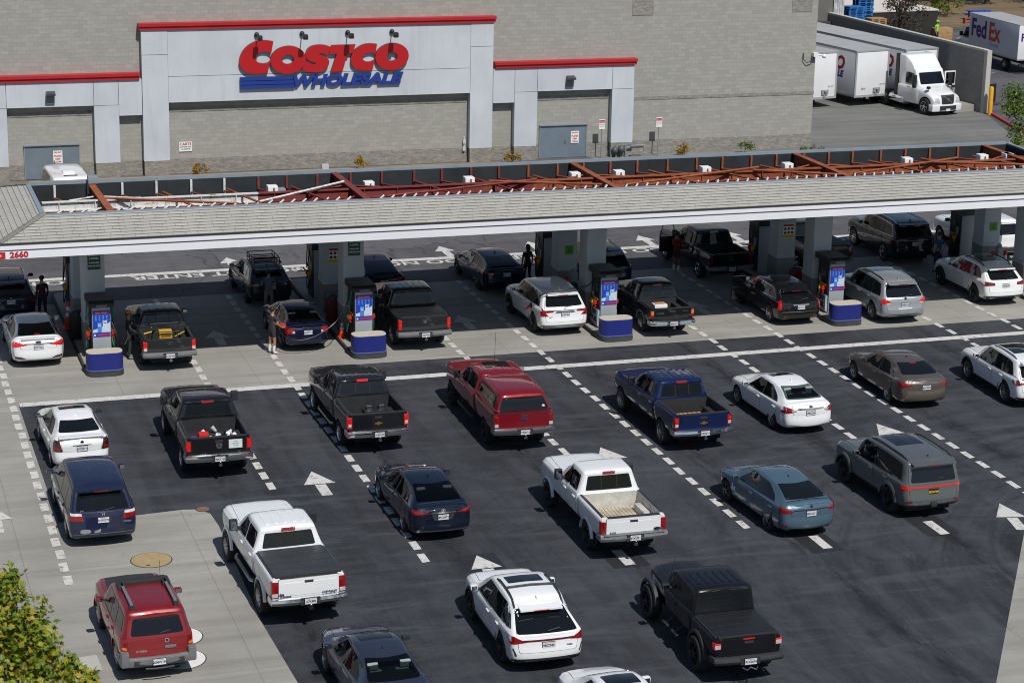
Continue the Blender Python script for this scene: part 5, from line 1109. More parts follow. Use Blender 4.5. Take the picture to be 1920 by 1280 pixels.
    boolean(k.ob[0], cuts); smooth_mesh(k.ob[0].data)
    MB().box(-h + 0.25, h - 0.25, yr + 0.3, wb + fo - 0.3, 0.22, z0 + 0.06).build('underbody', M_WELLB, k.t)
    return k

def pickup(name, label, x, y, head, color, ro=1.2, wb=3.9, fo=0.95, W=2.02, H=1.92, rail=1.32, belt=1.36, hood=1.34, wr=0.40, z0=0.60, bed=1.98, cab=2.2, rim='truck', gl=G_DARK, bedm=None, bumper=M_CHROME, bump_z=(0.58, 0.80), step=None, lampm=L_RED, lampz=None, lampw=0.15, plate=(0.70, '8ABC123', 'white'),
           badge=None, tonneau=None, see=False, seatm='dark', mir=None, tallmir=True, cat='pickup truck', third=L_RED, ribs=6, flare=None, rear_slider=True, tail_m=None, boards=None, bedfloor=None, wd=0.28, poke=0.02, doors=2, chrome_handle=None, handle=True, hitch=True, lampshape=None, jeep=False, sunroof=False, pillar_dark=True):
    k = Car(name, label, cat, x, y, head, color); k.wr = wr; h = W / 2; yr = -ro; yc = yr + 0.06 + bed; yk = yc + cab           # cab back, cowl
    wt = h - 0.27 if not jeep else h - 0.17; rz = z0 + 0.06
    bs = [(yr, yr, z0 + 0.10, rail - 0.03, rail - 0.004, h - 0.055, h - 0.13, 0), (yr + 0.03, yr + 0.03, z0 + 0.02, rail - 0.02, rail, h - 0.03, h - 0.11, 0), (yr + 0.3, yr + 0.3, z0, rail - 0.02, rail, h, h - 0.09, 0), (0, 0, z0, rail - 0.02, rail, h + 0.005, h - 0.09, 0), (yc - 0.06, yc - 0.06, z0, rail - 0.02, rail, h, h - 0.09, 0), (yc - 0.03, yc - 0.03, z0, rail - 0.02, rail, h - 0.02, h - 0.10, 0)]
    zk = (H - hood)
    sl = 0.10 if not jeep else 0.03
    cs = [(yc, yc + sl, z0 + 0.02, belt - 0.01, H - 0.07, h - 0.04, wt - 0.04), (yc + 0.07, yc + 0.07 + sl, z0, belt, H - 0.025, h - 0.005, wt), (yc + 0.45, yc + 0.5, z0, belt, H - 0.004, h, wt + 0.012), ((yc + yk) / 2 + 0.1, (yc + yk) / 2 + 0.1, z0, belt - 0.01, H, h, wt + 0.012), (yk - 0.78 + 0.3 * jeep, yk - 0.78 + 0.3 * jeep, z0, belt - 0.02, H - 0.045, h, wt - 0.01),
          (yk - 0.38 + 0.15 * jeep, yk - 0.38 + 0.15 * jeep, z0, belt - 0.03, hood + zk * 0.55, h, wt + 0.05), (yk, yk, z0, belt - 0.05, hood + 0.01, h - 0.005 - 0.1 * jeep, h - 0.16 - 0.08 * jeep), (yk + 0.3, yk + 0.3, z0, hood - 0.07, hood, h - 0.005 - 0.12 * jeep, h - 0.14 - 0.1 * jeep), (wb + fo * 0.5, wb + fo * 0.5, z0, hood - 0.09, hood - 0.02, h - 0.02 - 0.18 * jeep, h - 0.16 - 0.18 * jeep), (wb + fo * 0.88, wb + fo * 0.88, z0, hood - 0.18, hood - 0.09, h - 0.08 - 0.2 * jeep, h - 0.24 - 0.2 * jeep), (wb + fo, wb + fo, z0 + 0.05, hood - 0.30, hood - 0.22, h - 0.18 - 0.2 * jeep, h - 0.34 - 0.2 * jeep)]
    k.skin([('cargo_bed', bs, None, (0.02, 0.0), None), ('cab', cs, None, (0.03, 0.08), None)])
    bb, cb = k.bv
    cutb = [k.wells(W, (0,), wr + 0.075)]
    if not tonneau: cutb.append((MB().prism(rpoly([(-h + 0.15, yr + 0.10), (h - 0.15, yr + 0.10), (h - 0.15, yc - 0.09), (-h + 0.15, yc - 0.09)], 0.06), z0 + 0.22, rail + 0.3, 'z'), bedm or M_LINER))
    boolean(k.ob[0], cutb); smooth_mesh(k.ob[0].data)
    zl, zh = belt + 0.035, H - 0.14; ym = yc + cab * 0.47 if doors == 2 else yc + cab * 0.36
    rd = [(yc + 0.18, zl), (ym - 0.05, zl - 0.01), (ym - 0.05, zh), (yc + 0.24, zh - 0.01)]
    fd = [(ym + 0.03, zl - 0.015), (yk - 0.34, zl - 0.03), (yk - 0.76 + 0.28 * jeep, zh - 0.01), (ym + 0.03, zh)]
    if doors == 4: rd = [(yc + 0.20, zl), (ym - 0.06, zl - 0.01), (ym - 0.06, zh - 0.02), (yc + 0.28, zh - 0.03)]
    cutc = [k.wells(W, (wb,), wr + 0.075)]
    rg = [(-(h - 0.27), belt + 0.06), (h - 0.27, belt + 0.06), (wt - 0.09, H - 0.15), (-(wt - 0.09), H - 0.15)]
    if see:
        cutc.append((MB().prism([(yc + 0.24, zl + 0.03), (yk - 0.42, zl), (yk - 0.80, zh - 0.04), (yc + 0.28, zh - 0.04)], -2, 2, 'x'), M_INT))
        cutc.append((MB().prism([(-(h - 0.31), belt + 0.09), (h - 0.31, belt + 0.09), (wt - 0.13, H - 0.18), (-(wt - 0.13), H - 0.18)], yc - 0.4, yk + 0.2, 'y'), M_INT))
        k.seats([(yc + 0.36, 0.45), (yc + cab * 0.5 + 0.1, 0.45)], belt + 0.06, M_SEAT[seatm])
    k.all, al = cb, k.all
    side_set(k, [(yc + 0.10, ym, None), (ym + 0.02, yk - 0.06, None)], [rd, fd], z0 + 0.10, belt - 0.03, (belt - 0.15) if handle else None, gl, chrome_handle, None, pillar_dark)
    k.panel('rear_window', rg, 'rear', gl, off=0.009, gap=False, r=0.05, g=0.06, skirt=0.012, bv=cb)
    k.panel('windshield', [(-(h - 0.22 - 0.02 * jeep), hood + 0.06), (h - 0.22 - 0.02 * jeep, hood + 0.06), (wt - 0.08, H - 0.10), (-(wt - 0.08), H - 0.10)], 'front', gl, off=0.008, gap=False, r=0.05, g=0.06, skirt=0.012)
    k.panel('hood', [(-(h - 0.2 - 0.1 * jeep), yk + 0.1), (h - 0.2 - 0.1 * jeep, yk + 0.1), (h - 0.3 - 0.2 * jeep, wb + fo * 0.8), (-(h - 0.3 - 0.2 * jeep), wb + fo * 0.8)], 'top', None, off=0.006, r=0.08)
    k.pair('headlight', [(h - 0.40, hood - 0.40), (h - 0.12, hood - 0.40), (h - 0.12, hood - 0.2), (h - 0.40, hood - 0.2)], 'front', L_HEAD, gap=False)
    if rear_slider:
        for s_ in (-1, 1): k.panel('window_divider', [(s_ * 0.24 - 0.012, belt + 0.08), (s_ * 0.24 + 0.012, belt + 0.08), (s_ * 0.24 + 0.012, H - 0.17), (s_ * 0.24 - 0.012, H - 0.17)], 'rear', M_GAP, off=0.013, gap=False, r=0, bv=cb)
    for i in range(ribs):
        xx = (i - (ribs - 1) / 2) * (2 * wt - 0.2) / ribs
        k.panel('roof_rib', [(xx - 0.05, yc + 0.35), (xx + 0.05, yc + 0.35), (xx + 0.05, yk - 0.95), (xx - 0.05, yk - 0.95)], 'top', None, off=0.012, gap=False, r=0.04, bv=cb, skirt=0.014, smooth=20)
    if third: k.panel('brake_light', [(-0.19, H - 0.115), (0.19, H - 0.115), (0.19, H - 0.055), (-0.19, H - 0.055)], 'rear', third, off=0.02, gap=False, r=0.01, bv=cb, skirt=0.03)
    if sunroof: k.panel('sunroof', [(-0.42, yk - 1.55), (0.42, yk - 1.55), (0.42, yk - 0.95), (-0.42, yk - 0.95)], 'top', G_DARK, off=0.02, gap=False, r=0.05, bv=cb)
    boolean(k.ob[1], cutc); smooth_mesh(k.ob[1].data); k.all = al
    # rear end
    lz = lampz or (z0 + 0.30, rail - 0.10); lw = lampw
    tg = k.panel('tailgate', [(-(h - 0.03 - lw), z0 + 0.14), (h - 0.03 - lw, z0 + 0.14), (h - 0.03 - lw, rail - 0.02), (-(h - 0.03 - lw), rail - 0.02)], 'rear', tail_m, off=0.014, r=0.03)
    k.panel('tailgate_inset', [(-(h - 0.13 - lw), z0 + 0.22), (h - 0.13 - lw, z0 + 0.22), (h - 0.13 - lw, rail - 0.13), (-(h - 0.13 - lw), rail - 0.13)], 'rear', tail_m, off=0.020, gap=False, r=0.05, parent=tg)
    MB().box(-(h - 0.06 - lw), h - 0.06 - lw, yr - 0.02, yr + 0.09, rail - 0.012, rail + 0.012).build('tailgate_cap', M_PLAST if not tail_m else tail_m, tg)
    MB().rbox(-0.12, 0.12, yr - 0.045, yr - 0.015, rail - 0.16, rail - 0.09, 0.012).build('handle', M_PLAST, tg)
    for s_ in (-1, 1):
        b = MB(); xa, xb = s_ * (h - 0.02 - lw), s_ * (h - 0.008)
        b.rbox(min(xa, xb), max(xa, xb), yr - 0.012, yr + 0.16, lz[0], lz[1], 0.02, 0)
        if lampshape == 'chevy': b.box(min(xa, xb) + 0.03, max(xa, xb) - 0.03, yr - 0.018, yr - 0.01, lz[0] + 0.06, lz[0] + 0.16, 1).box(min(xa, xb) + 0.03, max(xa, xb) - 0.03, yr - 0.018, yr - 0.01, lz[1] - 0.17, lz[1] - 0.05, 2)
        elif lampshape == 'amber': b.box(min(xa, xb) + 0.015, max(xa, xb) - 0.015, yr - 0.018, yr - 0.01, lz[1] - 0.18, lz[1] - 0.03, 3)
        elif lampshape == 'clear': b.box(min(xa, xb) + 0.015, max(xa, xb) - 0.015, yr - 0.018, yr - 0.01, lz[0] + 0.02, lz[0] + 0.12, 1)
        elif lampshape == 'led': b.box(min(xa, xb) + 0.02, max(xa, xb) - 0.02, yr - 0.018, yr - 0.01, lz[0] + 0.04, lz[1] - 0.04, 2)
        b.build('taillight', [lampm, L_CLR, L_LIT, L_AMB], k.t)
        # bed rail caps and inner wheel boxes
        MB().box(min(s_ * (h - 0.145), s_ * (h - 0.07)), max(s_ * (h - 0.145), s_ * (h - 0.07)), yr + 0.12, yc - 0.1, rail - 0.004, rail + 0.014).build('rail_cap', M_PLAST, k.t)
        if not tonneau: MB().rbox(min(s_ * (h - 0.15), s_ * (h - 0.38)), max(s_ * (h - 0.15), s_ * (h - 0.38)), -0.42, 0.42, z0 + 0.2, z0 + 0.44, 0.06).build('wheel_box', bedm or M_LINER, k.t)
    if not tonneau:
        fb = MB(); n_ = 14
        for i in range(n_):
            xx = -h + 0.24 + (2 * h - 0.48) * i / (n_ - 1); fb.box(xx - 0.047, xx + 0.047, yr + 0.14, yc - 0.12, z0 + 0.215, z0 + 0.237)
        fb.build('bed_floor', bedfloor or bedm or M_LINER, k.t, angle=0)
    else:
        MB().rbox(-h + 0.12, h - 0.12, yr + 0.06, yc - 0.05, rail - 0.01, rail + 0.03, 0.012).build('tonneau_cover', tonneau, k.t)
        tb = MB()
        for i in range(1, 4): tb.box(-h + 0.14, h - 0.14, yr + 0.06 + (bed - 0.15) * i / 4 - 0.006, yr + 0.06 + (bed - 0.15) * i / 4 + 0.006, rail + 0.03, rail + 0.034)
        tb.box(-h + 0.12, h - 0.12, yr + 0.03, yr + 0.09, rail + 0.0, rail + 0.036).build('cover_rib', M_PLAST, k.t, angle=0)
    bo = k.bar('rear_bumper', h - 0.02, bump_z[0], bump_z[1], yr - 0.02, 0.17, bumper, 0.22, 0.07, top=step)
    MB().box(-0.26, 0.26, yr - 0.20, yr - 0.12, bump_z[0] + 0.005, bump_z[1] - 0.01).build('plate_recess', M_PLAST, bo)
    k.plate(plate[0], plate[1], y=yr - 0.205, style=plate[2])
    if hitch: MB().box(-0.05, 0.05, yr - 0.28, yr, bump_z[0] - 0.1, bump_z[0] - 0.02).ball((0, yr - 0.26, bump_z[0] + 0.02), 0.035, 6).build('tow_hitch', M_SATIN, k.t)
    k.boff = 0.016
    if badge: badge(k)
    if flare: k.flares(W, (0, wb), wr + 0.08, flare, 0.06 if jeep else 0.025, 0.08 if jeep else 0.06)
    if boards:
        for s_ in (-1, 1):
            MB().tube([(s_ * (h - 0.05), yc + 0.05, z0 - 0.14), (s_ * (h + 0.02), yc + 0.2, z0 - 0.16), (s_ * (h + 0.02), yk - 0.35, z0 - 0.16), (s_ * (h - 0.05), yk - 0.2, z0 - 0.14)], 0.05, 6).build('running_board', boards, k.t)
    wheels(k.t, W, wb, wr, wd, rim, 0, poke); k.mirrors(yk - 0.50, belt + 0.15, h - 0.0, mir or M_PLAST, tallmir)
    MB().box(-h + 0.3, h - 0.3, yr + 0.2, wb + fo - 0.3, z0 - 0.22, z0 + 0.05).build('chassis', M_WELLB, k.t)
    k.yr, k.yc, k.yk, k.rail, k.h, k.z0, k.H = yr, yc, yk, rail, h, z0, H
    return k
# ------------------------------------------------------------------ paints
P_WHITE = paint('paint_white', (0.79, 0.80, 0.81)); P_PEARL = paint('paint_pearl', (0.75, 0.76, 0.77)); P_BLACK = paint('paint_black', (0.006, 0.0065, 0.008), dust=0.03); P_CHAR = paint('paint_charcoal', (0.011, 0.0115, 0.015), 0.2, dust=0.05)
P_GREY = paint('paint_dark_grey', (0.022, 0.024, 0.027), 0.25); P_NAVY = paint('paint_navy', (0.006, 0.009, 0.032), 0.2, dust=0.04); P_BLUE = paint('paint_blue', (0.006, 0.016, 0.075), 0.35); P_MIDN = paint('paint_midnight', (0.005, 0.010, 0.024), 0.2, dust=0.02)
P_RED = paint('paint_red', (0.185, 0.006, 0.012), 0.15); P_BRED = paint('paint_bright_red', (0.205, 0.006, 0.009), 0.15); P_TAUPE = paint('paint_taupe', (0.135, 0.115, 0.098), 0.55); P_STEEL = paint('paint_steel_blue', (0.078, 0.135, 0.185), 0.3)
P_NICK = paint('paint_nickel', (0.105, 0.118, 0.122), 0.25); P_SILV = paint('paint_silver', (0.40, 0.43, 0.45), 0.5); P_FADE = paint('paint_faded_navy', (0.010, 0.015, 0.045), 0.1, rough=0.5, dust=0.3); P_MBLK = mat('matte_black', (0.005, 0.0055, 0.008), 0.33, vary=0.2, vscale=3); P_SLATE = paint('paint_slate', (0.028, 0.036, 0.062), 0.25, dust=0.08)
GRP_Q = 'vehicles queueing for fuel'; GRP_P = 'vehicles at the pumps'

# ---- queue, nearest first
k = suv('sport_utility_vehicle', 'red boxy sport utility with grey bumpers and a dark roof rack', 7.12, 50.85, -2.0, P_BRED, ro=0.93, wb=2.70, fo=0.85, W=1.83, H=1.76, belt=1.13, wr=0.375, slant=0.22, yw1=1.42, yw0=2.05, hood=1.20, rim='steel', z0=0.42, boxy=0.5, lamps=[('taillight', [(0.74, 0.80), (0.88, 0.80), (0.87, 1.12), (0.75, 1.10)], L_RED, 'rear'), ('backup_light', [(0.76, 0.85), (0.86, 0.85), (0.86, 0.91), (0.76, 0.91)], L_AMB, 'rear', True, 0.02)],
      plate=(0.52, '6KMW196', 'white'), spoiler=False, dlo_end=0.36, fin=False, roof_drop=0.0, hood_m=mat('hood_dark', (0.03, 0.03, 0.033), 0.5), rg=[(-0.66, 1.17), (0.66, 1.17), (0.56, 1.57), (-0.56, 1.57)])
k.bar('rear_bumper', 0.90, 0.42, 0.66, -0.95, 0.14, M_GREYB, 0.34, 0.10); MB().rbox(-0.62, 0.62, -1.09, -0.98, 0.44, 0.60, 0.02).build('bumper_step', M_PLAST, k.t)
for s_ in (-1, 1): MB().rbox(min(s_ * 0.72, s_ * 0.93), max(s_ * 0.72, s_ * 0.93), -1.06, -0.80, 0.44, 0.82, 0.05).build('bumper_corner', M_GREYB, k.t)
k.plate(0.545, '6KMW196', y=-1.095)
MB().tube([(-0.35, -1.12, 0.40), (-0.1, -1.16, 0.40), (0.1, -1.16, 0.40), (0.35, -1.12, 0.40)], 0.025, 6).build('tow_hitch', M_PLAST, k.t)
M_RACK = mat('rack_grey', (0.20, 0.21, 0.225), 0.5, 0.3)
for s_ in (-1, 1):
    MB().rbox(min(s_ * 0.50, s_ * 0.58), max(s_ * 0.50, s_ * 0.58), -0.45, 1.05, 1.80, 1.86, 0.02).box(min(s_ * 0.48, s_ * 0.60), max(s_ * 0.48, s_ * 0.60), -0.55, -0.35, 1.73, 1.82, 1).build('roof_rail', [M_RACK, M_PLAST], k.t)
MB().rbox(-0.60, 0.60, 1.0, 1.22, 1.74, 1.88, 0.04).rbox(-0.66, -0.46, 0.75, 1.2, 1.73, 1.86, 0.03).rbox(0.46, 0.66, 0.75, 1.2, 1.73, 1.86, 0.03).build('roof_rack', M_PLAST, k.t)
k.badge(0.22, 1.02, kind='ring'); MB().rbox(0.16, 0.44, -0.985, -0.95, 0.82, 0.90, 0.015).build('handle', M_GREYB, k.t); k.badge(-0.42, 0.80, 'XTERRA', 0.075)
MB().tube([(0.55, 1.6, 1.25), (0.55, 1.62, 2.1)], 0.006, 4).build('antenna', M_PLAST, k.t)
k.flares(1.82, (0, 2.70), 0.44, P_BRED, 0.02, 0.09)

k = pickup('pickup_truck', 'white crew cab pickup with black bed cover and raised suspension', 11.36, 53.45, -2.2, P_WHITE, ro=1.30, wb=3.90, fo=1.0, W=2.0, H=2.02, rail=1.42, belt=1.42, hood=1.42, wr=0.43, z0=0.72, bed=2.02, cab=2.25, rim='steel', tonneau=mat('vinyl_cover', (0.035, 0.038, 0.042), 0.55, vary=0.25, vscale=1.2), bump_z=(0.70, 0.90),
      lampz=(0.90, 1.34), lampw=0.17, lampm=L_RED, lampshape='clear', plate=(0.81, 'A7K482', 'art'), boards=M_SATIN, flare=P_WHITE, pillar_dark=False, poke=0.08, wd=0.31, ribs=5, badge=lambda k: (k.badge(0.55, 0.95, 'CHEVROLET', 0.072, M_PINK, sx=1.0), k.badge(-0.62, 0.93, 'DURAMAX', 0.06, M_PINK)))
MB().prism([(-0.80, 0.965), (-0.76, 1.03), (-0.72, 1.0), (-0.68, 1.02), (-0.66, 0.965)], -1.345, -1.33, 'y').build('decal', M_PINK, k.t)
MB().tube([(0.62, -1.1, 0.62), (0.78, -1.4, 0.62)], 0.06, 8).build('exhaust_tip', M_CHROME, k.t)

k = suv('crossover', 'white crossover with sloping roof and a full width red rear lamp', 16.52, 48.75, 1.0, P_WHITE, ro=1.0, wb=2.85, fo=0.98, W=1.92, H=1.68, belt=1.07, wr=0.385, slant=0.74, yw1=1.62, yw0=2.55, hood=1.10, rim='black', z0=0.28, boxy=0.0, taper=0.06, roof_drop=0.10, lamps=[('taillight', [(0.55, 0.89), (0.94, 0.84), (0.95, 1.02), (0.86, 1.04)], L_RED), ('light_bar', [(-0.70, 0.90), (0.70, 0.90), (0.70, 0.945), (-0.70, 0.945)], L_DARK, 'rear', False, 0.016), ('bumper_vent', [(0.80, 0.56), (0.84, 0.55), (0.90, 0.74), (0.88, 0.74)], M_PLAST)],
      plate=(0.79, '9SSC945', 'white'), sunroof=(0.95, 1.45), rails=(-0.15, 1.40, M_PLAST, (0.62,)), clad=(0.46, M_PLAST), dlo_end=0.36, chrome=None, rg=[(-0.80, 1.07), (0.80, 1.07), (0.62, 1.47), (-0.62, 1.47)])
k.badge(0.55, 0.75, 'RX350', 0.055, M_SATIN)
for s_ in ('left', 'right'): k.panel('pillar_trim', [(-0.62, 1.13), (-0.30, 1.10), (0.02, 1.44), (-0.14, 1.40)], s_, M_PLAST, off=0.009, gap=False, r=0.03, g=0.05)
k.panel('roof_edge', [(-0.70, -0.30), (0.70, -0.30), (0.66, -0.24), (-0.66, -0.24)], 'top', M_GAP, off=0.006, gap=False, r=0); k.panel('skid_trim', [(-0.55, 0.34), (0.55, 0.34), (0.62, 0.40), (-0.62, 0.40)], 'rear', M_SATIN, off=0.018, gap=False)

k = sedan('sedan', 'slate blue sedan in the foreground with pale seats behind its rear glass', 12.1, 46.62, -1.0, P_SLATE, ro=1.1, wb=2.72, fo=0.98, W=1.80, H=1.47, deck=1.08, see=True, gl=G_CLEAR, seatm='grey', lamps=[('taillight', [(0.55, 0.72), (0.84, 0.70), (0.82, 0.98), (0.62, 0.98)], L_RED)], sunroof=(1.0, 1.45), plate=(0.8, '5TRC218', 'white'), chrome=M_SATIN)
k = sedan('sedan', 'white hatchback cut off by the bottom edge of the view', 16.95, 42.75, 0.0, P_WHITE, ro=0.9, wb=2.65, fo=0.9, W=1.78, H=1.52, deck=1.1, see=False, gl=G_DARK, lamps=[('taillight', [(0.55, 0.72), (0.84, 0.70), (0.82, 0.98), (0.62, 0.98)], L_RED)], plate=(0.8, '7LMN520', 'white'), cat='hatchback', sunroof=(0.8, 1.4))

k = pickup('pickup_truck', 'matte black boxy crew cab truck with big off road tyres', 21.08, 46.95, 1.0, P_MBLK, ro=1.10, wb=3.49, fo=0.78, W=1.80, H=1.93, rail=1.27, belt=1.30, hood=1.30, wr=0.46, z0=0.68, bed=1.56, cab=2.05, rim='black', jeep=True, tonneau=mat('soft_cover', (0.012, 0.0125, 0.015), 0.5), bump_z=(0.62, 0.80), bumper=M_PLAST,
      lampz=(1.0, 1.17), lampw=0.16, lampm=L_LIT, lampshape='clear', plate=(0.71, '91X2674', 'white'), flare=M_PLAST, poke=0.13, wd=0.33, ribs=6, rear_slider=False, third=None, tallmir=False, hitch=False, tail_m=P_MBLK)
MB().box(-0.15, 0.15, k.yr - 0.035, k.yr - 0.02, 1.225, 1.255).build('brake_light', L_LIT, k.t)
MB().tube([(-0.2, k.yr - 0.18, 0.55), (-0.12, k.yr - 0.3, 0.52), (0.0, k.yr - 0.2, 0.55), (0.12, k.yr - 0.3, 0.52), (0.2, k.yr - 0.18, 0.55)], 0.02, 6).build('tow_hook', M_SATIN, k.t)
for s_ in (-1, 1):
    for yy in (1.1, 1.75): MB().rbox(min(s_ * 0.86, s_ * 1.06), max(s_ * 0.86, s_ * 1.06), yy, yy + 0.38, 0.46, 0.51, 0.015).tube([(s_ * 0.8, yy + 0.19, 0.66), (s_ * 0.98, yy + 0.19, 0.5)], 0.025, 5).build('side_step', M_PLAST, k.t)
MB().tube([(-0.5, 3.05, 1.27), (-0.42, 2.95, 1.85)], 0.008, 4).build('antenna', M_PLAST, k.t)

k = suv('minivan', 'faded dark blue minivan with peeling bumper paint', 7.02, 60.25, -0.4, P_FADE, ro=1.08, wb=3.0, fo=0.98, W=1.94, H=1.74, belt=1.05, wr=0.34, slant=0.52, yw1=2.05, yw0=3.0, hood=1.06, rim='steel', z0=0.26, gl=G_DARK, lamps=[('taillight', [(0.54, 0.86), (0.93, 0.86), (0.92, 1.06), (0.60, 1.06)], L_RED), ('backup_light', [(0.59, 1.0), (0.90, 1.0), (0.90, 1.06), (0.61, 1.06)], L_CLR, 'rear', True, 0.02)],
      plate=(0.86, '5HFX374', 'white'), cat='minivan', roof_drop=0.04, dlo_end=0.34, chrome=None, fin=False)
k.badge(0.0, 1.03, 'H', 0.13); k.badge(0.66, 0.76, 'ODYSSEY', 0.06); k.badge(-0.58, 1.11, 'EX', 0.08)
k.panel('peeled_patch', [(-0.66, 0.50), (-0.50, 0.48), (-0.36, 0.52), (-0.38, 0.60), (-0.52, 0.62), (-0.66, 0.60)], 'rear', mat('bare_primer', (0.24, 0.25, 0.27), 0.7, vary=0.2, vscale=8), off=0.014, gap=False, r=0.05); k.panel('peeled_patch', [(-0.28, 0.50), (-0.10, 0.50), (-0.08, 0.62), (-0.16, 0.58), (-0.26, 0.56)], 'rear', MATS['bare_primer'], off=0.014, gap=False, r=0.04)
k.panel('bumper_seam', [(-0.82, 0.46), (0.82, 0.46), (0.82, 0.475), (-0.82, 0.475)], 'rear', M_SATIN, off=0.012, gap=False, r=0)
for s_ in ('left', 'right'): k.panel('slide_track', [(-0.75, 0.985), (0.25, 0.985), (0.25, 1.0), (-0.75, 1.0)], s_, M_GAP, off=0.01, gap=False, r=0)

k = sedan('sedan', 'dark navy sedan with chrome strip and wraparound red lamps', 16.45, 58.3, -0.4, P_MIDN, ro=1.12, wb=2.82, fo=1.0, W=1.84, H=1.46, deck=1.09, yb0=-0.78, yb1=0.38, lamps=[('taillight', [(0.36, 0.90), (0.91, 0.86), (0.91, 1.0), (0.76, 0.985)], L_RED), ('chrome_strip', [(-0.38, 0.905), (0.38, 0.905), (0.38, 0.94), (-0.38, 0.94)], M_CHROME, 'rear', False, 0.016), ('bumper_trim', [(-0.75, 0.37), (0.75, 0.37), (0.75, 0.395), (-0.75, 0.395)], M_CHROME, 'rear', False, 0.014), ('recess', [(-0.27, 0.70), (0.27, 0.70), (0.34, 0.88), (-0.34, 0.88)], M_PLAST, 'rear', False, 0.009)],
      plate=(0.79, '8PCS8T2', 'white'), chrome=M_SATIN, rim='split', see=True, gl=G_MID); k.badge(0, 0.985, kind='ovals')

k = pickup('pickup_truck', 'older white extended cab pickup with empty dirty white bed', 21.27, 55.65, 0.6, P_PEARL, ro=1.25, wb=3.60, fo=0.95, W=1.98, H=1.98, rail=1.34, belt=1.36, hood=1.38, wr=0.41, z0=0.66, bed=2.06, cab=1.85, rim='black', bedm=mat('bed_white_dirty', (0.50, 0.49, 0.45), 0.7, vary=0.3, vscale=2.5), bumper=mat('grey_chrome', (0.30, 0.31, 0.32), 0.3, 0.6, vary=0.2), step=M_GREYB, bump_z=(0.66, 0.86),
      lampz=(0.86, 1.24), lampw=0.15, plate=(0.77, '8Y42291', 'white'), see=True, gl=G_MID, pillar_dark=False, ribs=0, flare=P_PEARL, bedfloor=mat('bed_floor_dirt', (0.44, 0.38, 0.28), 0.8, vary=0.4, vscale=3), badge=lambda k: (k.badge(0.70, 0.93, kind='oval', m=M_PLAST), k.badge(-0.62, 0.90, 'F-250', 0.075, M_PINK)), third=L_RED, wd=0.27)
MB().rbox(0.35, 0.72, -0.95, -0.55, 0.90, 1.12, 0.06).box(0.42, 0.6, -0.955, -0.95, 0.97, 1.03, 1).build('cargo_jug', [mat('jug_white', (0.72, 0.72, 0.70), 0.5), M_BBLK], k.t)
F250 = k

k = sedan('sedan', 'steel blue compact sedan with scraped flower decal doors', 26.85, 55.75, -3.4, P_STEEL, ro=1.0, wb=2.71, fo=0.93, W=1.81, H=1.45, deck=1.10, yb0=-0.74, yb1=0.30, lamps=[('taillight', [(0.52, 0.88), (0.90, 0.80), (0.91, 0.97), (0.86, 1.0)], L_RED), ('strip', [(-0.55, 0.90), (0.55, 0.90), (0.55, 0.925), (-0.55, 0.925)], M_PLAST, 'rear', False), ('bumper_trim', [(-0.68, 0.30), (0.68, 0.30), (0.60, 0.38), (-0.60, 0.38)], M_PLAST, 'rear', False), ('reflector', [(0.72, 0.44), (0.86, 0.46), (0.86, 0.49), (0.72, 0.47)], L_DARK)], plate=(0.80, '9BXZ271', 'white'), rim='dark5'); k.badge(0, 1.0, kind='ring')
for pts in ([(1.95, 0.50), (2.1, 0.58), (1.98, 0.66), (2.2, 0.64), (2.28, 0.72), (2.3, 0.58), (2.42, 0.54), (2.2, 0.52)], [(1.30, 0.46), (1.42, 0.54), (1.52, 0.50), (1.46, 0.44)], [(0.78, 0.42), (0.92, 0.50), (1.06, 0.46), (0.96, 0.38)], [(0.62, 0.50), (0.7, 0.56), (0.8, 0.52), (0.7, 0.48)]):
    k.panel('decal', pts, 'left', M_PW, off=0.014, gap=False, r=0)

k = suv('sport_utility_vehicle', 'grey boxy sport utility with one red light bar and black plate', 31.15, 56.25, -1.7, P_NICK, ro=1.0, wb=2.85, fo=0.92, W=1.98, H=1.87, belt=1.18, wr=0.41, slant=0.16, yw1=1.72, yw0=2.35, hood=1.22, rim='black', z0=0.40, boxy=0.9, lamps=[('taillight', [(0.78, 1.0), (0.97, 1.0), (0.97, 1.10), (0.80, 1.10)], L_LIT), ('light_bar', [(-0.80, 1.03), (0.80, 1.03), (0.80, 1.085), (-0.80, 1.085)], L_LIT, 'rear', False, 0.016), ('reflector', [(0.70, 0.60), (0.9, 0.60), (0.9, 0.65), (0.7, 0.65)], L_DARK)],
      plate=(0.90, '8FXW381', 'black'), sunroof=(0.55, 1.6), rails=(-0.65, 1.6, M_PLAST), clad=(0.52, M_PLAST), dlo_end=0.40, rg=[(-0.76, 1.20), (0.76, 1.20), (0.68, 1.62), (-0.68, 1.62)], roof_drop=0.02, flare=P_NICK, wd=0.27)
k.panel('hatch_top', [(-0.70, 1.655), (0.70, 1.655), (0.66, 1.76), (-0.66, 1.76)], 'rear', P_BLACK, off=0.012, gap=False, r=0.03)
MB().rbox(-0.10, 0.10, -1.10, -0.98, 0.44, 0.60, 0.02).build('hitch_cover', M_PLAST, k.t)

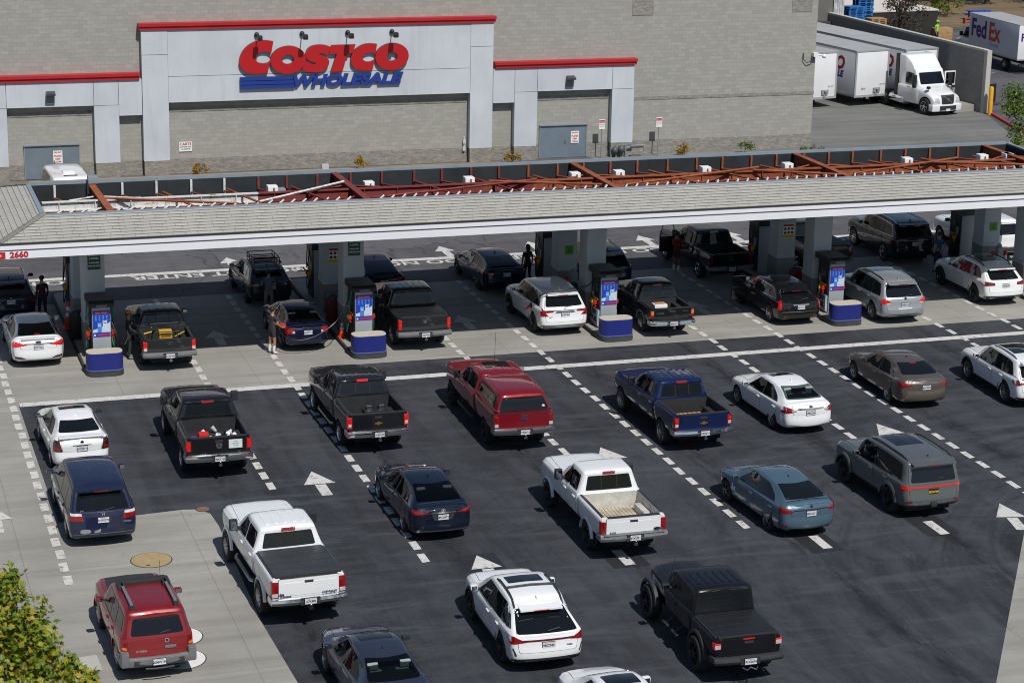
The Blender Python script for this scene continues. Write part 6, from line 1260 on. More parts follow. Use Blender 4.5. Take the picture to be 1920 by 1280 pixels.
k = sedan('compact_sedan', 'small white sedan with smoked lamps and black sunroof', 7.20, 66.75, -1.6, P_WHITE, ro=0.98, wb=2.69, fo=0.92, W=1.79, H=1.51, deck=1.16, belt=1.0, yb0=-0.55, yb1=0.25, hood=1.02, lamps=[('taillight', [(0.60, 0.74), (0.86, 0.74), (0.84, 1.08), (0.68, 1.08)], L_SMOKE), ('taillight_bulb', [(0.68, 0.78), (0.82, 0.78), (0.82, 0.88), (0.68, 0.88)], L_RED, 'rear', True, 0.02), ('chrome_strip', [(-0.30, 0.93), (0.30, 0.93), (0.27, 0.95), (-0.27, 0.95)], M_SATIN, 'rear', False, 0.014)], plate=(0.83, '6WDE170', 'white'), sunroof=(0.95, 1.35), mir=M_PLAST, rim='ten')
MB().rbox(-0.70, 0.70, -0.98, -0.80, 1.15, 1.19, 0.015).build('spoiler', P_WHITE, k.t); k.badge(0, 1.03, kind='ring')

k = pickup('pickup_truck', 'glossy black crew cab pickup with paper taped to its tailgate and bed of rubbish', 11.23, 65.3, 0.6, P_BLACK, ro=1.22, wb=3.80, fo=0.98, W=2.06, H=1.99, rail=1.40, belt=1.40, hood=1.40, wr=0.41, z0=0.64, bed=1.95, cab=2.2, rim='truck', bump_z=(0.64, 0.88), lampz=(0.96, 1.32), lampw=0.15, lampm=L_RED, lampshape='led', plate=(0.76, '92K7142', 'white'), ribs=0, rear_slider=False, see=True, gl=G_MID,
      badge=lambda k: (k.badge(0.0, 1.13, kind='shield'), k.badge(-0.52, 0.90, 'LARAMIE', 0.06), k.badge(0.62, 0.92, '4X4', 0.055)))
MB().box(0.30, 0.72, k.yr - 0.056, k.yr - 0.050, 1.03, 1.31).build('taped_paper', mat('paper', (0.62, 0.70, 0.68), 0.7, vary=0.08, vscale=8), k.t)
for i_, s_ in enumerate(('PLEASE', 'KEEP BACK', 'TOWING')): text('lettering', s_, 0.04, M_INK, k.t, (0.51, k.yr - 0.058, 1.24 - i_ * 0.07), extrude=0.001)
MB().rbox(-0.82, 0.82, k.yc - 0.02, k.yc + 0.03, 1.40, 1.50, 0.02).build('cab_guard', P_BLACK, k.t)
random.seed(3)
for i_ in range(16):
    x_, y_ = random.uniform(-0.68, 0.55), random.uniform(-0.95, -0.1); m_ = random.choice([M_REFL, M_REFL, mat('cup_grey', (0.4, 0.4, 0.4), 0.5), M_REFL, M_BBLK])
    MB().tube([(x_, y_, 1.18 + random.uniform(0, .14)), (x_ + random.uniform(-.14, .14), y_ + random.uniform(-.1, .1), 1.22 + random.uniform(0, .14))], random.uniform(0.04, 0.075), 8, 0, random.uniform(0.04, 0.08)).build('cargo_cup', m_, k.t)
MB().rbox(-0.55, -0.22, -0.75, -0.50, 1.15, 1.40, 0.07).build('cargo_bag', M_NRED, k.t); MB().rbox(-0.80, -0.60, -0.85, -0.62, 1.15, 1.30, 0.04).build('cargo_pouch', mat('pouch_violet', (0.10, 0.04, 0.30), 0.6), k.t)
MB().box(-0.84, 0.84, -1.0, 0.1, 1.10, 1.16).build('cargo_board', M_LINER, k.t)

k = pickup('pickup_truck', 'dark grey crew cab pickup with gold badge and an engine part in its bed', 16.58, 66.5, -0.5, P_CHAR, ro=1.22, wb=3.78, fo=0.98, W=2.04, H=1.96, rail=1.38, belt=1.38, hood=1.38, wr=0.41, z0=0.62, bed=1.95, cab=2.2, rim='truck', bump_z=(0.62, 0.84), lampz=(0.92, 1.30), lampw=0.14, lampm=L_LIT, lampshape='chevy', plate=(0.73, '41S22CF', 'white'), ribs=6, third=L_LIT, boards=M_SATIN, badge=lambda k: (k.badge(0.0, 1.06, kind='bowtie', m=M_GOLD), k.badge(-0.55, 0.83, 'SILVERADO', 0.055), k.badge(0.72, 0.9, 'LTZ', 0.04)))
eng = MB().rbox(-0.30, 0.46, -0.75, -0.30, 0.88, 1.02, 0.03, 1).tube([(-0.4, -0.75, 0.92), (0.5, -0.75, 0.92)], 0.05, 6).rbox(-0.2, -0.02, -0.6, -0.45, 1.02, 1.16, 0.02).rbox(0.22, 0.40, -0.6, -0.45, 1.02, 1.16, 0.02).lathe([(0.14, 0.9), (0.14, 1.06)], (0.1, -0.35, 0), n=12, mi=1).build('cargo_engine', [M_SATIN, M_BBLK], k.t); eng.location = (0, 0.1, 0.26)

k = pickup('pickup_truck', 'long red crew cab pickup with a matching red camper shell', 21.22, 65.55, 1.2, P_RED, ro=1.24, wb=4.30, fo=0.98, W=2.0, H=1.98, rail=1.36, belt=1.37, hood=1.40, wr=0.41, z0=0.64, bed=2.38, cab=2.25, rim='black', bump_z=(0.64, 0.86), bumper=M_SATIN, lampz=(0.88, 1.28), lampw=0.14, lampm=L_RED, lampshape='clear', plate=(0.75, '7Z45912', 'white'), tonneau=M_PLAST, third=None, ribs=4, rear_slider=False, boards=M_PLAST, sunroof=True, see=True, gl=G_MID,
      badge=lambda k: (k.badge(0.0, 1.13, kind='oval'),))
yr_, yc_ = k.yr, k.yc
ss = [(yr_ + 0.02, yr_ + 0.16, 1.385, 1.44, 1.84, 0.90, 0.66), (yr_ + 0.06, yr_ + 0.22, 1.38, 1.45, 1.91, 0.95, 0.72), (yr_ + 0.5, yr_ + 0.6, 1.38, 1.45, 1.985, 0.96, 0.745), ((yr_ + yc_) / 2, (yr_ + yc_) / 2, 1.38, 1.45, 2.0, 0.96, 0.75), (yc_ - 0.1, yc_ - 0.12, 1.38, 1.45, 1.97, 0.95, 0.74), (yc_ - 0.05, yc_ - 0.08, 1.385, 1.44, 1.92, 0.93, 0.70)]
v_, f_ = loft(ss, bulge=(0.03, 0.0)); sh = to_obj('camper_shell', v_, f_, [P_RED], k.t); smooth_mesh(sh.data); bvs = BVHTree.FromPolygons([Vector(p) for p in v_], f_)
k.panel('shell_rear_window', [(-0.84, 1.44), (0.84, 1.44), (0.66, 1.83), (-0.66, 1.83)], 'rear', G_DARK, off=0.012, gap=True, r=0.08, bv=bvs, parent=sh)
for sd_ in ('left', 'right'): k.panel('shell_side_window', [(yr_ + 0.35, 1.47), (yc_ - 0.25, 1.47), (yc_ - 0.35, 1.80), (yr_ + 0.45, 1.80)], sd_, G_DARK, off=0.012, gap=True, r=0.06, bv=bvs, parent=sh)
MB().lathe([(0.05, 0), (0.05, 0.008)], (0.66, 0, 0), 'y', 12).build('sticker', M_REFL, sh, (0, yr_ + 0.03, 1.53))
MB().tube([(0.55, 4.2, 1.35), (0.56, 4.1, 2.55)], 0.006, 4).build('antenna', M_PLAST, k.t)

k = pickup('pickup_truck', 'bright blue crew cab pickup with gold badge and plywood in its bed', 26.87, 64.1, -0.8, P_BLUE, ro=1.18, wb=3.65, fo=0.98, W=2.04, H=1.90, rail=1.30, belt=1.31, hood=1.30, wr=0.41, z0=0.58, bed=1.78, cab=2.2, rim='ten', bump_z=(0.60, 0.80), lampz=(0.85, 1.22), lampw=0.15, lampm=L_RED, lampshape='chevy', plate=(0.70, '94D3P17', 'white'), ribs=6, third=L_RED, see=True, gl=G_MID, chrome_handle=M_CHROME, badge=lambda k: (k.badge(0.0, 1.0, kind='bowtie', m=M_GOLD), k.badge(-0.55, 0.76, 'SILVERADO', 0.055)))
b = MB()
for i_ in range(7): b.box(-0.55 + i_ * 0.16, -0.42 + i_ * 0.16, -0.75 + 0.03 * (i_ % 2), 0.35, 0.83, 0.86)
b.build('cargo_plywood', mat('plywood', (0.40, 0.25, 0.12), 0.8, vary=0.3, vscale=4), k.t); MB().lathe([(0.16, 0.82), (0.17, 0.9), (0.1, 0.93)], (0.55, -0.75, 0), n=12).build('cargo_bucket', M_BBLK, k.t)

k = sedan('sedan', 'white sedan with pale rear headrests and a dark sunroof panel', 31.02, 64.72, -1.4, P_WHITE, ro=1.07, wb=2.78, fo=0.97, W=1.82, H=1.47, deck=1.10, see=True, gl=G_CLEAR, seatm='grey', lamps=[('taillight', [(0.50, 0.86), (0.90, 0.78), (0.90, 1.0), (0.70, 0.98)], L_RED), ('backup_light', [(0.50, 0.87), (0.66, 0.86), (0.68, 0.92), (0.5, 0.92)], L_CLR, 'rear', True, 0.018), ('chrome_strip', [(-0.48, 0.92), (0.48, 0.92), (0.48, 0.96), (-0.48, 0.96)], M_CHROME, 'rear', False, 0.014)], plate=(0.80, '7FRK218', 'white'), sunroof=(1.05, 1.45), rim='ten'); k.badge(0, 1.0, kind='ovals')
k = sedan('sedan', 'taupe brown sedan with dark rear window and fastback roof', 36.25, 66.4, 1.4, P_TAUPE, ro=1.12, wb=2.83, fo=0.97, W=1.85, H=1.46, deck=1.11, yb0=-0.72, lamps=[('taillight', [(0.46, 0.88), (0.90, 0.82), (0.91, 0.99), (0.80, 1.0)], L_RED), ('chrome_strip', [(-0.48, 0.945), (0.48, 0.945), (0.48, 0.965), (-0.48, 0.965)], M_SATIN, 'rear', False), ('bumper_trim', [(-0.72, 0.30), (0.72, 0.30), (0.66, 0.36), (-0.66, 0.36)], M_PLAST, 'rear', False), ('brake_light', [(-0.12, 1.365), (0.12, 1.365), (0.12, 1.385), (-0.12, 1.385)], L_RED, 'rear', False)], plate=(0.82, '8JVN502', 'white'), rim='split', chrome=M_SATIN)
k = suv('crossover', 'white crossover with panoramic roof and tall red lamps at the right edge', 40.30, 65.35, 2.6, P_WHITE, ro=1.0, wb=2.86, fo=0.95, W=1.90, H=1.68, belt=1.06, wr=0.38, slant=0.5, yw1=1.62, yw0=2.45, hood=1.10, rim='split', z0=0.28, lamps=[('taillight', [(0.80, 0.88), (0.94, 0.86), (0.92, 1.12), (0.86, 1.14)], L_RED), ('taillight_bulb', [(0.55, 0.93), (0.82, 0.90), (0.84, 0.95), (0.6, 0.97)], L_DARK)], plate=(0.80, '8TLM663', 'white'), sunroof=(0.3, 1.5), clad=(0.44, M_PLAST), rails=(-0.2, 1.5, M_SATIN), dlo_end=0.5, chrome=M_SATIN)

# ---- at the pumps, sunny side
k = sedan('sedan', 'white sedan half in shade at the first pump with a lip spoiler', 7.10, 78.75, -0.5, P_PEARL, ro=1.10, wb=2.87, fo=0.98, W=1.86, H=1.45, deck=1.10, yb0=-0.75, lamps=[('taillight', [(0.38, 0.90), (0.91, 0.80), (0.90, 1.0), (0.78, 1.0)], L_LIT), ('strip', [(-0.5, 0.925), (0.5, 0.925), (0.5, 0.945), (-0.5, 0.945)], M_PLAST, 'rear', False), ('bumper_vent', [(0.44, 0.38), (0.82, 0.40), (0.84, 0.48), (0.62, 0.46)], L_SMOKE), ('bumper_trim', [(-0.45, 0.36), (0.45, 0.36), (0.45, 0.38), (-0.45, 0.38)], M_CHROME, 'rear', False), ('brake_light', [(-0.1, 1.155), (0.1, 1.155), (0.1, 1.18), (-0.1, 1.18)], L_LIT, 'rear', False, 0.03)], plate=(0.81, '9KDT261', 'white'), rim='ten')
MB().rbox(-0.60, 0.60, -1.10, -0.92, 1.085, 1.115, 0.012).build('spoiler', P_PEARL, k.t); k.badge(0, 0.99, kind='oval', m=M_PLAST)
k = pickup('pickup_truck', 'black mid size pickup with bed tool rack and a yellow level case', 11.62, 77.35, 0.5, P_GREY, ro=1.20, wb=3.45, fo=0.90, W=1.90, H=1.80, rail=1.20, belt=1.22, hood=1.18, wr=0.385, z0=0.52, bed=1.62, cab=2.05, rim='black', bump_z=(0.54, 0.74), bumper=M_GREYB, lampz=(0.78, 1.14), lampw=0.13, lampm=L_LIT, lampshape='clear', plate=(0.64, '21K9V83', 'white'), ribs=4, rear_slider=True, third=None, tallmir=False, see=False, badge=lambda k: (k.badge(0.0, 0.86, 'TACOMA', 0.085, M_PLAST, sx=1.3), k.badge(0, 1.02, kind='ovals', m=M_PLAST)))
MB().tube([(-0.5, 0.1, 1.2), (-0.5, 0.1, 1.45), (0.5, 0.1, 1.45), (0.5, 0.1, 1.2)], 0.025, 6).tube([(-0.35, -0.55, 1.3), (-0.35, 0.1, 1.42)], 0.022, 5).tube([(0.35, -0.55, 1.3), (0.35, 0.1, 1.42)], 0.022, 5).tube([(-0.45, -0.55, 1.3), (0.45, -0.55, 1.3)], 0.022, 5).build('tool_rack', M_PLAST, k.t)
MB().rbox(-0.26, 0.22, -0.46, -0.1, 1.02, 1.30, 0.03).box(-0.2, 0.16, -0.47, -0.46, 1.10, 1.13, 1).box(-0.2, 0.16, -0.47, -0.46, 1.19, 1.22, 1).build('cargo_case', [mat('case_yellow', (0.62, 0.36, 0.03), 0.5), M_BBLK], k.t); MB().tube([(-0.8, -0.3, 1.2), (-0.5, -0.2, 1.24)], 0.03, 5).tube([(0.3, -0.5, 1.1), (0.7, -0.1, 1.15)], 0.025, 5).build('cargo_tools', MATS['case_yellow'], k.t)
k = sedan('sedan', 'dark blue older sedan at the second pump with grey headrests', 16.95, 78.4, -1.0, P_NAVY, ro=0.98, wb=2.62, fo=0.90, W=1.74, H=1.43, deck=1.04, see=True, gl=G_CLEAR, seatm='grey', lamps=[('taillight', [(0.48, 0.74), (0.83, 0.72), (0.83, 0.94), (0.52, 0.94)], L_RED), ('backup_light', [(0.50, 0.76), (0.58, 0.76), (0.58, 0.83), (0.5, 0.83)], L_CLR, 'rear', True, 0.02)], plate=(0.78, '4KRT912', 'white'), rim='steel', fin=False); k.badge(0, 0.93, 'H', 0.08)
MB().rbox(-0.62, 0.62, -0.97, -0.80, 1.02, 1.05, 0.012).build('spoiler', P_NAVY, k.t)
k = pickup('pickup_truck', 'dark grey pickup with ribbed roof and folded bed cover at the second pump', 21.25, 77.72, 0.8, P_GREY, ro=1.18, wb=3.70, fo=0.95, W=2.02, H=1.95, rail=1.32, belt=1.33, hood=1.32, wr=0.40, z0=0.58, bed=1.70, cab=2.2, rim='ten', bump_z=(0.58, 0.78), bumper=M_GREYB, lampz=(0.86, 1.24), lampw=0.12, lampm=L_LIT, plate=(0.68, '58L7F42', 'white'), ribs=5, rear_slider=False, third=None, tonneau=mat('soft_cover', (0.012, 0.0125, 0.015), 0.5), tallmir=False, badge=lambda k: (k.badge(0, 1.14, kind='ovals'),))
k = suv('sport_utility_vehicle', 'white sport utility being fuelled at the third pump', 27.0, 78.2, -1.4, P_WHITE, ro=1.0, wb=2.82, fo=0.95, W=1.96, H=1.76, belt=1.10, wr=0.385, slant=0.40, yw1=1.70, yw0=2.5, hood=1.12, rim='dark5', z0=0.30, lamps=[('taillight', [(0.66, 0.84), (0.94, 0.84), (0.95, 1.16), (0.88, 1.16), (0.84, 1.03)], L_RED), ('taillight_bulb', [(0.46, 1.0), (0.90, 0.97), (0.88, 1.07), (0.5, 1.07)], L_RED, 'rear', True, 0.016), ('chrome_strip', [(-0.42, 0.96), (0.42, 0.96), (0.34, 1.02), (-0.34, 1.02)], M_SATIN, 'rear', False, 0.016), ('reflector', [(0.62, 0.36), (0.80, 0.36), (0.80, 0.42), (0.62, 0.42)], L_RED, 'rear', True, 0.022)],
      plate=(0.89, '8CRX307', 'white'), clad=(0.50, M_GREYB), dlo_end=0.42, sunroof=None, rg=[(-0.76, 1.18), (0.76, 1.18), (0.64, 1.56), (-0.64, 1.56)]); k.badge(0, 1.10, 'H', 0.12); k.badge(-0.58, 0.80, 'PILOT', 0.05, M_SATIN)
k.panel('fuel_door', [(0.10, 0.90), (0.30, 0.90), (0.30, 1.06), (0.10, 1.06)], 'left', M_PLAST, off=0.012, r=0.04); MB().rbox(-1.10, -0.98, 0.12, 0.28, 0.93, 1.01, 0.02).tube([(-1.0, 0.2, 0.97), (-1.25, 0.15, 0.88)], 0.03, 6).build('nozzle', M_NRED, k.t); MB().rbox(-1.06, -1.0, 0.30, 0.46, 0.90, 1.06, 0.01).build('fuel_flap', P_WHITE, k.t)
PILOT = k
k = pickup('pickup_truck', 'older black compact pickup with wood chips in its bed and chrome bumper', 31.05, 77.25, 0.4, P_BLACK, ro=1.12, wb=3.1, fo=0.86, W=1.80, H=1.74, rail=1.16, belt=1.17, hood=1.14, wr=0.37, z0=0.54, bed=1.55, cab=1.9, rim='steel', bump_z=(0.50, 0.70), bumper=M_CHROME, lampz=(0.78, 1.10), lampw=0.12, lampm=L_RED, lampshape='amber', plate=(0.60, '8B42417', 'white'), ribs=0, rear_slider=True, third=L_RED, tallmir=False, flare=mat('flare_grey', (0.16, 0.18, 0.19), 0.5), badge=lambda k: (k.badge(-0.52, 0.98, 'TOYOTA', 0.075), k.badge(0.50, 1.04, 'TACOMA', 0.05)))
M_CHIP = mat('wood_chips', (0.42, 0.20, 0.08), 0.9, vary=0.6, vscale=22)
MB().rbox(-0.42, 0.12, -0.30, 0.10, 0.86, 1.10, 0.05, 0).rbox(-0.36, 0.06, -0.24, 0.04, 1.06, 1.13, 0.03, 1).build('cargo_tub', [M_REFL, M_CHIP], k.t); MB().ball((0.2, -0.5, 0.80), 0.34, 10, 0, (1.1, 0.8, 0.5)).build('cargo_heap', M_CHIP, k.t)
k = suv('station_wagon', 'black sport wagon with tall red lamps and open driver door', 36.60, 77.45, -1.0, P_BLACK, ro=1.0, wb=2.88, fo=0.95, W=1.84, H=1.50, belt=1.0, wr=0.35, slant=0.62, yw1=1.6, yw0=2.45, hood=1.02, rim='split', z0=0.24, roof_drop=0.06, lamps=[('taillight', [(0.80, 0.70), (0.90, 0.70), (0.86, 1.18), (0.79, 1.16)], L_LIT), ('chrome_strip', [(-0.32, 0.86), (0.32, 0.86), (0.36, 0.90), (-0.36, 0.90)], M_CHROME, 'rear', False, 0.018), ('bumper_trim', [(-0.8, 0.60), (0.8, 0.60), (0.8, 0.615), (-0.8, 0.615)], M_CHROME, 'rear', False, 0.012), ('reflector', [(0.55, 0.42), (0.72, 0.42), (0.72, 0.45), (0.55, 0.45)], L_RED)], plate=(0.78, '6SHV417', 'white'), chrome=M_CHROME, dlo_end=0.55, sunroof=(0.5, 1.4), cat='station wagon', rg=[(-0.66, 1.06), (0.66, 1.06), (0.56, 1.28), (-0.56, 1.28)])
od = MB().rbox(-1.62, -0.94, 2.02, 2.10, 0.42, 0.96, 0.03).box(-1.58, -1.0, 2.035, 2.085, 0.96, 1.38, 1).build('open_door', [P_BLACK, G_DARK], k.t)
k = suv('sport_utility_vehicle', 'silver sport utility with roof rails at the fourth pump', 40.80, 76.70, 0.4, P_SILV, ro=1.02, wb=2.90, fo=0.95, W=1.96, H=1.75, belt=1.08, wr=0.375, slant=0.42, yw1=1.72, yw0=2.55, hood=1.10, rim='ten', z0=0.28, lamps=[('taillight', [(0.56, 0.94), (0.95, 0.86), (0.95, 1.02), (0.86, 1.08)], L_LIT), ('backup_light', [(0.62, 0.87), (0.80, 0.84), (0.80, 0.90), (0.62, 0.93)], L_CLR, 'rear', True, 0.018), ('bumper_trim', [(-0.7, 0.36), (0.7, 0.36), (0.62, 0.46), (-0.62, 0.46)], M_SATIN, 'rear', False, 0.016)], plate=(0.82, '7MPL935', 'white'), rails=(-0.35, 1.55, M_SATIN), clad=(0.36, M_PLAST), dlo_end=0.40, rg=[(-0.78, 1.12), (0.78, 1.12), (0.66, 1.55), (-0.66, 1.55)], taper=0.02)
k.panel('sticker', [(-0.30, 0.66), (0.30, 0.66), (0.30, 0.70), (-0.30, 0.70)], 'rear', M_REFL, off=0.014, gap=False, r=0); k.badge(0, 1.07, kind='ring')
k = suv('crossover', 'white rounded crossover with glass roof beside the fifth island', 46.25, 78.3, 0.0, P_WHITE, ro=0.98, wb=2.87, fo=0.88, W=1.89, H=1.63, belt=1.06, wr=0.375, slant=0.52, yw1=1.58, yw0=2.42, hood=1.10, rim='dark5', z0=0.28, lamps=[('taillight', [(0.50, 0.90), (0.93, 0.88), (0.93, 1.04), (0.80, 1.05), (0.50, 1.0)], L_DARK), ('bumper_trim', [(-0.62, 0.33), (0.62, 0.33), (0.72, 0.40), (-0.72, 0.40)], M_CHROME, 'rear', False, 0.020)], plate=(0.88, '8SKJ290', 'white'), clad=(0.46, M_PLAST), rails=(-0.2, 1.4, M_PLAST), sunroof=(0.3, 1.45), dlo_end=0.52, rg=[(-0.66, 1.10), (0.66, 1.10), (0.58, 1.44), (-0.58, 1.44)])

# ---- at the pumps, shaded side
k = suv('sport_utility_vehicle', 'dark sport utility with pale roof at the left edge of the canopy', 6.72, 84.9, 0.0, P_MIDN, ro=1.0, wb=2.8, fo=0.95, W=1.92, H=1.68, belt=1.08, wr=0.37, slant=0.55, yw1=1.6, yw0=2.5, hood=1.08, rim='five', z0=0.3, lamps=[('taillight', [(0.60, 0.86), (0.93, 0.86), (0.92, 1.02), (0.7, 1.02)], L_DARK)], plate=(0.90, '7GHX554', 'white'), rails=(-0.3, 1.5, M_SATIN), dlo_end=0.5)
k.badge(0, 1.04, 'H', 0.12)
k = suv('crossover', 'dark wagon crossover with wire basket on its roof', 16.93, 85.05, -1.6, P_GREY, ro=0.95, wb=2.66, fo=0.93, W=1.80, H=1.58, belt=1.02, wr=0.35, slant=0.52, yw1=1.5, yw0=2.35, hood=1.02, rim='dark5', z0=0.32, lamps=[('taillight', [(0.52, 0.88), (0.88, 0.86), (0.87, 1.04), (0.74, 1.04)], L_DARK), ('backup_light', [(0.5, 0.90), (0.62, 0.9), (0.62, 0.97), (0.5, 0.97)], L_CLR, 'rear', True, 0.018)], plate=(0.84, '8WQN116', 'white'), clad=(0.46, M_PLAST), dlo_end=0.45, chrome=M_SATIN)
bk = MB()
for z_ in (1.68, 1.84):
    bk.tube([(-0.52, -0.15, z_), (0.52, -0.15, z_), (0.52, 1.15, z_), (-0.52, 1.15, z_), (-0.52, -0.15, z_)], 0.022, 5)
for i_ in range(6): bk.tube([(-0.52, -0.15 + i_ * 0.26, 1.68), (0.52, -0.15 + i_ * 0.26, 1.68)], 0.015, 4)
for x_ in (-0.52, 0.52):
    for y_ in (-0.15, 0.28, 0.72, 1.15): bk.tube([(x_, y_, 1.56), (x_, y_, 1.84)], 0.018, 4)
bk.build('roof_basket', M_PLAST, k.t)
k = sedan('sedan', 'dark sedan with sloping glass hidden behind the second column', 21.55, 84.95, 0.0, P_MIDN, ro=1.05, wb=2.75, fo=0.95, W=1.84, H=1.50, deck=1.12, yb0=-0.85, yb1=0.5, lamps=[('taillight', [(0.55, 0.84), (0.90, 0.82), (0.90, 0.98), (0.6, 0.98)], L_DARK)], plate=(0.84, '8LZD402', 'white'))
k = sedan('sedan', 'dark blue fastback sedan in the shade beside the third island', 26.72, 84.95, -1.5, P_NAVY, ro=1.08, wb=2.83, fo=0.97, W=1.86, H=1.45, deck=1.10, yb0=-0.80, lamps=[('taillight', [(0.46, 0.88), (0.90, 0.84), (0.90, 0.98), (0.75, 1.0)], L_DARK)], plate=(0.86, '8XCV317', 'white'), rim='dark5', chrome=M_SATIN)
k = suv('sport_utility_vehicle', 'dark sport utility parked behind the third front column', 31.25, 84.35, 1.0, P_NAVY, ro=0.98, wb=2.75, fo=0.93, W=1.86, H=1.66, belt=1.06, wr=0.37, slant=0.45, yw1=1.6, yw0=2.4, hood=1.08, rim='five', z0=0.3, lamps=[('taillight', [(0.76, 0.95), (0.91, 0.95), (0.89, 1.22), (0.80, 1.22)], L_RED)], plate=(0.86, '6PDL227', 'white'), dlo_end=0.4, rails=(-0.3, 1.4, M_SATIN))
k = pickup('pickup_truck', 'black pickup with open driver door in the shade by the fourth island', 36.60, 84.75, -1.5, P_BLACK, ro=1.20, wb=3.60, fo=0.95, W=2.0, H=1.90, rail=1.28, belt=1.30, hood=1.30, wr=0.40, z0=0.58, bed=1.70, cab=2.2, rim='truck', bump_z=(0.56, 0.76), bumper=M_GREYB, lampz=(0.85, 1.2), lampw=0.15, lampm=L_DARK, plate=(0.66, '8F61203', 'white'), ribs=0, rear_slider=False, third=L_CLR, see=True, gl=G_MID, badge=lambda k: (k.badge(0, 1.02, 'FORD', 0.08),))
od = MB().rbox(-1.75, -1.02, 2.42, 2.52, 0.62, 1.32, 0.03).tube([(-1.72, 2.47, 1.3), (-1.60, 2.47, 1.80), (-1.1, 2.47, 1.82), (-1.04, 2.47, 1.3)], 0.03, 6).build('open_door', P_BLACK, k.t)
k = pickup('pickup_truck', 'grey pickup with blue sheen roof behind the fourth front column', 41.30, 84.75, 0.0, P_GREY, ro=1.22, wb=3.7, fo=0.98, W=2.04, H=1.96, rail=1.36, belt=1.36, hood=1.36, wr=0.41, z0=0.62, bed=1.95, cab=2.2, rim='truck', bump_z=(0.62, 0.84), bumper=M_GREYB, lampz=(0.9, 1.28), lampm=L_DARK, plate=(0.73, '7R33841', 'white'), ribs=0, tonneau=M_PLAST, third=None, rear_slider=False)
k = suv('sport_utility_vehicle', 'large black sport utility with chrome window trim in the shade', 45.92, 85.75, 0.5, P_BLACK, ro=1.15, wb=3.0, fo=0.98, W=2.04, H=1.90, belt=1.22, wr=0.42, slant=0.34, yw1=1.8, yw0=2.55, hood=1.26, rim='split', z0=0.38, boxy=0.6, lamps=[('taillight', [(0.90, 0.95), (0.99, 0.95), (0.92, 1.5), (0.86, 1.5)], L_DARK), ('chrome_strip', [(-0.6, 1.12), (0.6, 1.12), (0.6, 1.14), (-0.6, 1.14)], M_SATIN, 'rear', False)], plate=(0.98, '7UYT906', 'white'), rails=(-0.7, 1.6, M_CHROME), chrome=M_CHROME, dlo_end=0.42, gl=G_MID, see=True, roof_drop=0.02)
MB().rbox(-0.7, -0.45, 0.9, 1.2, 1.92, 1.99, 0.03).build('roof_box', M_REFL, k.t)
k = suv('sport_utility_vehicle', 'white full size sport utility behind the fifth rear column', 50.05, 85.3, 0.5, P_PEARL, ro=1.15, wb=2.95, fo=1.0, W=2.02, H=1.90, belt=1.22, wr=0.40, slant=0.28, yw1=1.75, yw0=2.5, hood=1.26, rim='steel', z0=0.42, boxy=0.6, lamps=[('taillight', [(0.88, 0.86), (0.98, 0.86), (0.96, 1.2), (0.88, 1.2)], L_DARK)], plate=(0.66, '4VBN381', 'white'), dlo_end=0.42, rg=[(-0.80, 1.26), (0.80, 1.26), (0.72, 1.70), (-0.72, 1.70)], spoiler=False, roof_drop=0.0, mir=M_PLAST)
k.bar('rear_bumper', 0.98, 0.52, 0.72, -1.17, 0.14, M_PLAST, 0.25, 0.07)
# ---- white van by the steel door
k = suv('cargo_van', 'white cargo van with a roof hatch parked by the left steel door', 10.85, 100.3, -1.5, P_WHITE, ro=1.1, wb=3.2, fo=0.85, W=1.98, H=2.52, belt=1.25, wr=0.36, slant=0.14, yw1=2.4, yw0=3.25, hood=1.25, rim='steel', z0=0.35, boxy=0.7, lamps=[('taillight', [(0.86, 0.9), (0.96, 0.9), (0.96, 1.4), (0.86, 1.4)], L_RED)], plate=(0.8, '74K2091', 'white'), dlo_end=1.2, spoiler=False, cat='van', mir=M_PLAST, tallmir=True, gl=G_DARK, roof_drop=0.0, fin=False)
MB().rbox(-0.26, 0.28, -0.1, 0.5, 2.52, 2.62, 0.05).box(-0.3, 0.32, -0.62, -0.52, 2.52, 2.55, 1).build('roof_hatch', [M_FASC, M_PLAST], k.t)
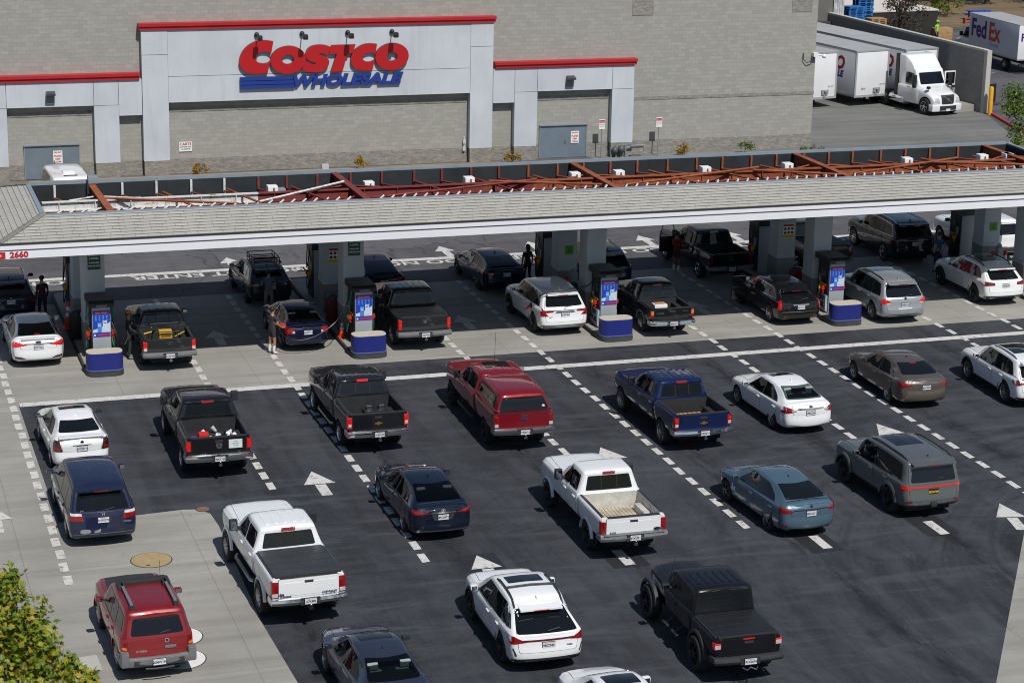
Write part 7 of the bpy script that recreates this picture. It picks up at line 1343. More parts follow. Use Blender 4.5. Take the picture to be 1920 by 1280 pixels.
# ------------------------------------------------------------------ people
SK = mat('skin', (0.36, 0.19, 0.12), 0.55); SK_D = mat('skin_tan', (0.24, 0.115, 0.07), 0.55)
def cloth(n, c): return mat('cloth_' + n, c, 0.9, vary=0.15, vscale=9)
def limb(a, b, t): return tuple(a[i] + (b[i] - a[i]) * t for i in range(3))
def person(label, x, y, face, shirt, trousers, z=0.012, h=1.75, hair=None, cap=None, shorts=False, sleeves='short', shoes=None, arms=None, legs=None, lean=0.0, skin=SK, long_hair=False, hold=None, turn=0.0, seated=False, female=False):
    """face: heading the person looks along, clockwise from +y. arms/legs: joint lists per side in local metres (y forward)"""
    S = h / 1.75; t = thing('person', label, 'person', (x, y, z), -R_(face))
    L = lambda p: (p[0] * S, (p[1] + lean * max(0, p[2] - 0.9)) * S, p[2] * S)
    sw = 0.17 if female else 0.195
    legs = legs or {-1: [(-0.10, 0, 0.90), (-0.12, 0.03, 0.49), (-0.13, -0.02, 0.09), (-0.15, 0.14, 0.035)], 1: [(0.10, 0, 0.90), (0.12, 0.03, 0.49), (0.13, -0.02, 0.09), (0.15, 0.14, 0.035)]}
    arms = arms or {-1: [(-sw, 0, 1.42), (-0.235, -0.03, 1.13), (-0.225, 0.07, 0.88), (-0.215, 0.11, 0.80)], 1: [(sw, 0, 1.42), (0.235, -0.03, 1.13), (0.225, 0.07, 0.88), (0.215, 0.11, 0.80)]}
    V, E, Rr, T = [], [], [], []
    def add(p, r, tg, par=None):
        V.append(L(p)); Rr.append((r[0] * S, r[1] * S) if isinstance(r, tuple) else (r * S, r * S)); T.append(tg); i = len(V) - 1
        if par is not None: E.append((par, i))
        return i
    pel = add((0, 0, 0.94), (0.155, 0.115), 'trousers'); w_ = add((0, 0.0, 1.10), (0.145, 0.105), 'shirt', pel); ch = add((0, 0.0, 1.30), (0.165 if not female else 0.15, 0.115), 'shirt', w_)
    nk = add((0, 0, 1.45), (0.085, 0.075), 'shirt', ch); nk2 = add((0, 0.015, 1.53), 0.056, 'skin', nk); h1 = add((0, 0.025, 1.62), (0.078, 0.09), 'skin', nk2); h2 = add((0, 0.015, 1.70), (0.078, 0.092), 'skin', h1)
    for s in (-1, 1):
        a = legs[s]; bare = 'skin' if shorts else 'trousers'
        i = add(limb(a[0], a[1], 0.15), 0.092, 'trousers', pel); i = add(limb(a[0], a[1], 0.6), 0.078, 'trousers', i); i = add(a[1], 0.062, bare, i); i = add(limb(a[1], a[2], 0.35), 0.060, bare, i); i = add(a[2], 0.044, bare if not shorts else 'sock', i); add(a[3], (0.045, 0.036), 'shoe', i)
        b = arms[s]; slv = 'shirt' if sleeves == 'long' else 'skin'
        i = add(b[0], 0.066, 'shirt', ch); i = add(limb(b[0], b[1], 0.55), 0.052, 'shirt', i); i = add(b[1], 0.043, slv, i); i = add(limb(b[1], b[2], 0.5), 0.038, slv, i); i = add(b[2], 0.030, slv if sleeves == 'long' else 'skin', i); add(b[3], (0.040, 0.024), 'skin', i)
    me = bpy.data.meshes.new('body'); me.from_pydata(V, E, []); ob = link('body', me, t)
    sm = ob.modifiers.new('skin', 'SKIN'); sm.use_smooth_shade = True
    for i, r in enumerate(Rr): me.skin_vertices[0].data[i].radius = r
    me.skin_vertices[0].data[0].use_root = True
    ob.modifiers.new('sub', 'SUBSURF').levels = 2
    dg = bpy.context.evaluated_depsgraph_get(); nm = bpy.data.meshes.new_from_object(ob.evaluated_get(dg)); ob.modifiers.clear(); ob.data = nm; bpy.data.meshes.remove(me); nm.name = 'body'
    shoes = shoes or cloth('shoe_dark', (0.03, 0.03, 0.03)); order = ['shirt', 'trousers', 'skin', 'shoe', 'sock']
    nm.materials.clear()
    for m in (shirt, trousers, skin, shoes, cloth('sock', (0.7, 0.7, 0.7))): nm.materials.append(m)
    P_ = np.array(V)
    segs = [(np.array(V[a]), np.array(V[b]), T[b]) for a, b in E]
    for p in nm.polygons:
        c = np.array(p.center); best = 9; tg = 'shirt'
        for a, b, g in segs:
            d = b - a; q = np.clip(np.dot(c - a, d) / max(1e-9, np.dot(d, d)), 0, 1); ds = np.linalg.norm(c - a - d * q)
            if ds < best: best, tg = ds, g
        p.material_index = order.index(tg); p.use_smooth = True
    # fingers and face, joined into the same body mesh
    b = MB()
    for s in (-1, 1):
        w0, w1 = np.array(L(arms[s][2])), np.array(L(arms[s][3])); d = (w1 - w0) / np.linalg.norm(w1 - w0); sd_ = np.cross(d, (0, 1, 0.2)); sd_ = sd_ / np.linalg.norm(sd_); up = np.cross(sd_, d)
        for k, ln in enumerate((0.070, 0.082, 0.076, 0.060)):
            o = w1 + sd_ * (k - 1.5) * 0.019 * S + d * 0.01
            b.tube([o, o + d * ln * 0.55 * S + up * 0.004, o + d * ln * 0.95 * S + up * 0.022 * S], 0.0095 * S, 5, 2, 0.007 * S)
        o = w1 + sd_ * -0.036 * S - d * 0.03 * S; b.tube([o, o + (d * 0.04 - sd_ * 0.025) * S, o + (d * 0.062 - sd_ * 0.020) * S], 0.011 * S, 5, 2, 0.008 * S)
    H = lambda px_, py_, pz_: L((px_, py_, pz_))
    b.tube([H(0, 0.108, 1.675), H(0, 0.130, 1.645), H(0, 0.112, 1.635)], 0.014 * S, 5, 2)
    for s in (-1, 1): b.ball(H(s * 0.083, 0.01, 1.655), 0.026 * S, 6, 2, (0.5, 0.8, 1.2)); b.ball(H(s * 0.033, 0.103, 1.675), 0.011 * S, 5, 5)
    b.box(*[v for pr_ in ((-0.024 * S, 0.024 * S), (H(0, 0.10, 0)[1], H(0, 0.112, 1.6)[1]), (1.600 * S, 1.610 * S)) for v in pr_], 6)
    k = len(nm.vertices); vs = [tuple(v.co) for v in nm.vertices] + [tuple(p) for p in b.v]; fs = [tuple(p.vertices) for p in nm.polygons] + [tuple(i + k for i in f) for f in b.f]
    mi = [p.material_index for p in nm.polygons] + b.m; mm = list(nm.materials) + [mat('eye_dark', (0.02, 0.015, 0.012), 0.3), mat('lip', (0.25, 0.09, 0.07), 0.6)]
    n2 = bpy.data.meshes.new('body'); n2.from_pydata(vs, [], fs)
    for m in mm: n2.materials.append(m)
    n2.polygons.foreach_set('material_index', mi); n2.polygons.foreach_set('use_smooth', [True] * len(fs)); n2.update(); ob.data = n2; bpy.data.meshes.remove(nm)
    hm = hair or mat('hair_dark', (0.012, 0.009, 0.007), 0.6, vary=0.3, vscale=30)
    hb = MB().ball(H(0, -0.012, 1.705), 0.108 * S, 12, 0, (0.93, 1.05, 0.92))
    keep = [i for i, v in enumerate(hb.v) if v[2] > (1.70 - 0.9 * (v[1] - H(0, 0, 1.7)[1] < 0.02)) * S * 0.0 + 1.63 * S]
    f2 = [f for f in hb.f if all(hb.v[i][2] > 1.62 * S + max(0, (hb.v[i][1] - H(0, 0.02, 1.7)[1])) * 1.1 for i in f)]; hb.f = f2; hb.m = [0] * len(f2)
    if long_hair: hb.tube([H(0, -0.06, 1.74), H(0, -0.10, 1.62), H(0, -0.115, 1.48), H(0, -0.11, 1.33)], 0.095 * S, 10, 0, 0.06 * S)
    hb.build('hair', hm, t)
    if cap:
        cb = MB().lathe([(0.112 * S, 0), (0.108 * S, 0.05 * S), (0.075 * S, 0.095 * S), (0.01, 0.11 * S)], H(0, -0.005, 1.70), n=16); c0 = H(0, 0.09, 1.71)
        cb.prism([(c0[0] - 0.08, c0[1]), (c0[0] + 0.08, c0[1]), (c0[0] + 0.06, c0[1] + 0.11), (c0[0] - 0.06, c0[1] + 0.11)], c0[2], c0[2] + 0.012); cb.build('cap', cap, t)
    return t
BLK_C, KHA, BLU_C = cloth('black', (0.028, 0.028, 0.032)), cloth('khaki', (0.22, 0.19, 0.15)), cloth('blue', (0.03, 0.06, 0.17))
arm_fwd = lambda s, z0=1.05, yf=0.40, xo=0.22: [(s * 0.195, 0, 1.42), (s * 0.27, 0.06, 1.16), (s * xo, yf - 0.08, z0), (s * xo * 0.9, yf, z0)]
arm_dn = lambda s: [(s * 0.195, 0, 1.42), (s * 0.26, -0.02, 1.14), (s * 0.27, 0.07, 0.88), (s * 0.265, 0.10, 0.80)]
person('person in dark hooded top standing beside the dark sport utility', 7.95, 84.4, -20, cloth('maroon_dark', (0.06, 0.02, 0.026)), BLK_C, sleeves='long', h=1.72)
person('person in grey blue shirt and khaki trousers behind the wagon with basket', 16.62, 83.0, 4, cloth('grey_blue', (0.11, 0.14, 0.20)), KHA, h=1.80, arms={-1: arm_fwd(-1, 1.12, 0.36), 1: arm_fwd(1, 1.12, 0.36)})
p = person('person in black shirt and shorts fuelling the dark blue older sedan', 15.62, 77.52, 62, BLK_C, BLK_C, h=1.76, shorts=True, shoes=mat('shoe_white_red', (0.7, 0.6, 0.6), 0.6), skin=SK, arms={-1: arm_fwd(-1, 1.02, 0.42), 1: arm_fwd(1, 0.98, 0.40)}, lean=0.06)
MB().rbox(-0.10, 0.12, 0.40, 0.62, 0.92, 1.06, 0.04).tube([(0.05, 0.6, 0.98), (0.08, 0.74, 0.95)], 0.018, 6).build('held_nozzle', M_NRED, p)
person('person in black clothes and orange cap at the black mid size pickup', 10.42, 78.15, 95, BLK_C, BLK_C, h=1.78, sleeves='long', cap=mat('cap_orange', (0.55, 0.16, 0.03), 0.7), arms={-1: arm_fwd(-1, 1.02, 0.36), 1: arm_fwd(1, 0.98, 0.38)}, shoes=cloth('shoe_grey', (0.2, 0.2, 0.22)))
person('person in dark blue shirt leaning at the dark grey pickup door', 20.05, 79.1, 70, cloth('navy', (0.02, 0.03, 0.07)), BLK_C, h=1.76, lean=0.22, arms={-1: arm_fwd(-1, 1.2, 0.42), 1: arm_fwd(1, 1.2, 0.42)}, shoes=cloth('shoe_pale', (0.5, 0.5, 0.5)))
person('person with long dark hair and dark dress standing by the third island', 28.12, 85.3, -5, cloth('black_brown', (0.045, 0.028, 0.024)), BLK_C, h=1.70, long_hair=True, female=True, skin=SK_D)
person('person in red shirt and dark shorts beside the black pickup door', 35.05, 85.75, 60, cloth('red', (0.17, 0.008, 0.014)), BLK_C, h=1.80, shorts=True, skin=SK_D, shoes=cloth('shoe_pale', (0.5, 0.5, 0.5)), arms={-1: arm_fwd(-1, 1.15, 0.36), 1: arm_fwd(1, 1.15, 0.36)})
person('person in blue shirt with hands behind the back near the fifth island', 46.30, 83.2, -8, BLU_C, BLK_C, h=1.78, arms={s: [(s * 0.195, 0, 1.42), (s * 0.27, -0.12, 1.16), (s * 0.07, -0.20, 0.99), (s * 0.02, -0.21, 0.94)] for s in (-1, 1)})
person('person in bright green safety vest behind the yard wall', 80.95, 148.2, 150, cloth('hi_vis', (0.22, 0.75, 0.03)), cloth('dark_blue', (0.02, 0.025, 0.04)), h=1.75, cap=cloth('hi_vis', (0.22, 0.75, 0.03)))
SEAT_L = {s: [(s * 0.10, 0.02, 0.92), (s * 0.13, 0.44, 0.92), (s * 0.13, 0.58, 0.55), (s * 0.14, 0.74, 0.50)] for s in (-1, 1)}
person('person with a bare arm driving the older white pickup', 20.86, 57.72, 0.6, cloth('teal', (0.05, 0.16, 0.20)), BLK_C, z=0.08, legs=SEAT_L, arms={-1: [(-0.195, 0, 1.42), (-0.30, 0.12, 1.22), (-0.24, 0.40, 1.26), (-0.2, 0.47, 1.27)], 1: arm_fwd(1, 1.2, 0.5)})
person('person in pink top sitting in the black sport wagon', 36.22, 78.55, -12, cloth('pink', (0.35, 0.10, 0.10)), BLK_C, z=-0.40, legs=SEAT_L, arms={-1: [(-0.195, 0, 1.42), (-0.34, 0.12, 1.25), (-0.50, 0.34, 1.22), (-0.55, 0.42, 1.22)], 1: arm_fwd(1, 1.15, 0.45)})
# hoses in use
def hose(label, pts, r=0.02):
    P_ = arc([tuple(q) for q in pts], 5); return tag(MB().tube(P_, r, 6).build('fuel_hose', M_HOSE), label, 'hose')
hose('black hose drooping from the second pump across the blue sedan', [(18.72, 77.9, 1.95), (18.35, 77.5, 1.55), (17.9, 77.1, 1.15), (17.1, 76.95, 0.72), (16.3, 77.0, 0.62), (15.95, 77.5, 0.80), (16.0, 77.75, 0.98)])
hose('black hose stretched over the roof edge of the white sport utility', [(28.55, 78.1, 2.1), (28.25, 78.0, 1.80), (27.7, 77.6, 1.82), (26.9, 77.45, 1.80), (26.2, 77.6, 1.62), (25.98, 78.1, 1.25), (25.98, 78.35, 0.98)])
hose('pale hose looping to the black mid size pickup nozzle', [(9.72, 77.8, 1.7), (9.95, 77.5, 1.0), (10.15, 77.55, 0.72), (10.35, 77.7, 0.95), (10.62, 77.9, 1.05)], 0.018)
# ------------------------------------------------------------------ the yard: trailers, tractor, wall
M_TRW = mat('trailer_white', (0.74, 0.75, 0.77), 0.4, vary=0.05, vscale=0.8); M_TRR = mat('trailer_roof', (0.36, 0.365, 0.37), 0.6, vary=0.1, vscale=0.6); M_TRT = mat('trailer_trim', (0.52, 0.53, 0.54), 0.4, 0.5)
def trailer(x, y, label, a=11.0, L=14.5):
    """x, y: ground below the middle of the nose; the box runs back from it"""
    t = thing('semi_trailer', label, 'trailer', (x, y, 0), R_(a), 'white trailers at the loading docks')
    MB().rbox(-1.27, 1.27, 0, L, 0.66, 3.50, 0.03).build('box', M_TRW, t)
    MB().box(-1.29, 1.29, 0.0, L, 3.50, 3.525).build('roof', M_TRR, t)
    tr = MB()
    for s in (-1, 1): tr.box(min(s * 1.275, s * 1.30), max(s * 1.275, s * 1.30), -0.02, L, 0.60, 0.74).box(min(s * 1.275, s * 1.30), max(s * 1.275, s * 1.30), -0.02, L, 3.38, 3.52).box(min(s * 1.18, s * 1.30), max(s * 1.18, s * 1.30), -0.03, 0.06, 0.74, 3.38)
    tr.box(-1.3, 1.3, -0.03, 0.0, 0.58, 0.72).box(-1.3, 1.3, -0.03, 0.0, 3.42, 3.52)
    tr.build('frame_rail', M_TRT, t)
    gb = MB().box(0.15, 0.65, -0.09, -0.03, 0.86, 1.14).ball((0.4, -0.12, 1.05), 0.09, 6).tube([(0.3, -0.08, 0.9), (0.35, -0.15, 0.72), (0.45, -0.1, 0.62)], 0.03, 5); gb.build('air_coupling', mat('coupling_grey', (0.25, 0.26, 0.27), 0.5), t)
    text('number_lettering', '5614', 0.17, M_SRED, t, (-0.62, -0.035, 1.12)); text('data_lettering', 'DOT 4107', 0.09, M_SEAM, t, (0.85, -0.035, 1.35))
    o = text('red_lettering', 'COSTCO', 1.15, M_LRED, t, (-1.285, 1.2, 2.55), (R_(90), 0, R_(-90)), align='RIGHT', offset=0.05, shear=0.2); o = text('blue_lettering', 'WHOLESALE', 0.55, M_LBLUE, t, (-1.285, 1.3, 1.88), (R_(90), 0, R_(-90)), align='RIGHT', offset=0.03, shear=0.2)
    for s in (-1, 1):
        MB().box(s * 0.75 - 0.06, s * 0.75 + 0.06, 1.5, 1.62, 0.05, 0.62).box(s * 0.75 - 0.14, s * 0.75 + 0.14, 1.42, 1.70, 0.0, 0.05).tube([(s * 0.7, 1.56, 0.5), (s * 0.3, 2.3, 0.66)], 0.04, 5).build('landing_leg', M_PLAST, t)
    for y_ in (L - 2.6, L - 1.4):
        for s in (-1, 1): wmesh(t, s * 1.0, y_, 0.45, 0.5, 'steel')
    return t
def wmesh(root, x, y, r, wd, style):
    s = 1 if x > 0 else -1; w_ = link('wheel', tyre_mesh(1), root, (x, y, r)); w_.scale = (wd * s, r, r); link('rim', rim_mesh(style), w_)
trailer(59.55, 123.45, 'white trailer nearest the warehouse corner, mostly hidden by it'); trailer(63.25, 123.75, 'white trailer standing without a tractor between two others'); T3 = trailer(66.65, 123.75, 'white trailer coupled to the white tractor by the yard wall')
# tractor unit
P_TRUCK = paint('paint_truck_white', (0.76, 0.77, 0.78))
k = Car('semi_tractor', 'white day cab tractor with roof fairing and open passenger door', 'truck', 65.75, 122.6, 0, P_TRUCK, None); k.t.rotation_euler = (0, 0, math.pi + R_(10.5)); k.wr = 0.5
st = [(-0.30, -0.30, 0.55, 1.55, 3.28, 1.12, 1.07, 0), (-0.25, -0.25, 0.5, 1.6, 3.42, 1.18, 1.12, 0), (0.3, 0.25, 0.5, 1.6, 3.40, 1.20, 1.12), (0.75, 0.62, 0.5, 1.6, 3.15, 1.18, 1.02), (1.0, 0.95, 0.5, 1.6, 2.85, 1.18, 1.00), (1.12, 1.10, 0.5, 1.62, 2.66, 1.18, 1.02), (1.35, 1.22, 0.5, 1.62, 2.60, 1.17, 1.02), (1.55, 1.42, 0.5, 1.58, 2.15, 1.15, 1.02), (1.72, 1.72, 0.5, 1.50, 1.70, 1.10, 0.86), (2.3, 2.3, 0.5, 1.36, 1.54, 1.06, 0.72), (2.85, 2.85, 0.45, 1.18, 1.40, 1.06, 0.62), (3.1, 3.1, 0.42, 1.0, 1.28, 1.0, 0.52), (3.18, 3.18, 0.45, 0.9, 1.2, 0.94, 0.48)]
k.skin([('cab', st, None, (0.02, 0.05), None)], nu=4)
boolean(k.ob[0], [k.wells(2.3, (2.35,), 0.60, 0.45)]); smooth_mesh(k.ob[0].data, 40)
k.panel('windshield', [(-0.92, 1.74), (0.92, 1.74), (0.86, 2.42), (-0.86, 2.42)], 'front', G_MID if False else glass('glass_teal', (0, 0, 0), 0), off=0.012, gap=False, r=0.06); k.pair('door_window', [(0.45, 1.72), (1.32, 1.66), (1.14, 2.36), (0.45, 2.40)], 'left', G_DARK, off=0.012, gap=False, r=0.08)
k.panel('grille', [(-0.44, 0.72), (0.44, 0.72), (0.50, 1.27), (-0.50, 1.27)], 'front', M_PLAST, off=0.02, gap=False, r=0.06); k.panel('badge', [(-0.34, 0.80), (-0.30, 0.78), (0.36, 1.20), (0.32, 1.23)], 'front', M_CHROME, off=0.035, gap=False, r=0)
k.panel('badge_ring', ell(0, 1.0, 0.09, 0.09, 0, 16), 'front', M_CHROME, off=0.04, gap=False, r=0)
k.pair('headlight', [(0.60, 0.78), (0.94, 0.84), (0.90, 1.06), (0.66, 1.12)], 'front', L_HEAD, off=0.015, gap=False, r=0.05)
k.bar('front_bumper', 1.08, 0.28, 0.70, -3.12, 0.16, P_TRUCK, 0.30, 0.10).rotation_euler = (0, 0, math.pi); MB().box(-0.62, 0.62, 3.26, 3.30, 0.36, 0.62).build('bumper_intake', M_PLAST, k.t)
MB().box(-0.16, 0.16, 3.30, 3.315, 0.30, 0.44).build('license_plate', M_PLATE, k.t)
for s in (-1, 1):
    MB().tube([(s * 1.1, 1.5, 1.9), (s * 1.4, 1.62, 1.95)], 0.03, 6).rbox(min(s * 1.28, s * 1.5), max(s * 1.28, s * 1.5), 1.5, 1.72, 1.55, 2.35, 0.05).build('mirror', M_BBLK, k.t); MB().tube([(s * 0.85, 2.35, 1.4), (s * 0.92, 2.45, 1.66)], 0.02, 5).rbox(s * 0.95 - 0.1, s * 0.95 + 0.1, 2.36, 2.56, 1.58, 1.74, 0.04).build('hood_mirror', M_BBLK, k.t)
    MB().box(min(s * 1.02, s * 1.16), max(s * 1.02, s * 1.16), -0.62, -0.31, 0.6, 3.4).build('side_fairing', M_BBLK if s > 0 else P_TRUCK, k.t)
    MB().lathe([(0.32, -0.9), (0.34, -0.85), (0.34, 0.55), (0.32, 0.6)], (s * 0.88, -0.2, 0.62), 'y', 16).build('fuel_tank', M_CHROME, k.t)
    wmesh(k.t, s * 1.0, 2.35, 0.50, 0.34, 'truck')
    for y_ in (-1.6, -2.85): wmesh(k.t, s * 0.9, y_, 0.50, 0.5, 'steel')
MB().box(-0.45, 0.45, -3.3, 2.4, 0.55, 0.75).box(-0.5, 0.5, -2.6, -1.9, 0.75, 0.88).build('chassis', M_PLAST, k.t)
MB().rbox(-1.98, -1.14, 1.30, 1.38, 0.75, 2.42, 0.03).box(-1.9, -1.22, 1.26, 1.42, 1.65, 2.34, 1).box(-1.9, -1.3, 1.385, 1.40, 0.95, 1.45, 2).build('open_door', [P_TRUCK, G_DARK, M_GREYB], k.t)
text('lettering', '5614', 0.16, M_SRED, k.t, (1.2, 0.8, 1.5), (R_(90), 0, R_(90)))
# yard wall, bollard, kerb
yw = thing('yard_wall', 'tall grey block wall with pale cap beside the tractor', 'wall', (69.15, 119.75, 0), R_(5.8))
MB().box(-0.12, 0.12, 0.3, 34, 0.0, 3.78).build('block_face', block_wall('yard_block', (0.26, 0.255, 0.24), (0.24, 0.235, 0.22)), yw); MB().box(-0.17, 0.17, 0.3, 34, 3.785, 3.92).build('cap', M_PTOP if False else mat('wall_cap', (0.46, 0.45, 0.41), 0.8), yw); MB().box(-0.16, 0.18, -0.02, 0.295, 0, 3.9).build('end_post', MATS['wall_cap'], yw); MB().box(-2.2, -0.125, 0.9, 2.6, 0.0, 0.42).build('footing_curb', M_ISL, yw)
b = MB().lathe([(0.14, 0), (0.14, 1.62), (0.11, 1.72), (0.03, 1.76)], n=16); o = b.build('bollard', mat('safety_yellow', (0.72, 0.36, 0.01), 0.5, vary=0.08)); o.location = (69.2, 119.25, 0); tag(o, 'yellow round bollard guarding the end of the yard wall', 'bollard')
struct(MB().add([(69.3, 119.5, 0.0), (69.5, 119.6, 0.0), (66.0, 104.0, 0.0), (65.8, 104.0, 0.0), (69.3, 119.5, 0.14), (69.5, 119.6, 0.14), (66.0, 104.0, 0.14), (65.8, 104.0, 0.14)], [(4, 5, 6, 7), (0, 1, 5, 4), (1, 2, 6, 5), (2, 3, 7, 6), (3, 0, 4, 7)]).build('red_kerb', mat('kerb_red', (0.42, 0.03, 0.04), 0.6, vary=0.1), angle=0))
o = thing('hand_cart', 'black framed cart standing behind the yellow bollard', 'cart', (71.1, 122.5, 0), 0.3)
MB().tube([(-0.35, 0, 0.1), (-0.35, 0, 2.0), (0.1, 0, 2.05)], 0.05, 6).tube([(0.35, 0, 0.15), (0.42, 0, 1.4)], 0.05, 6).build('frame', M_SEAM, o); MB().rbox(-0.3, 0.36, -0.06, 0.06, 0.2, 1.35, 0.03).build('panel', M_BBLK, o)
MB().box(-0.4, 0.5, -0.3, 0.3, 0.05, 0.15).build('deck', M_SATIN, o)
# delivery box truck
k = Car('box_truck', 'white delivery box truck with purple and orange lettering', 'truck', 80.55, 133.6, 0, P_TRUCK, None); t = k.t
MB().rbox(-1.22, 1.22, 0, 6.9, 1.04, 3.37, 0.02).build('box', M_TRW, t); MB().box(-1.23, 1.23, -0.01, 6.91, 3.37, 3.395).build('roof', M_TRR, t); MB().box(-1.24, 1.24, -0.03, 6.92, 0.95, 1.05).build('frame_rail', M_TRT, t)
M_FPUR = mat('logo_purple', (0.055, 0.012, 0.16), 0.4); M_FORG = mat('logo_orange', (0.70, 0.075, 0.02), 0.4)
for yy, rot, xx in ((0, R_(-90), -1.232),):
    a = text('lettering', 'Fed', 1.75, M_FPUR, t, (xx, 6.6, 2.38), (R_(90), 0, rot), align='LEFT', offset=0.045, sx=0.86); c = text('lettering', 'Ex', 1.75, M_FORG, t, (xx, 4.12, 2.38), (R_(90), 0, rot), align='LEFT', offset=0.045, sx=0.9)
    text('lettering', 'Ground', 0.42, mat('logo_grey', (0.42, 0.43, 0.45), 0.5), t, (xx, 4.0, 1.55), (R_(90), 0, rot), align='LEFT')
text('lettering', 'Fed', 0.75, M_FPUR, t, (-1.05, -0.012, 2.5), align='LEFT', offset=0.02); text('lettering', 'Ex', 0.75, M_FORG, t, (0.05, -0.012, 2.5), align='LEFT', offset=0.02)
k.wr = 0.42; st = [(6.95, 6.95, 0.55, 1.5, 2.4, 1.0, 0.85), (7.1, 7.1, 0.5, 1.5, 2.45, 1.05, 0.9), (7.8, 7.7, 0.5, 1.5, 2.42, 1.05, 0.9), (8.3, 8.1, 0.5, 1.45, 1.95, 1.04, 0.9), (8.6, 8.6, 0.5, 1.35, 1.45, 1.0, 0.8), (9.3, 9.3, 0.5, 1.15, 1.25, 0.95, 0.7), (9.5, 9.5, 0.6, 1.0, 1.1, 0.8, 0.6)]
k.skin([('cab', st, None, (0.02, 0.05), None)]); smooth_mesh(k.ob[0].data); k.pair('door_window', [(7.2, 1.55), (8.15, 1.5), (7.8, 2.25), (7.2, 2.3)], 'left', G_DARK, off=0.01, gap=False, r=0.05); k.mirrors(8.0, 1.75, 1.1, M_PLAST, True)
for y_ in (1.9, 8.4):
    for s in (-1, 1): wmesh(t, s * 0.95, y_, 0.42, 0.35, 'steel')
MB().box(-0.5, 0.5, 0.2, 9.0, 0.6, 0.94).box(-1.1, 1.1, -0.1, 0.05, 0.55, 0.70).build('chassis', M_PLAST, t)
# dock annexe, pallets, dark container
an = thing('dock_annexe', 'grey metal dock wall behind the trailers at the warehouse corner', 'building', (0, 0, 0))
MB().box(57, 68.3, 138.4, 150, 0, 9).build('wall', mat('annexe_metal', (0.20, 0.19, 0.18), 0.5, 0.3, vary=0.25, vscale=0.3), an); MB().box(63.5, 67.4, 137.9, 138.39, 2.75, 3.35).build('dock_cushion', mat('cushion', (0.05, 0.055, 0.055), 0.6, vary=0.3), an)
st_ = MB()
for i in range(9): st_.box(67.45 + i * 0.09, 67.52 + i * 0.09, 138.28 - 0.02 * (i % 2), 138.30 - 0.02 * (i % 2), 2.2, 9)
st_.build('strip_curtain', mat('strip_plastic', (0.5, 0.51, 0.53), 0.3, vary=0.4, vscale=2.5), an)
M_PAL = mat('pallet_blue', (0.02, 0.15, 0.42), 0.7, vary=0.25, vscale=3); M_WOOD = mat('pallet_wood', (0.36, 0.22, 0.10), 0.8, vary=0.25, vscale=3)
pal = tag(MB().build('pallet', M_PAL) if False else link('pallet', None), 'x', 'pallet'); bpy.data.objects.remove(pal)
pb = MB()
for i in range(6): pb.box(-0.6, 0.6, -0.5 + i * 0.18, -0.38 + i * 0.18, 0.115, 0.14)
for y_ in (-0.5, -0.06, 0.38):
    pb.box(-0.6, 0.6, y_, y_ + 0.12, 0.0, 0.02).box(-0.6, 0.6, y_, y_ + 0.12, 0.10, 0.114)
    for x_ in (-0.6, -0.07, 0.46): pb.box(x_, x_ + 0.14, y_, y_ + 0.12, 0.02, 0.10)
pme = {m.name: pb.mesh('pallet', m, 0) for m in (M_PAL, M_WOOD)}
for sx_, sy_, n_, m_, lab in ((71.35, 143.0, 26, M_PAL, 'front'), (72.7, 144.3, 33, M_PAL, 'rear')):
    for i in range(n_):
        mm_ = M_WOOD if (lab == 'front' and i > 99) else m_; o = link('pallet', pme[mm_.name], None, (sx_ + random.uniform(-0.03, 0.03), sy_ + random.uniform(-0.03, 0.03), i * 0.142), (0, 0, random.uniform(-0.03, 0.03)))
        tag(o, 'blue pallet in the %s tall stack behind the yard wall' % ('nearer' if lab == 'front' else 'farther'), 'pallet', 'blue pallets in the %s stack' % ('nearer' if lab == 'front' else 'farther'))
for i in range(20):
    o = link('pallet', pme[M_WOOD.name], None, (73.05, 142.8, i * 0.142), (0, 0, random.uniform(-0.04, 0.04))); tag(o, 'brown wooden pallet stacked beside the blue pallets', 'pallet', 'wooden pallets')
o = thing('storage_container', 'dark open container with white roof behind the bare tree', 'container', (79.3, 150.5, 0), R_(4))
MB().box(-3.0, 3.0, 0, 2.4, 0.1, 2.2).build('box', mat('container_dark', (0.02, 0.019, 0.018), 0.7, vary=0.4, vscale=1.5), o); MB().box(-3.05, 3.05, -0.05, 7.5, 2.2, 2.3).build('roof', mat('container_roof', (0.62, 0.58, 0.53), 0.7, vary=0.1), o)
o = tag(MB().rbox(-0.75, 0.75, -0.5, 0.5, 0, 0.9, 0.02).box(-0.76, 0.76, -0.51, -0.5, 0.25, 0.30).box(-0.76, 0.76, -0.51, -0.5, 0.55, 0.6).build('wooden_crate', M_WOOD), 'pale wooden crate behind the wall beside the safety vest', 'crate'); o.location = (82.6, 150.6, 0)
o = tag(MB().rbox(-1.6, 1.6, -0.3, 0.3, 0, 0.35, 0.03).build('red_barrier', mat('barrier_red', (0.55, 0.03, 0.03), 0.5)), 'low red barrier behind the wall near the delivery truck', 'barrier'); o.location = (81.2, 145.8, 0)
o = thing('picnic_table', 'blue bench table on the brown slope behind the delivery truck', 'table', (91.4, 160.5, 0), 0.1)
MB().box(-1.0, 1.0, -0.4, 0.4, 0.72, 0.78).build('table_top', mat('bench_blue', (0.02, 0.07, 0.38), 0.5), o)
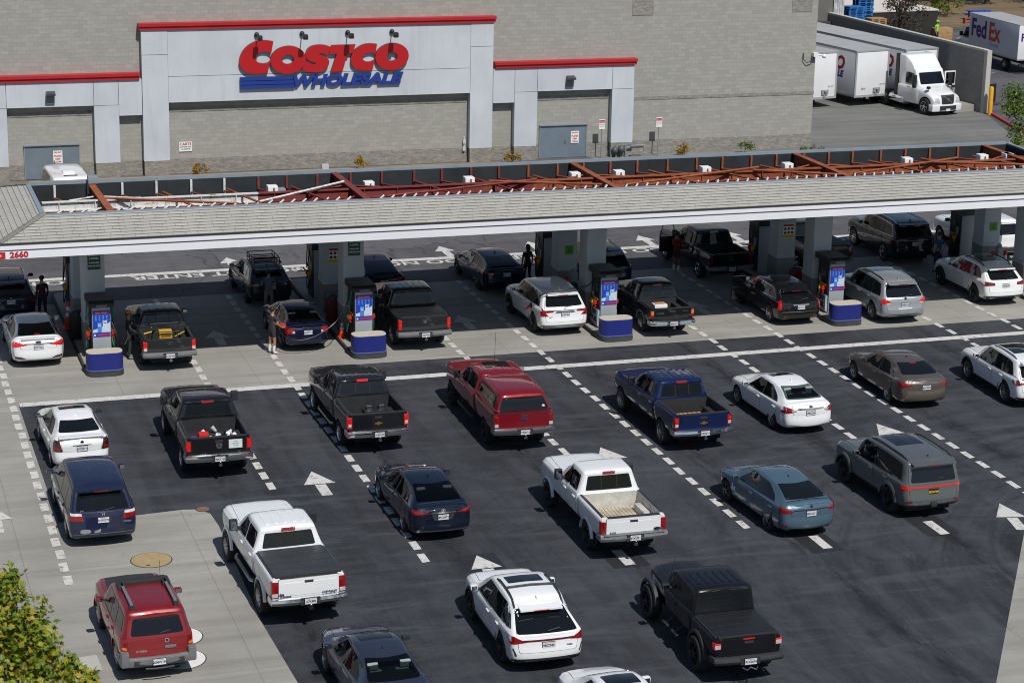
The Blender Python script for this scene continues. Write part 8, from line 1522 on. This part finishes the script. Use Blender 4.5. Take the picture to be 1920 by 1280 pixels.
for s in (-1, 1): MB().box(-1.0, 1.0, s * 0.75 - 0.14, s * 0.75 + 0.14, 0.42, 0.47).build('seat', MATS['bench_blue'], o); MB().box(s * 0.8 - 0.05, s * 0.8 + 0.05, -0.7, 0.7, 0.36, 0.42).box(s * 0.8 - 0.05, s * 0.8 + 0.05, -0.3, -0.2, 0, 0.72).box(s * 0.8 - 0.05, s * 0.8 + 0.05, 0.2, 0.3, 0, 0.72).build('leg', MATS['bench_blue'], o)
o = tag(MB().box(-0.6, 0.6, -0.2, 0.2, 0.4, 0.46).box(-0.58, -0.48, -0.2, 0.2, 0, 0.4).box(0.48, 0.58, -0.2, 0.2, 0, 0.4).build('low_bench', mat('bench_red', (0.45, 0.05, 0.02), 0.6)), 'small red bench left of the delivery truck roof', 'bench'); o.location = (89.6, 158.6, 0)
o = thing('pale_building', 'pale low building far behind the trees at the top right', 'building', (108, 186, 0)); MB().box(-8, 14, 0, 10, 0, 3.2).build('wall', mat('far_wall', (0.5, 0.48, 0.44), 0.8), o); MB().box(-8.3, 14.3, -0.3, 10.3, 3.2, 3.5).build('roof', M_TRR, o)

# ------------------------------------------------------------------ trees and shrubs
def leafmat(name, cols):
    n = NT(name); oi = n.n('ShaderNodeNewGeometry'); c = n.ramp(oi.outputs['Random Per Island'], [(i / max(1, len(cols) - 1), c) for i, c in enumerate(cols)])
    n.col(c); n.b.inputs['Roughness'].default_value = 0.5; n.b.inputs['Subsurface Weight'].default_value = 0.0
    tr = n.n('ShaderNodeBsdfTranslucent'); n.l(c, tr.inputs[0]); mx = n.n('ShaderNodeMixShader'); mx.inputs[0].default_value = 0.35; n.l(n.b.outputs[0], mx.inputs[1]); n.l(tr.outputs[0], mx.inputs[2]); n.l(mx.outputs[0], n.t.nodes['Material Output'].inputs[0]); return n.m
LEAF_MAPLE = [(0, 0), (0.30, 0.12), (0.16, 0.22), (0.46, 0.30), (0.24, 0.44), (0.36, 0.66), (0.13, 0.56), (0.0, 1.0)]
def leaves(rng, clumps, n, size, shape='leaf'):
    vs = []; fs = []; tot = sum(c[3] ** 2 for c in clumps)
    for (cx, cy, cz, r, sq) in clumps:
        for _ in range(max(3, int(n * r * r / tot))):
            d = rng.normal(size=3); d /= np.linalg.norm(d); q = r * rng.uniform(0.2, 1.18)
            p = np.array([cx + d[0] * q, cy + d[1] * q, cz + d[2] * q * sq]); s = size * rng.uniform(0.65, 1.3)
            a = d * 0.5 + rng.normal(size=3) * 0.5 + (0, 0, 0.55); a /= np.linalg.norm(a); u = np.cross(a, rng.normal(size=3)); u /= np.linalg.norm(u); w_ = np.cross(a, u)
            o = len(vs)
            if shape == 'maple':
                half = LEAF_MAPLE; pts = [(x_, y_) for x_, y_ in half] + [(-x_, y_) for x_, y_ in half[-2:0:-1]]
            else: pts = [(0, 0), (0.28, 0.4), (0, 1.0), (-0.28, 0.4)]
            for x_, y_ in pts: vs.append(tuple(p + u * x_ * s + w_ * (y_ - 0.4) * s + a * (-(x_ * x_) * 0.35 * s - 0.2 * (y_ - 0.4) ** 2 * s)))
            if shape == 'maple': fs += [tuple(o + i for i in range(len(pts)))]
            else: fs += [(o, o + 1, o + 2, o + 3)]
    me = bpy.data.meshes.new('crown'); me.from_pydata(vs, [], fs); return me
def tree(name, label, x, y, h, clumps, n, size, lm, shape='leaf', trunk_r=0.12, cat='tree', seed=1, group=None, bark=(0.07, 0.055, 0.045), limbs=7):
    t = thing(name, label, cat, (x, y, 0), 0, group); rng = np.random.default_rng(seed); me = leaves(rng, clumps, n, size, shape); me.materials.append(lm); link('crown' if cat == 'tree' else 'foliage', me, t)
    b = MB(); top = (0.05, 0.05, h * 0.62); b.tube(arc([(0, 0, 0), (0.04, -0.03, h * 0.3), top], 4), trunk_r, 8, 0, trunk_r * 0.5)
    for c in sorted(clumps, key=lambda c: -c[3])[:limbs]:
        z0 = h * rng.uniform(0.28, 0.55); b.tube(arc([(0.03, 0, z0), (c[0] * 0.5, c[1] * 0.5, (z0 + c[2]) * 0.52), c[:3], (c[0] * 1.15, c[1] * 1.15, c[2] + c[3] * 0.6)], 3), trunk_r * 0.42, 6, 0, trunk_r * 0.06)
    b.build('trunk' if cat == 'tree' else 'stem', mat('bark_%02d' % int(bark[0] * 100), bark, 0.9, vary=0.35, vscale=6), t); return t
def rclumps(seed, n, R, zc, zr, r0, r1, sq=0.8):
    g = np.random.default_rng(seed); out = []
    for _ in range(n):
        d = g.normal(size=3); d /= np.linalg.norm(d); q = g.uniform(0.35, 1.0) ** 0.5
        out.append((d[0] * R * q, d[1] * R * q, zc + d[2] * zr * q, g.uniform(r0, r1), sq))
    return out
LM_MAPLE = leafmat('leaf_maple', [(0.06, 0.13, 0.012), (0.12, 0.20, 0.016), (0.20, 0.27, 0.02), (0.29, 0.33, 0.025), (0.34, 0.32, 0.03), (0.40, 0.26, 0.03)])
LM_GRN = leafmat('leaf_green', [(0.03, 0.075, 0.014), (0.07, 0.15, 0.02), (0.15, 0.23, 0.025), (0.25, 0.27, 0.035)]); LM_DARK = leafmat('leaf_dark', [(0.010, 0.022, 0.008), (0.022, 0.040, 0.014), (0.04, 0.05, 0.02)]); LM_DRY = leafmat('leaf_dry', [(0.03, 0.022, 0.015), (0.06, 0.042, 0.028), (0.10, 0.07, 0.045), (0.05, 0.05, 0.02)]); LM_YEL = leafmat('leaf_yellow', [(0.20, 0.12, 0.008), (0.36, 0.21, 0.012), (0.42, 0.27, 0.03)]); LM_LIME = leafmat('leaf_lime', [(0.06, 0.10, 0.012), (0.16, 0.20, 0.02), (0.30, 0.32, 0.04)])
tree('maple_tree', 'leafy green and yellow maple at the lower left corner', 3.3, 45.2, 5.2, [(0.0, 0.0, 4.9, 0.35, 1), (-0.15, 0.0, 4.45, 0.5, 1), (0.3, -0.1, 4.0, 0.55, 1), (-0.2, 0.1, 3.8, 0.7, 1), (0.55, -0.2, 3.55, 0.5, 1), (0.2, 0.0, 3.3, 0.65, 1), (0.75, -0.3, 3.2, 0.42, 1), (-0.3, -0.1, 3.0, 0.7, 1), (0.5, -0.3, 2.8, 0.5, 1), (-0.7, 0, 4.2, 0.6, 1), (-0.9, -0.1, 3.4, 0.8, 1),
      (1.15, -0.5, 3.0, 0.30, 0.8), (1.3, -0.6, 2.75, 0.36, 0.8), (1.55, -0.6, 2.6, 0.30, 0.8), (1.0, -0.6, 2.6, 0.38, 0.9), (1.75, -0.7, 2.42, 0.22, 0.7), (0.4, -0.5, 2.3, 0.55, 0.9), (1.3, -0.7, 2.2, 0.45, 0.8), (-0.4, -0.6, 2.3, 0.7, 1)], 4600, 0.175, LM_MAPLE, 'maple', 0.09, seed=4)
tree('street_tree', 'bright green leafy tree at the right edge above the canopy', 61.7, 101.5, 6.2, rclumps(5, 16, 1.5, 3.7, 1.9, 0.5, 0.85) + [(-2.0, -1.6, 2.2, 0.35, 0.8), (-2.4, -1.7, 2.6, 0.25, 1), (-1.6, -1.2, 2.3, 0.4, 0.8)], 5200, 0.17, LM_GRN, seed=6)
tree('bare_tree', 'brown nearly leafless tree leaning over the yard wall', 75.6, 144.0, 6.2, rclumps(8, 16, 2.3, 3.0, 1.5, 0.5, 0.9), 2600, 0.16, LM_DRY, seed=9, bark=(0.08, 0.06, 0.05), trunk_r=0.2, limbs=14)
for i, (x, y, h, R, lm, nm, lab, n) in enumerate(((90.2, 163.5, 2.4, 1.5, LM_LIME, 'shrub', 'bright lime green shrub behind the blue table', 1500), (97.5, 170, 6.5, 2.6, LM_DARK, 'shade_tree', 'dark thicket tree behind the delivery truck', 2200), (103.0, 170, 7.5, 2.8, LM_DARK, 'shade_tree', 'dark tree with thick trunk at the top right corner', 2200), (101.0, 165.5, 3.0, 1.4, LM_LIME, 'shrub', 'lime green shrub between the dark trunks at the top right', 1100), (93.5, 172, 6, 2.4, LM_DARK, 'shade_tree', 'dark tree behind the lime shrub', 1800), (86.0, 172, 6, 2.4, LM_DRY, 'shade_tree', 'brown dry tree on the slope left of the lime shrub', 1500), (80, 170, 7, 3.0, LM_DARK, 'shade_tree', 'dark tree behind the white roofed container', 2000), (108, 176, 8, 3.2, LM_DARK, 'shade_tree', 'dark tree beyond the right edge trunk', 1800))):
    tr_ = nm == 'shade_tree'
    tree(nm, lab, x, y, h, rclumps(20 + i, 12, R, h * (0.62 if tr_ else 0.5), h * 0.36, R * 0.3, R * 0.5), n, 0.26 if tr_ else 0.2, lm, cat='tree' if tr_ else 'shrub', seed=30 + i, trunk_r=0.25 if tr_ else 0.05, group='trees on the slope' if tr_ else None)
for i, (x, y, r, lab, lm) in enumerate(((18.6, 110.6, 0.55, 'yellow bush below the CARTS sign', LM_YEL), (27.2, 110.5, 0.5, 'low yellow bush at the middle of the long wall', LM_YEL), (35.25, 110.0, 0.62, 'round yellow bush left of the right steel door', LM_YEL), (45.3, 110.4, 0.45, 'small yellow bush right of the gas meter', LM_YEL), (49.0, 110.6, 0.6, 'green bush at the base of the plain wall', LM_GRN), (53.0, 110.2, 0.9, 'flat green ground shrub at the warehouse corner', LM_GRN))):
    tree('wall_shrub', lab, x, y, 0.9, rclumps(50 + i, 8, r * 0.7, 0.42 if i < 5 else 0.12, 0.28 if i < 5 else 0.08, 0.15, 0.28), 420, 0.11, lm, cat='shrub', seed=60 + i, trunk_r=0.02, group='shrubs along the warehouse wall')
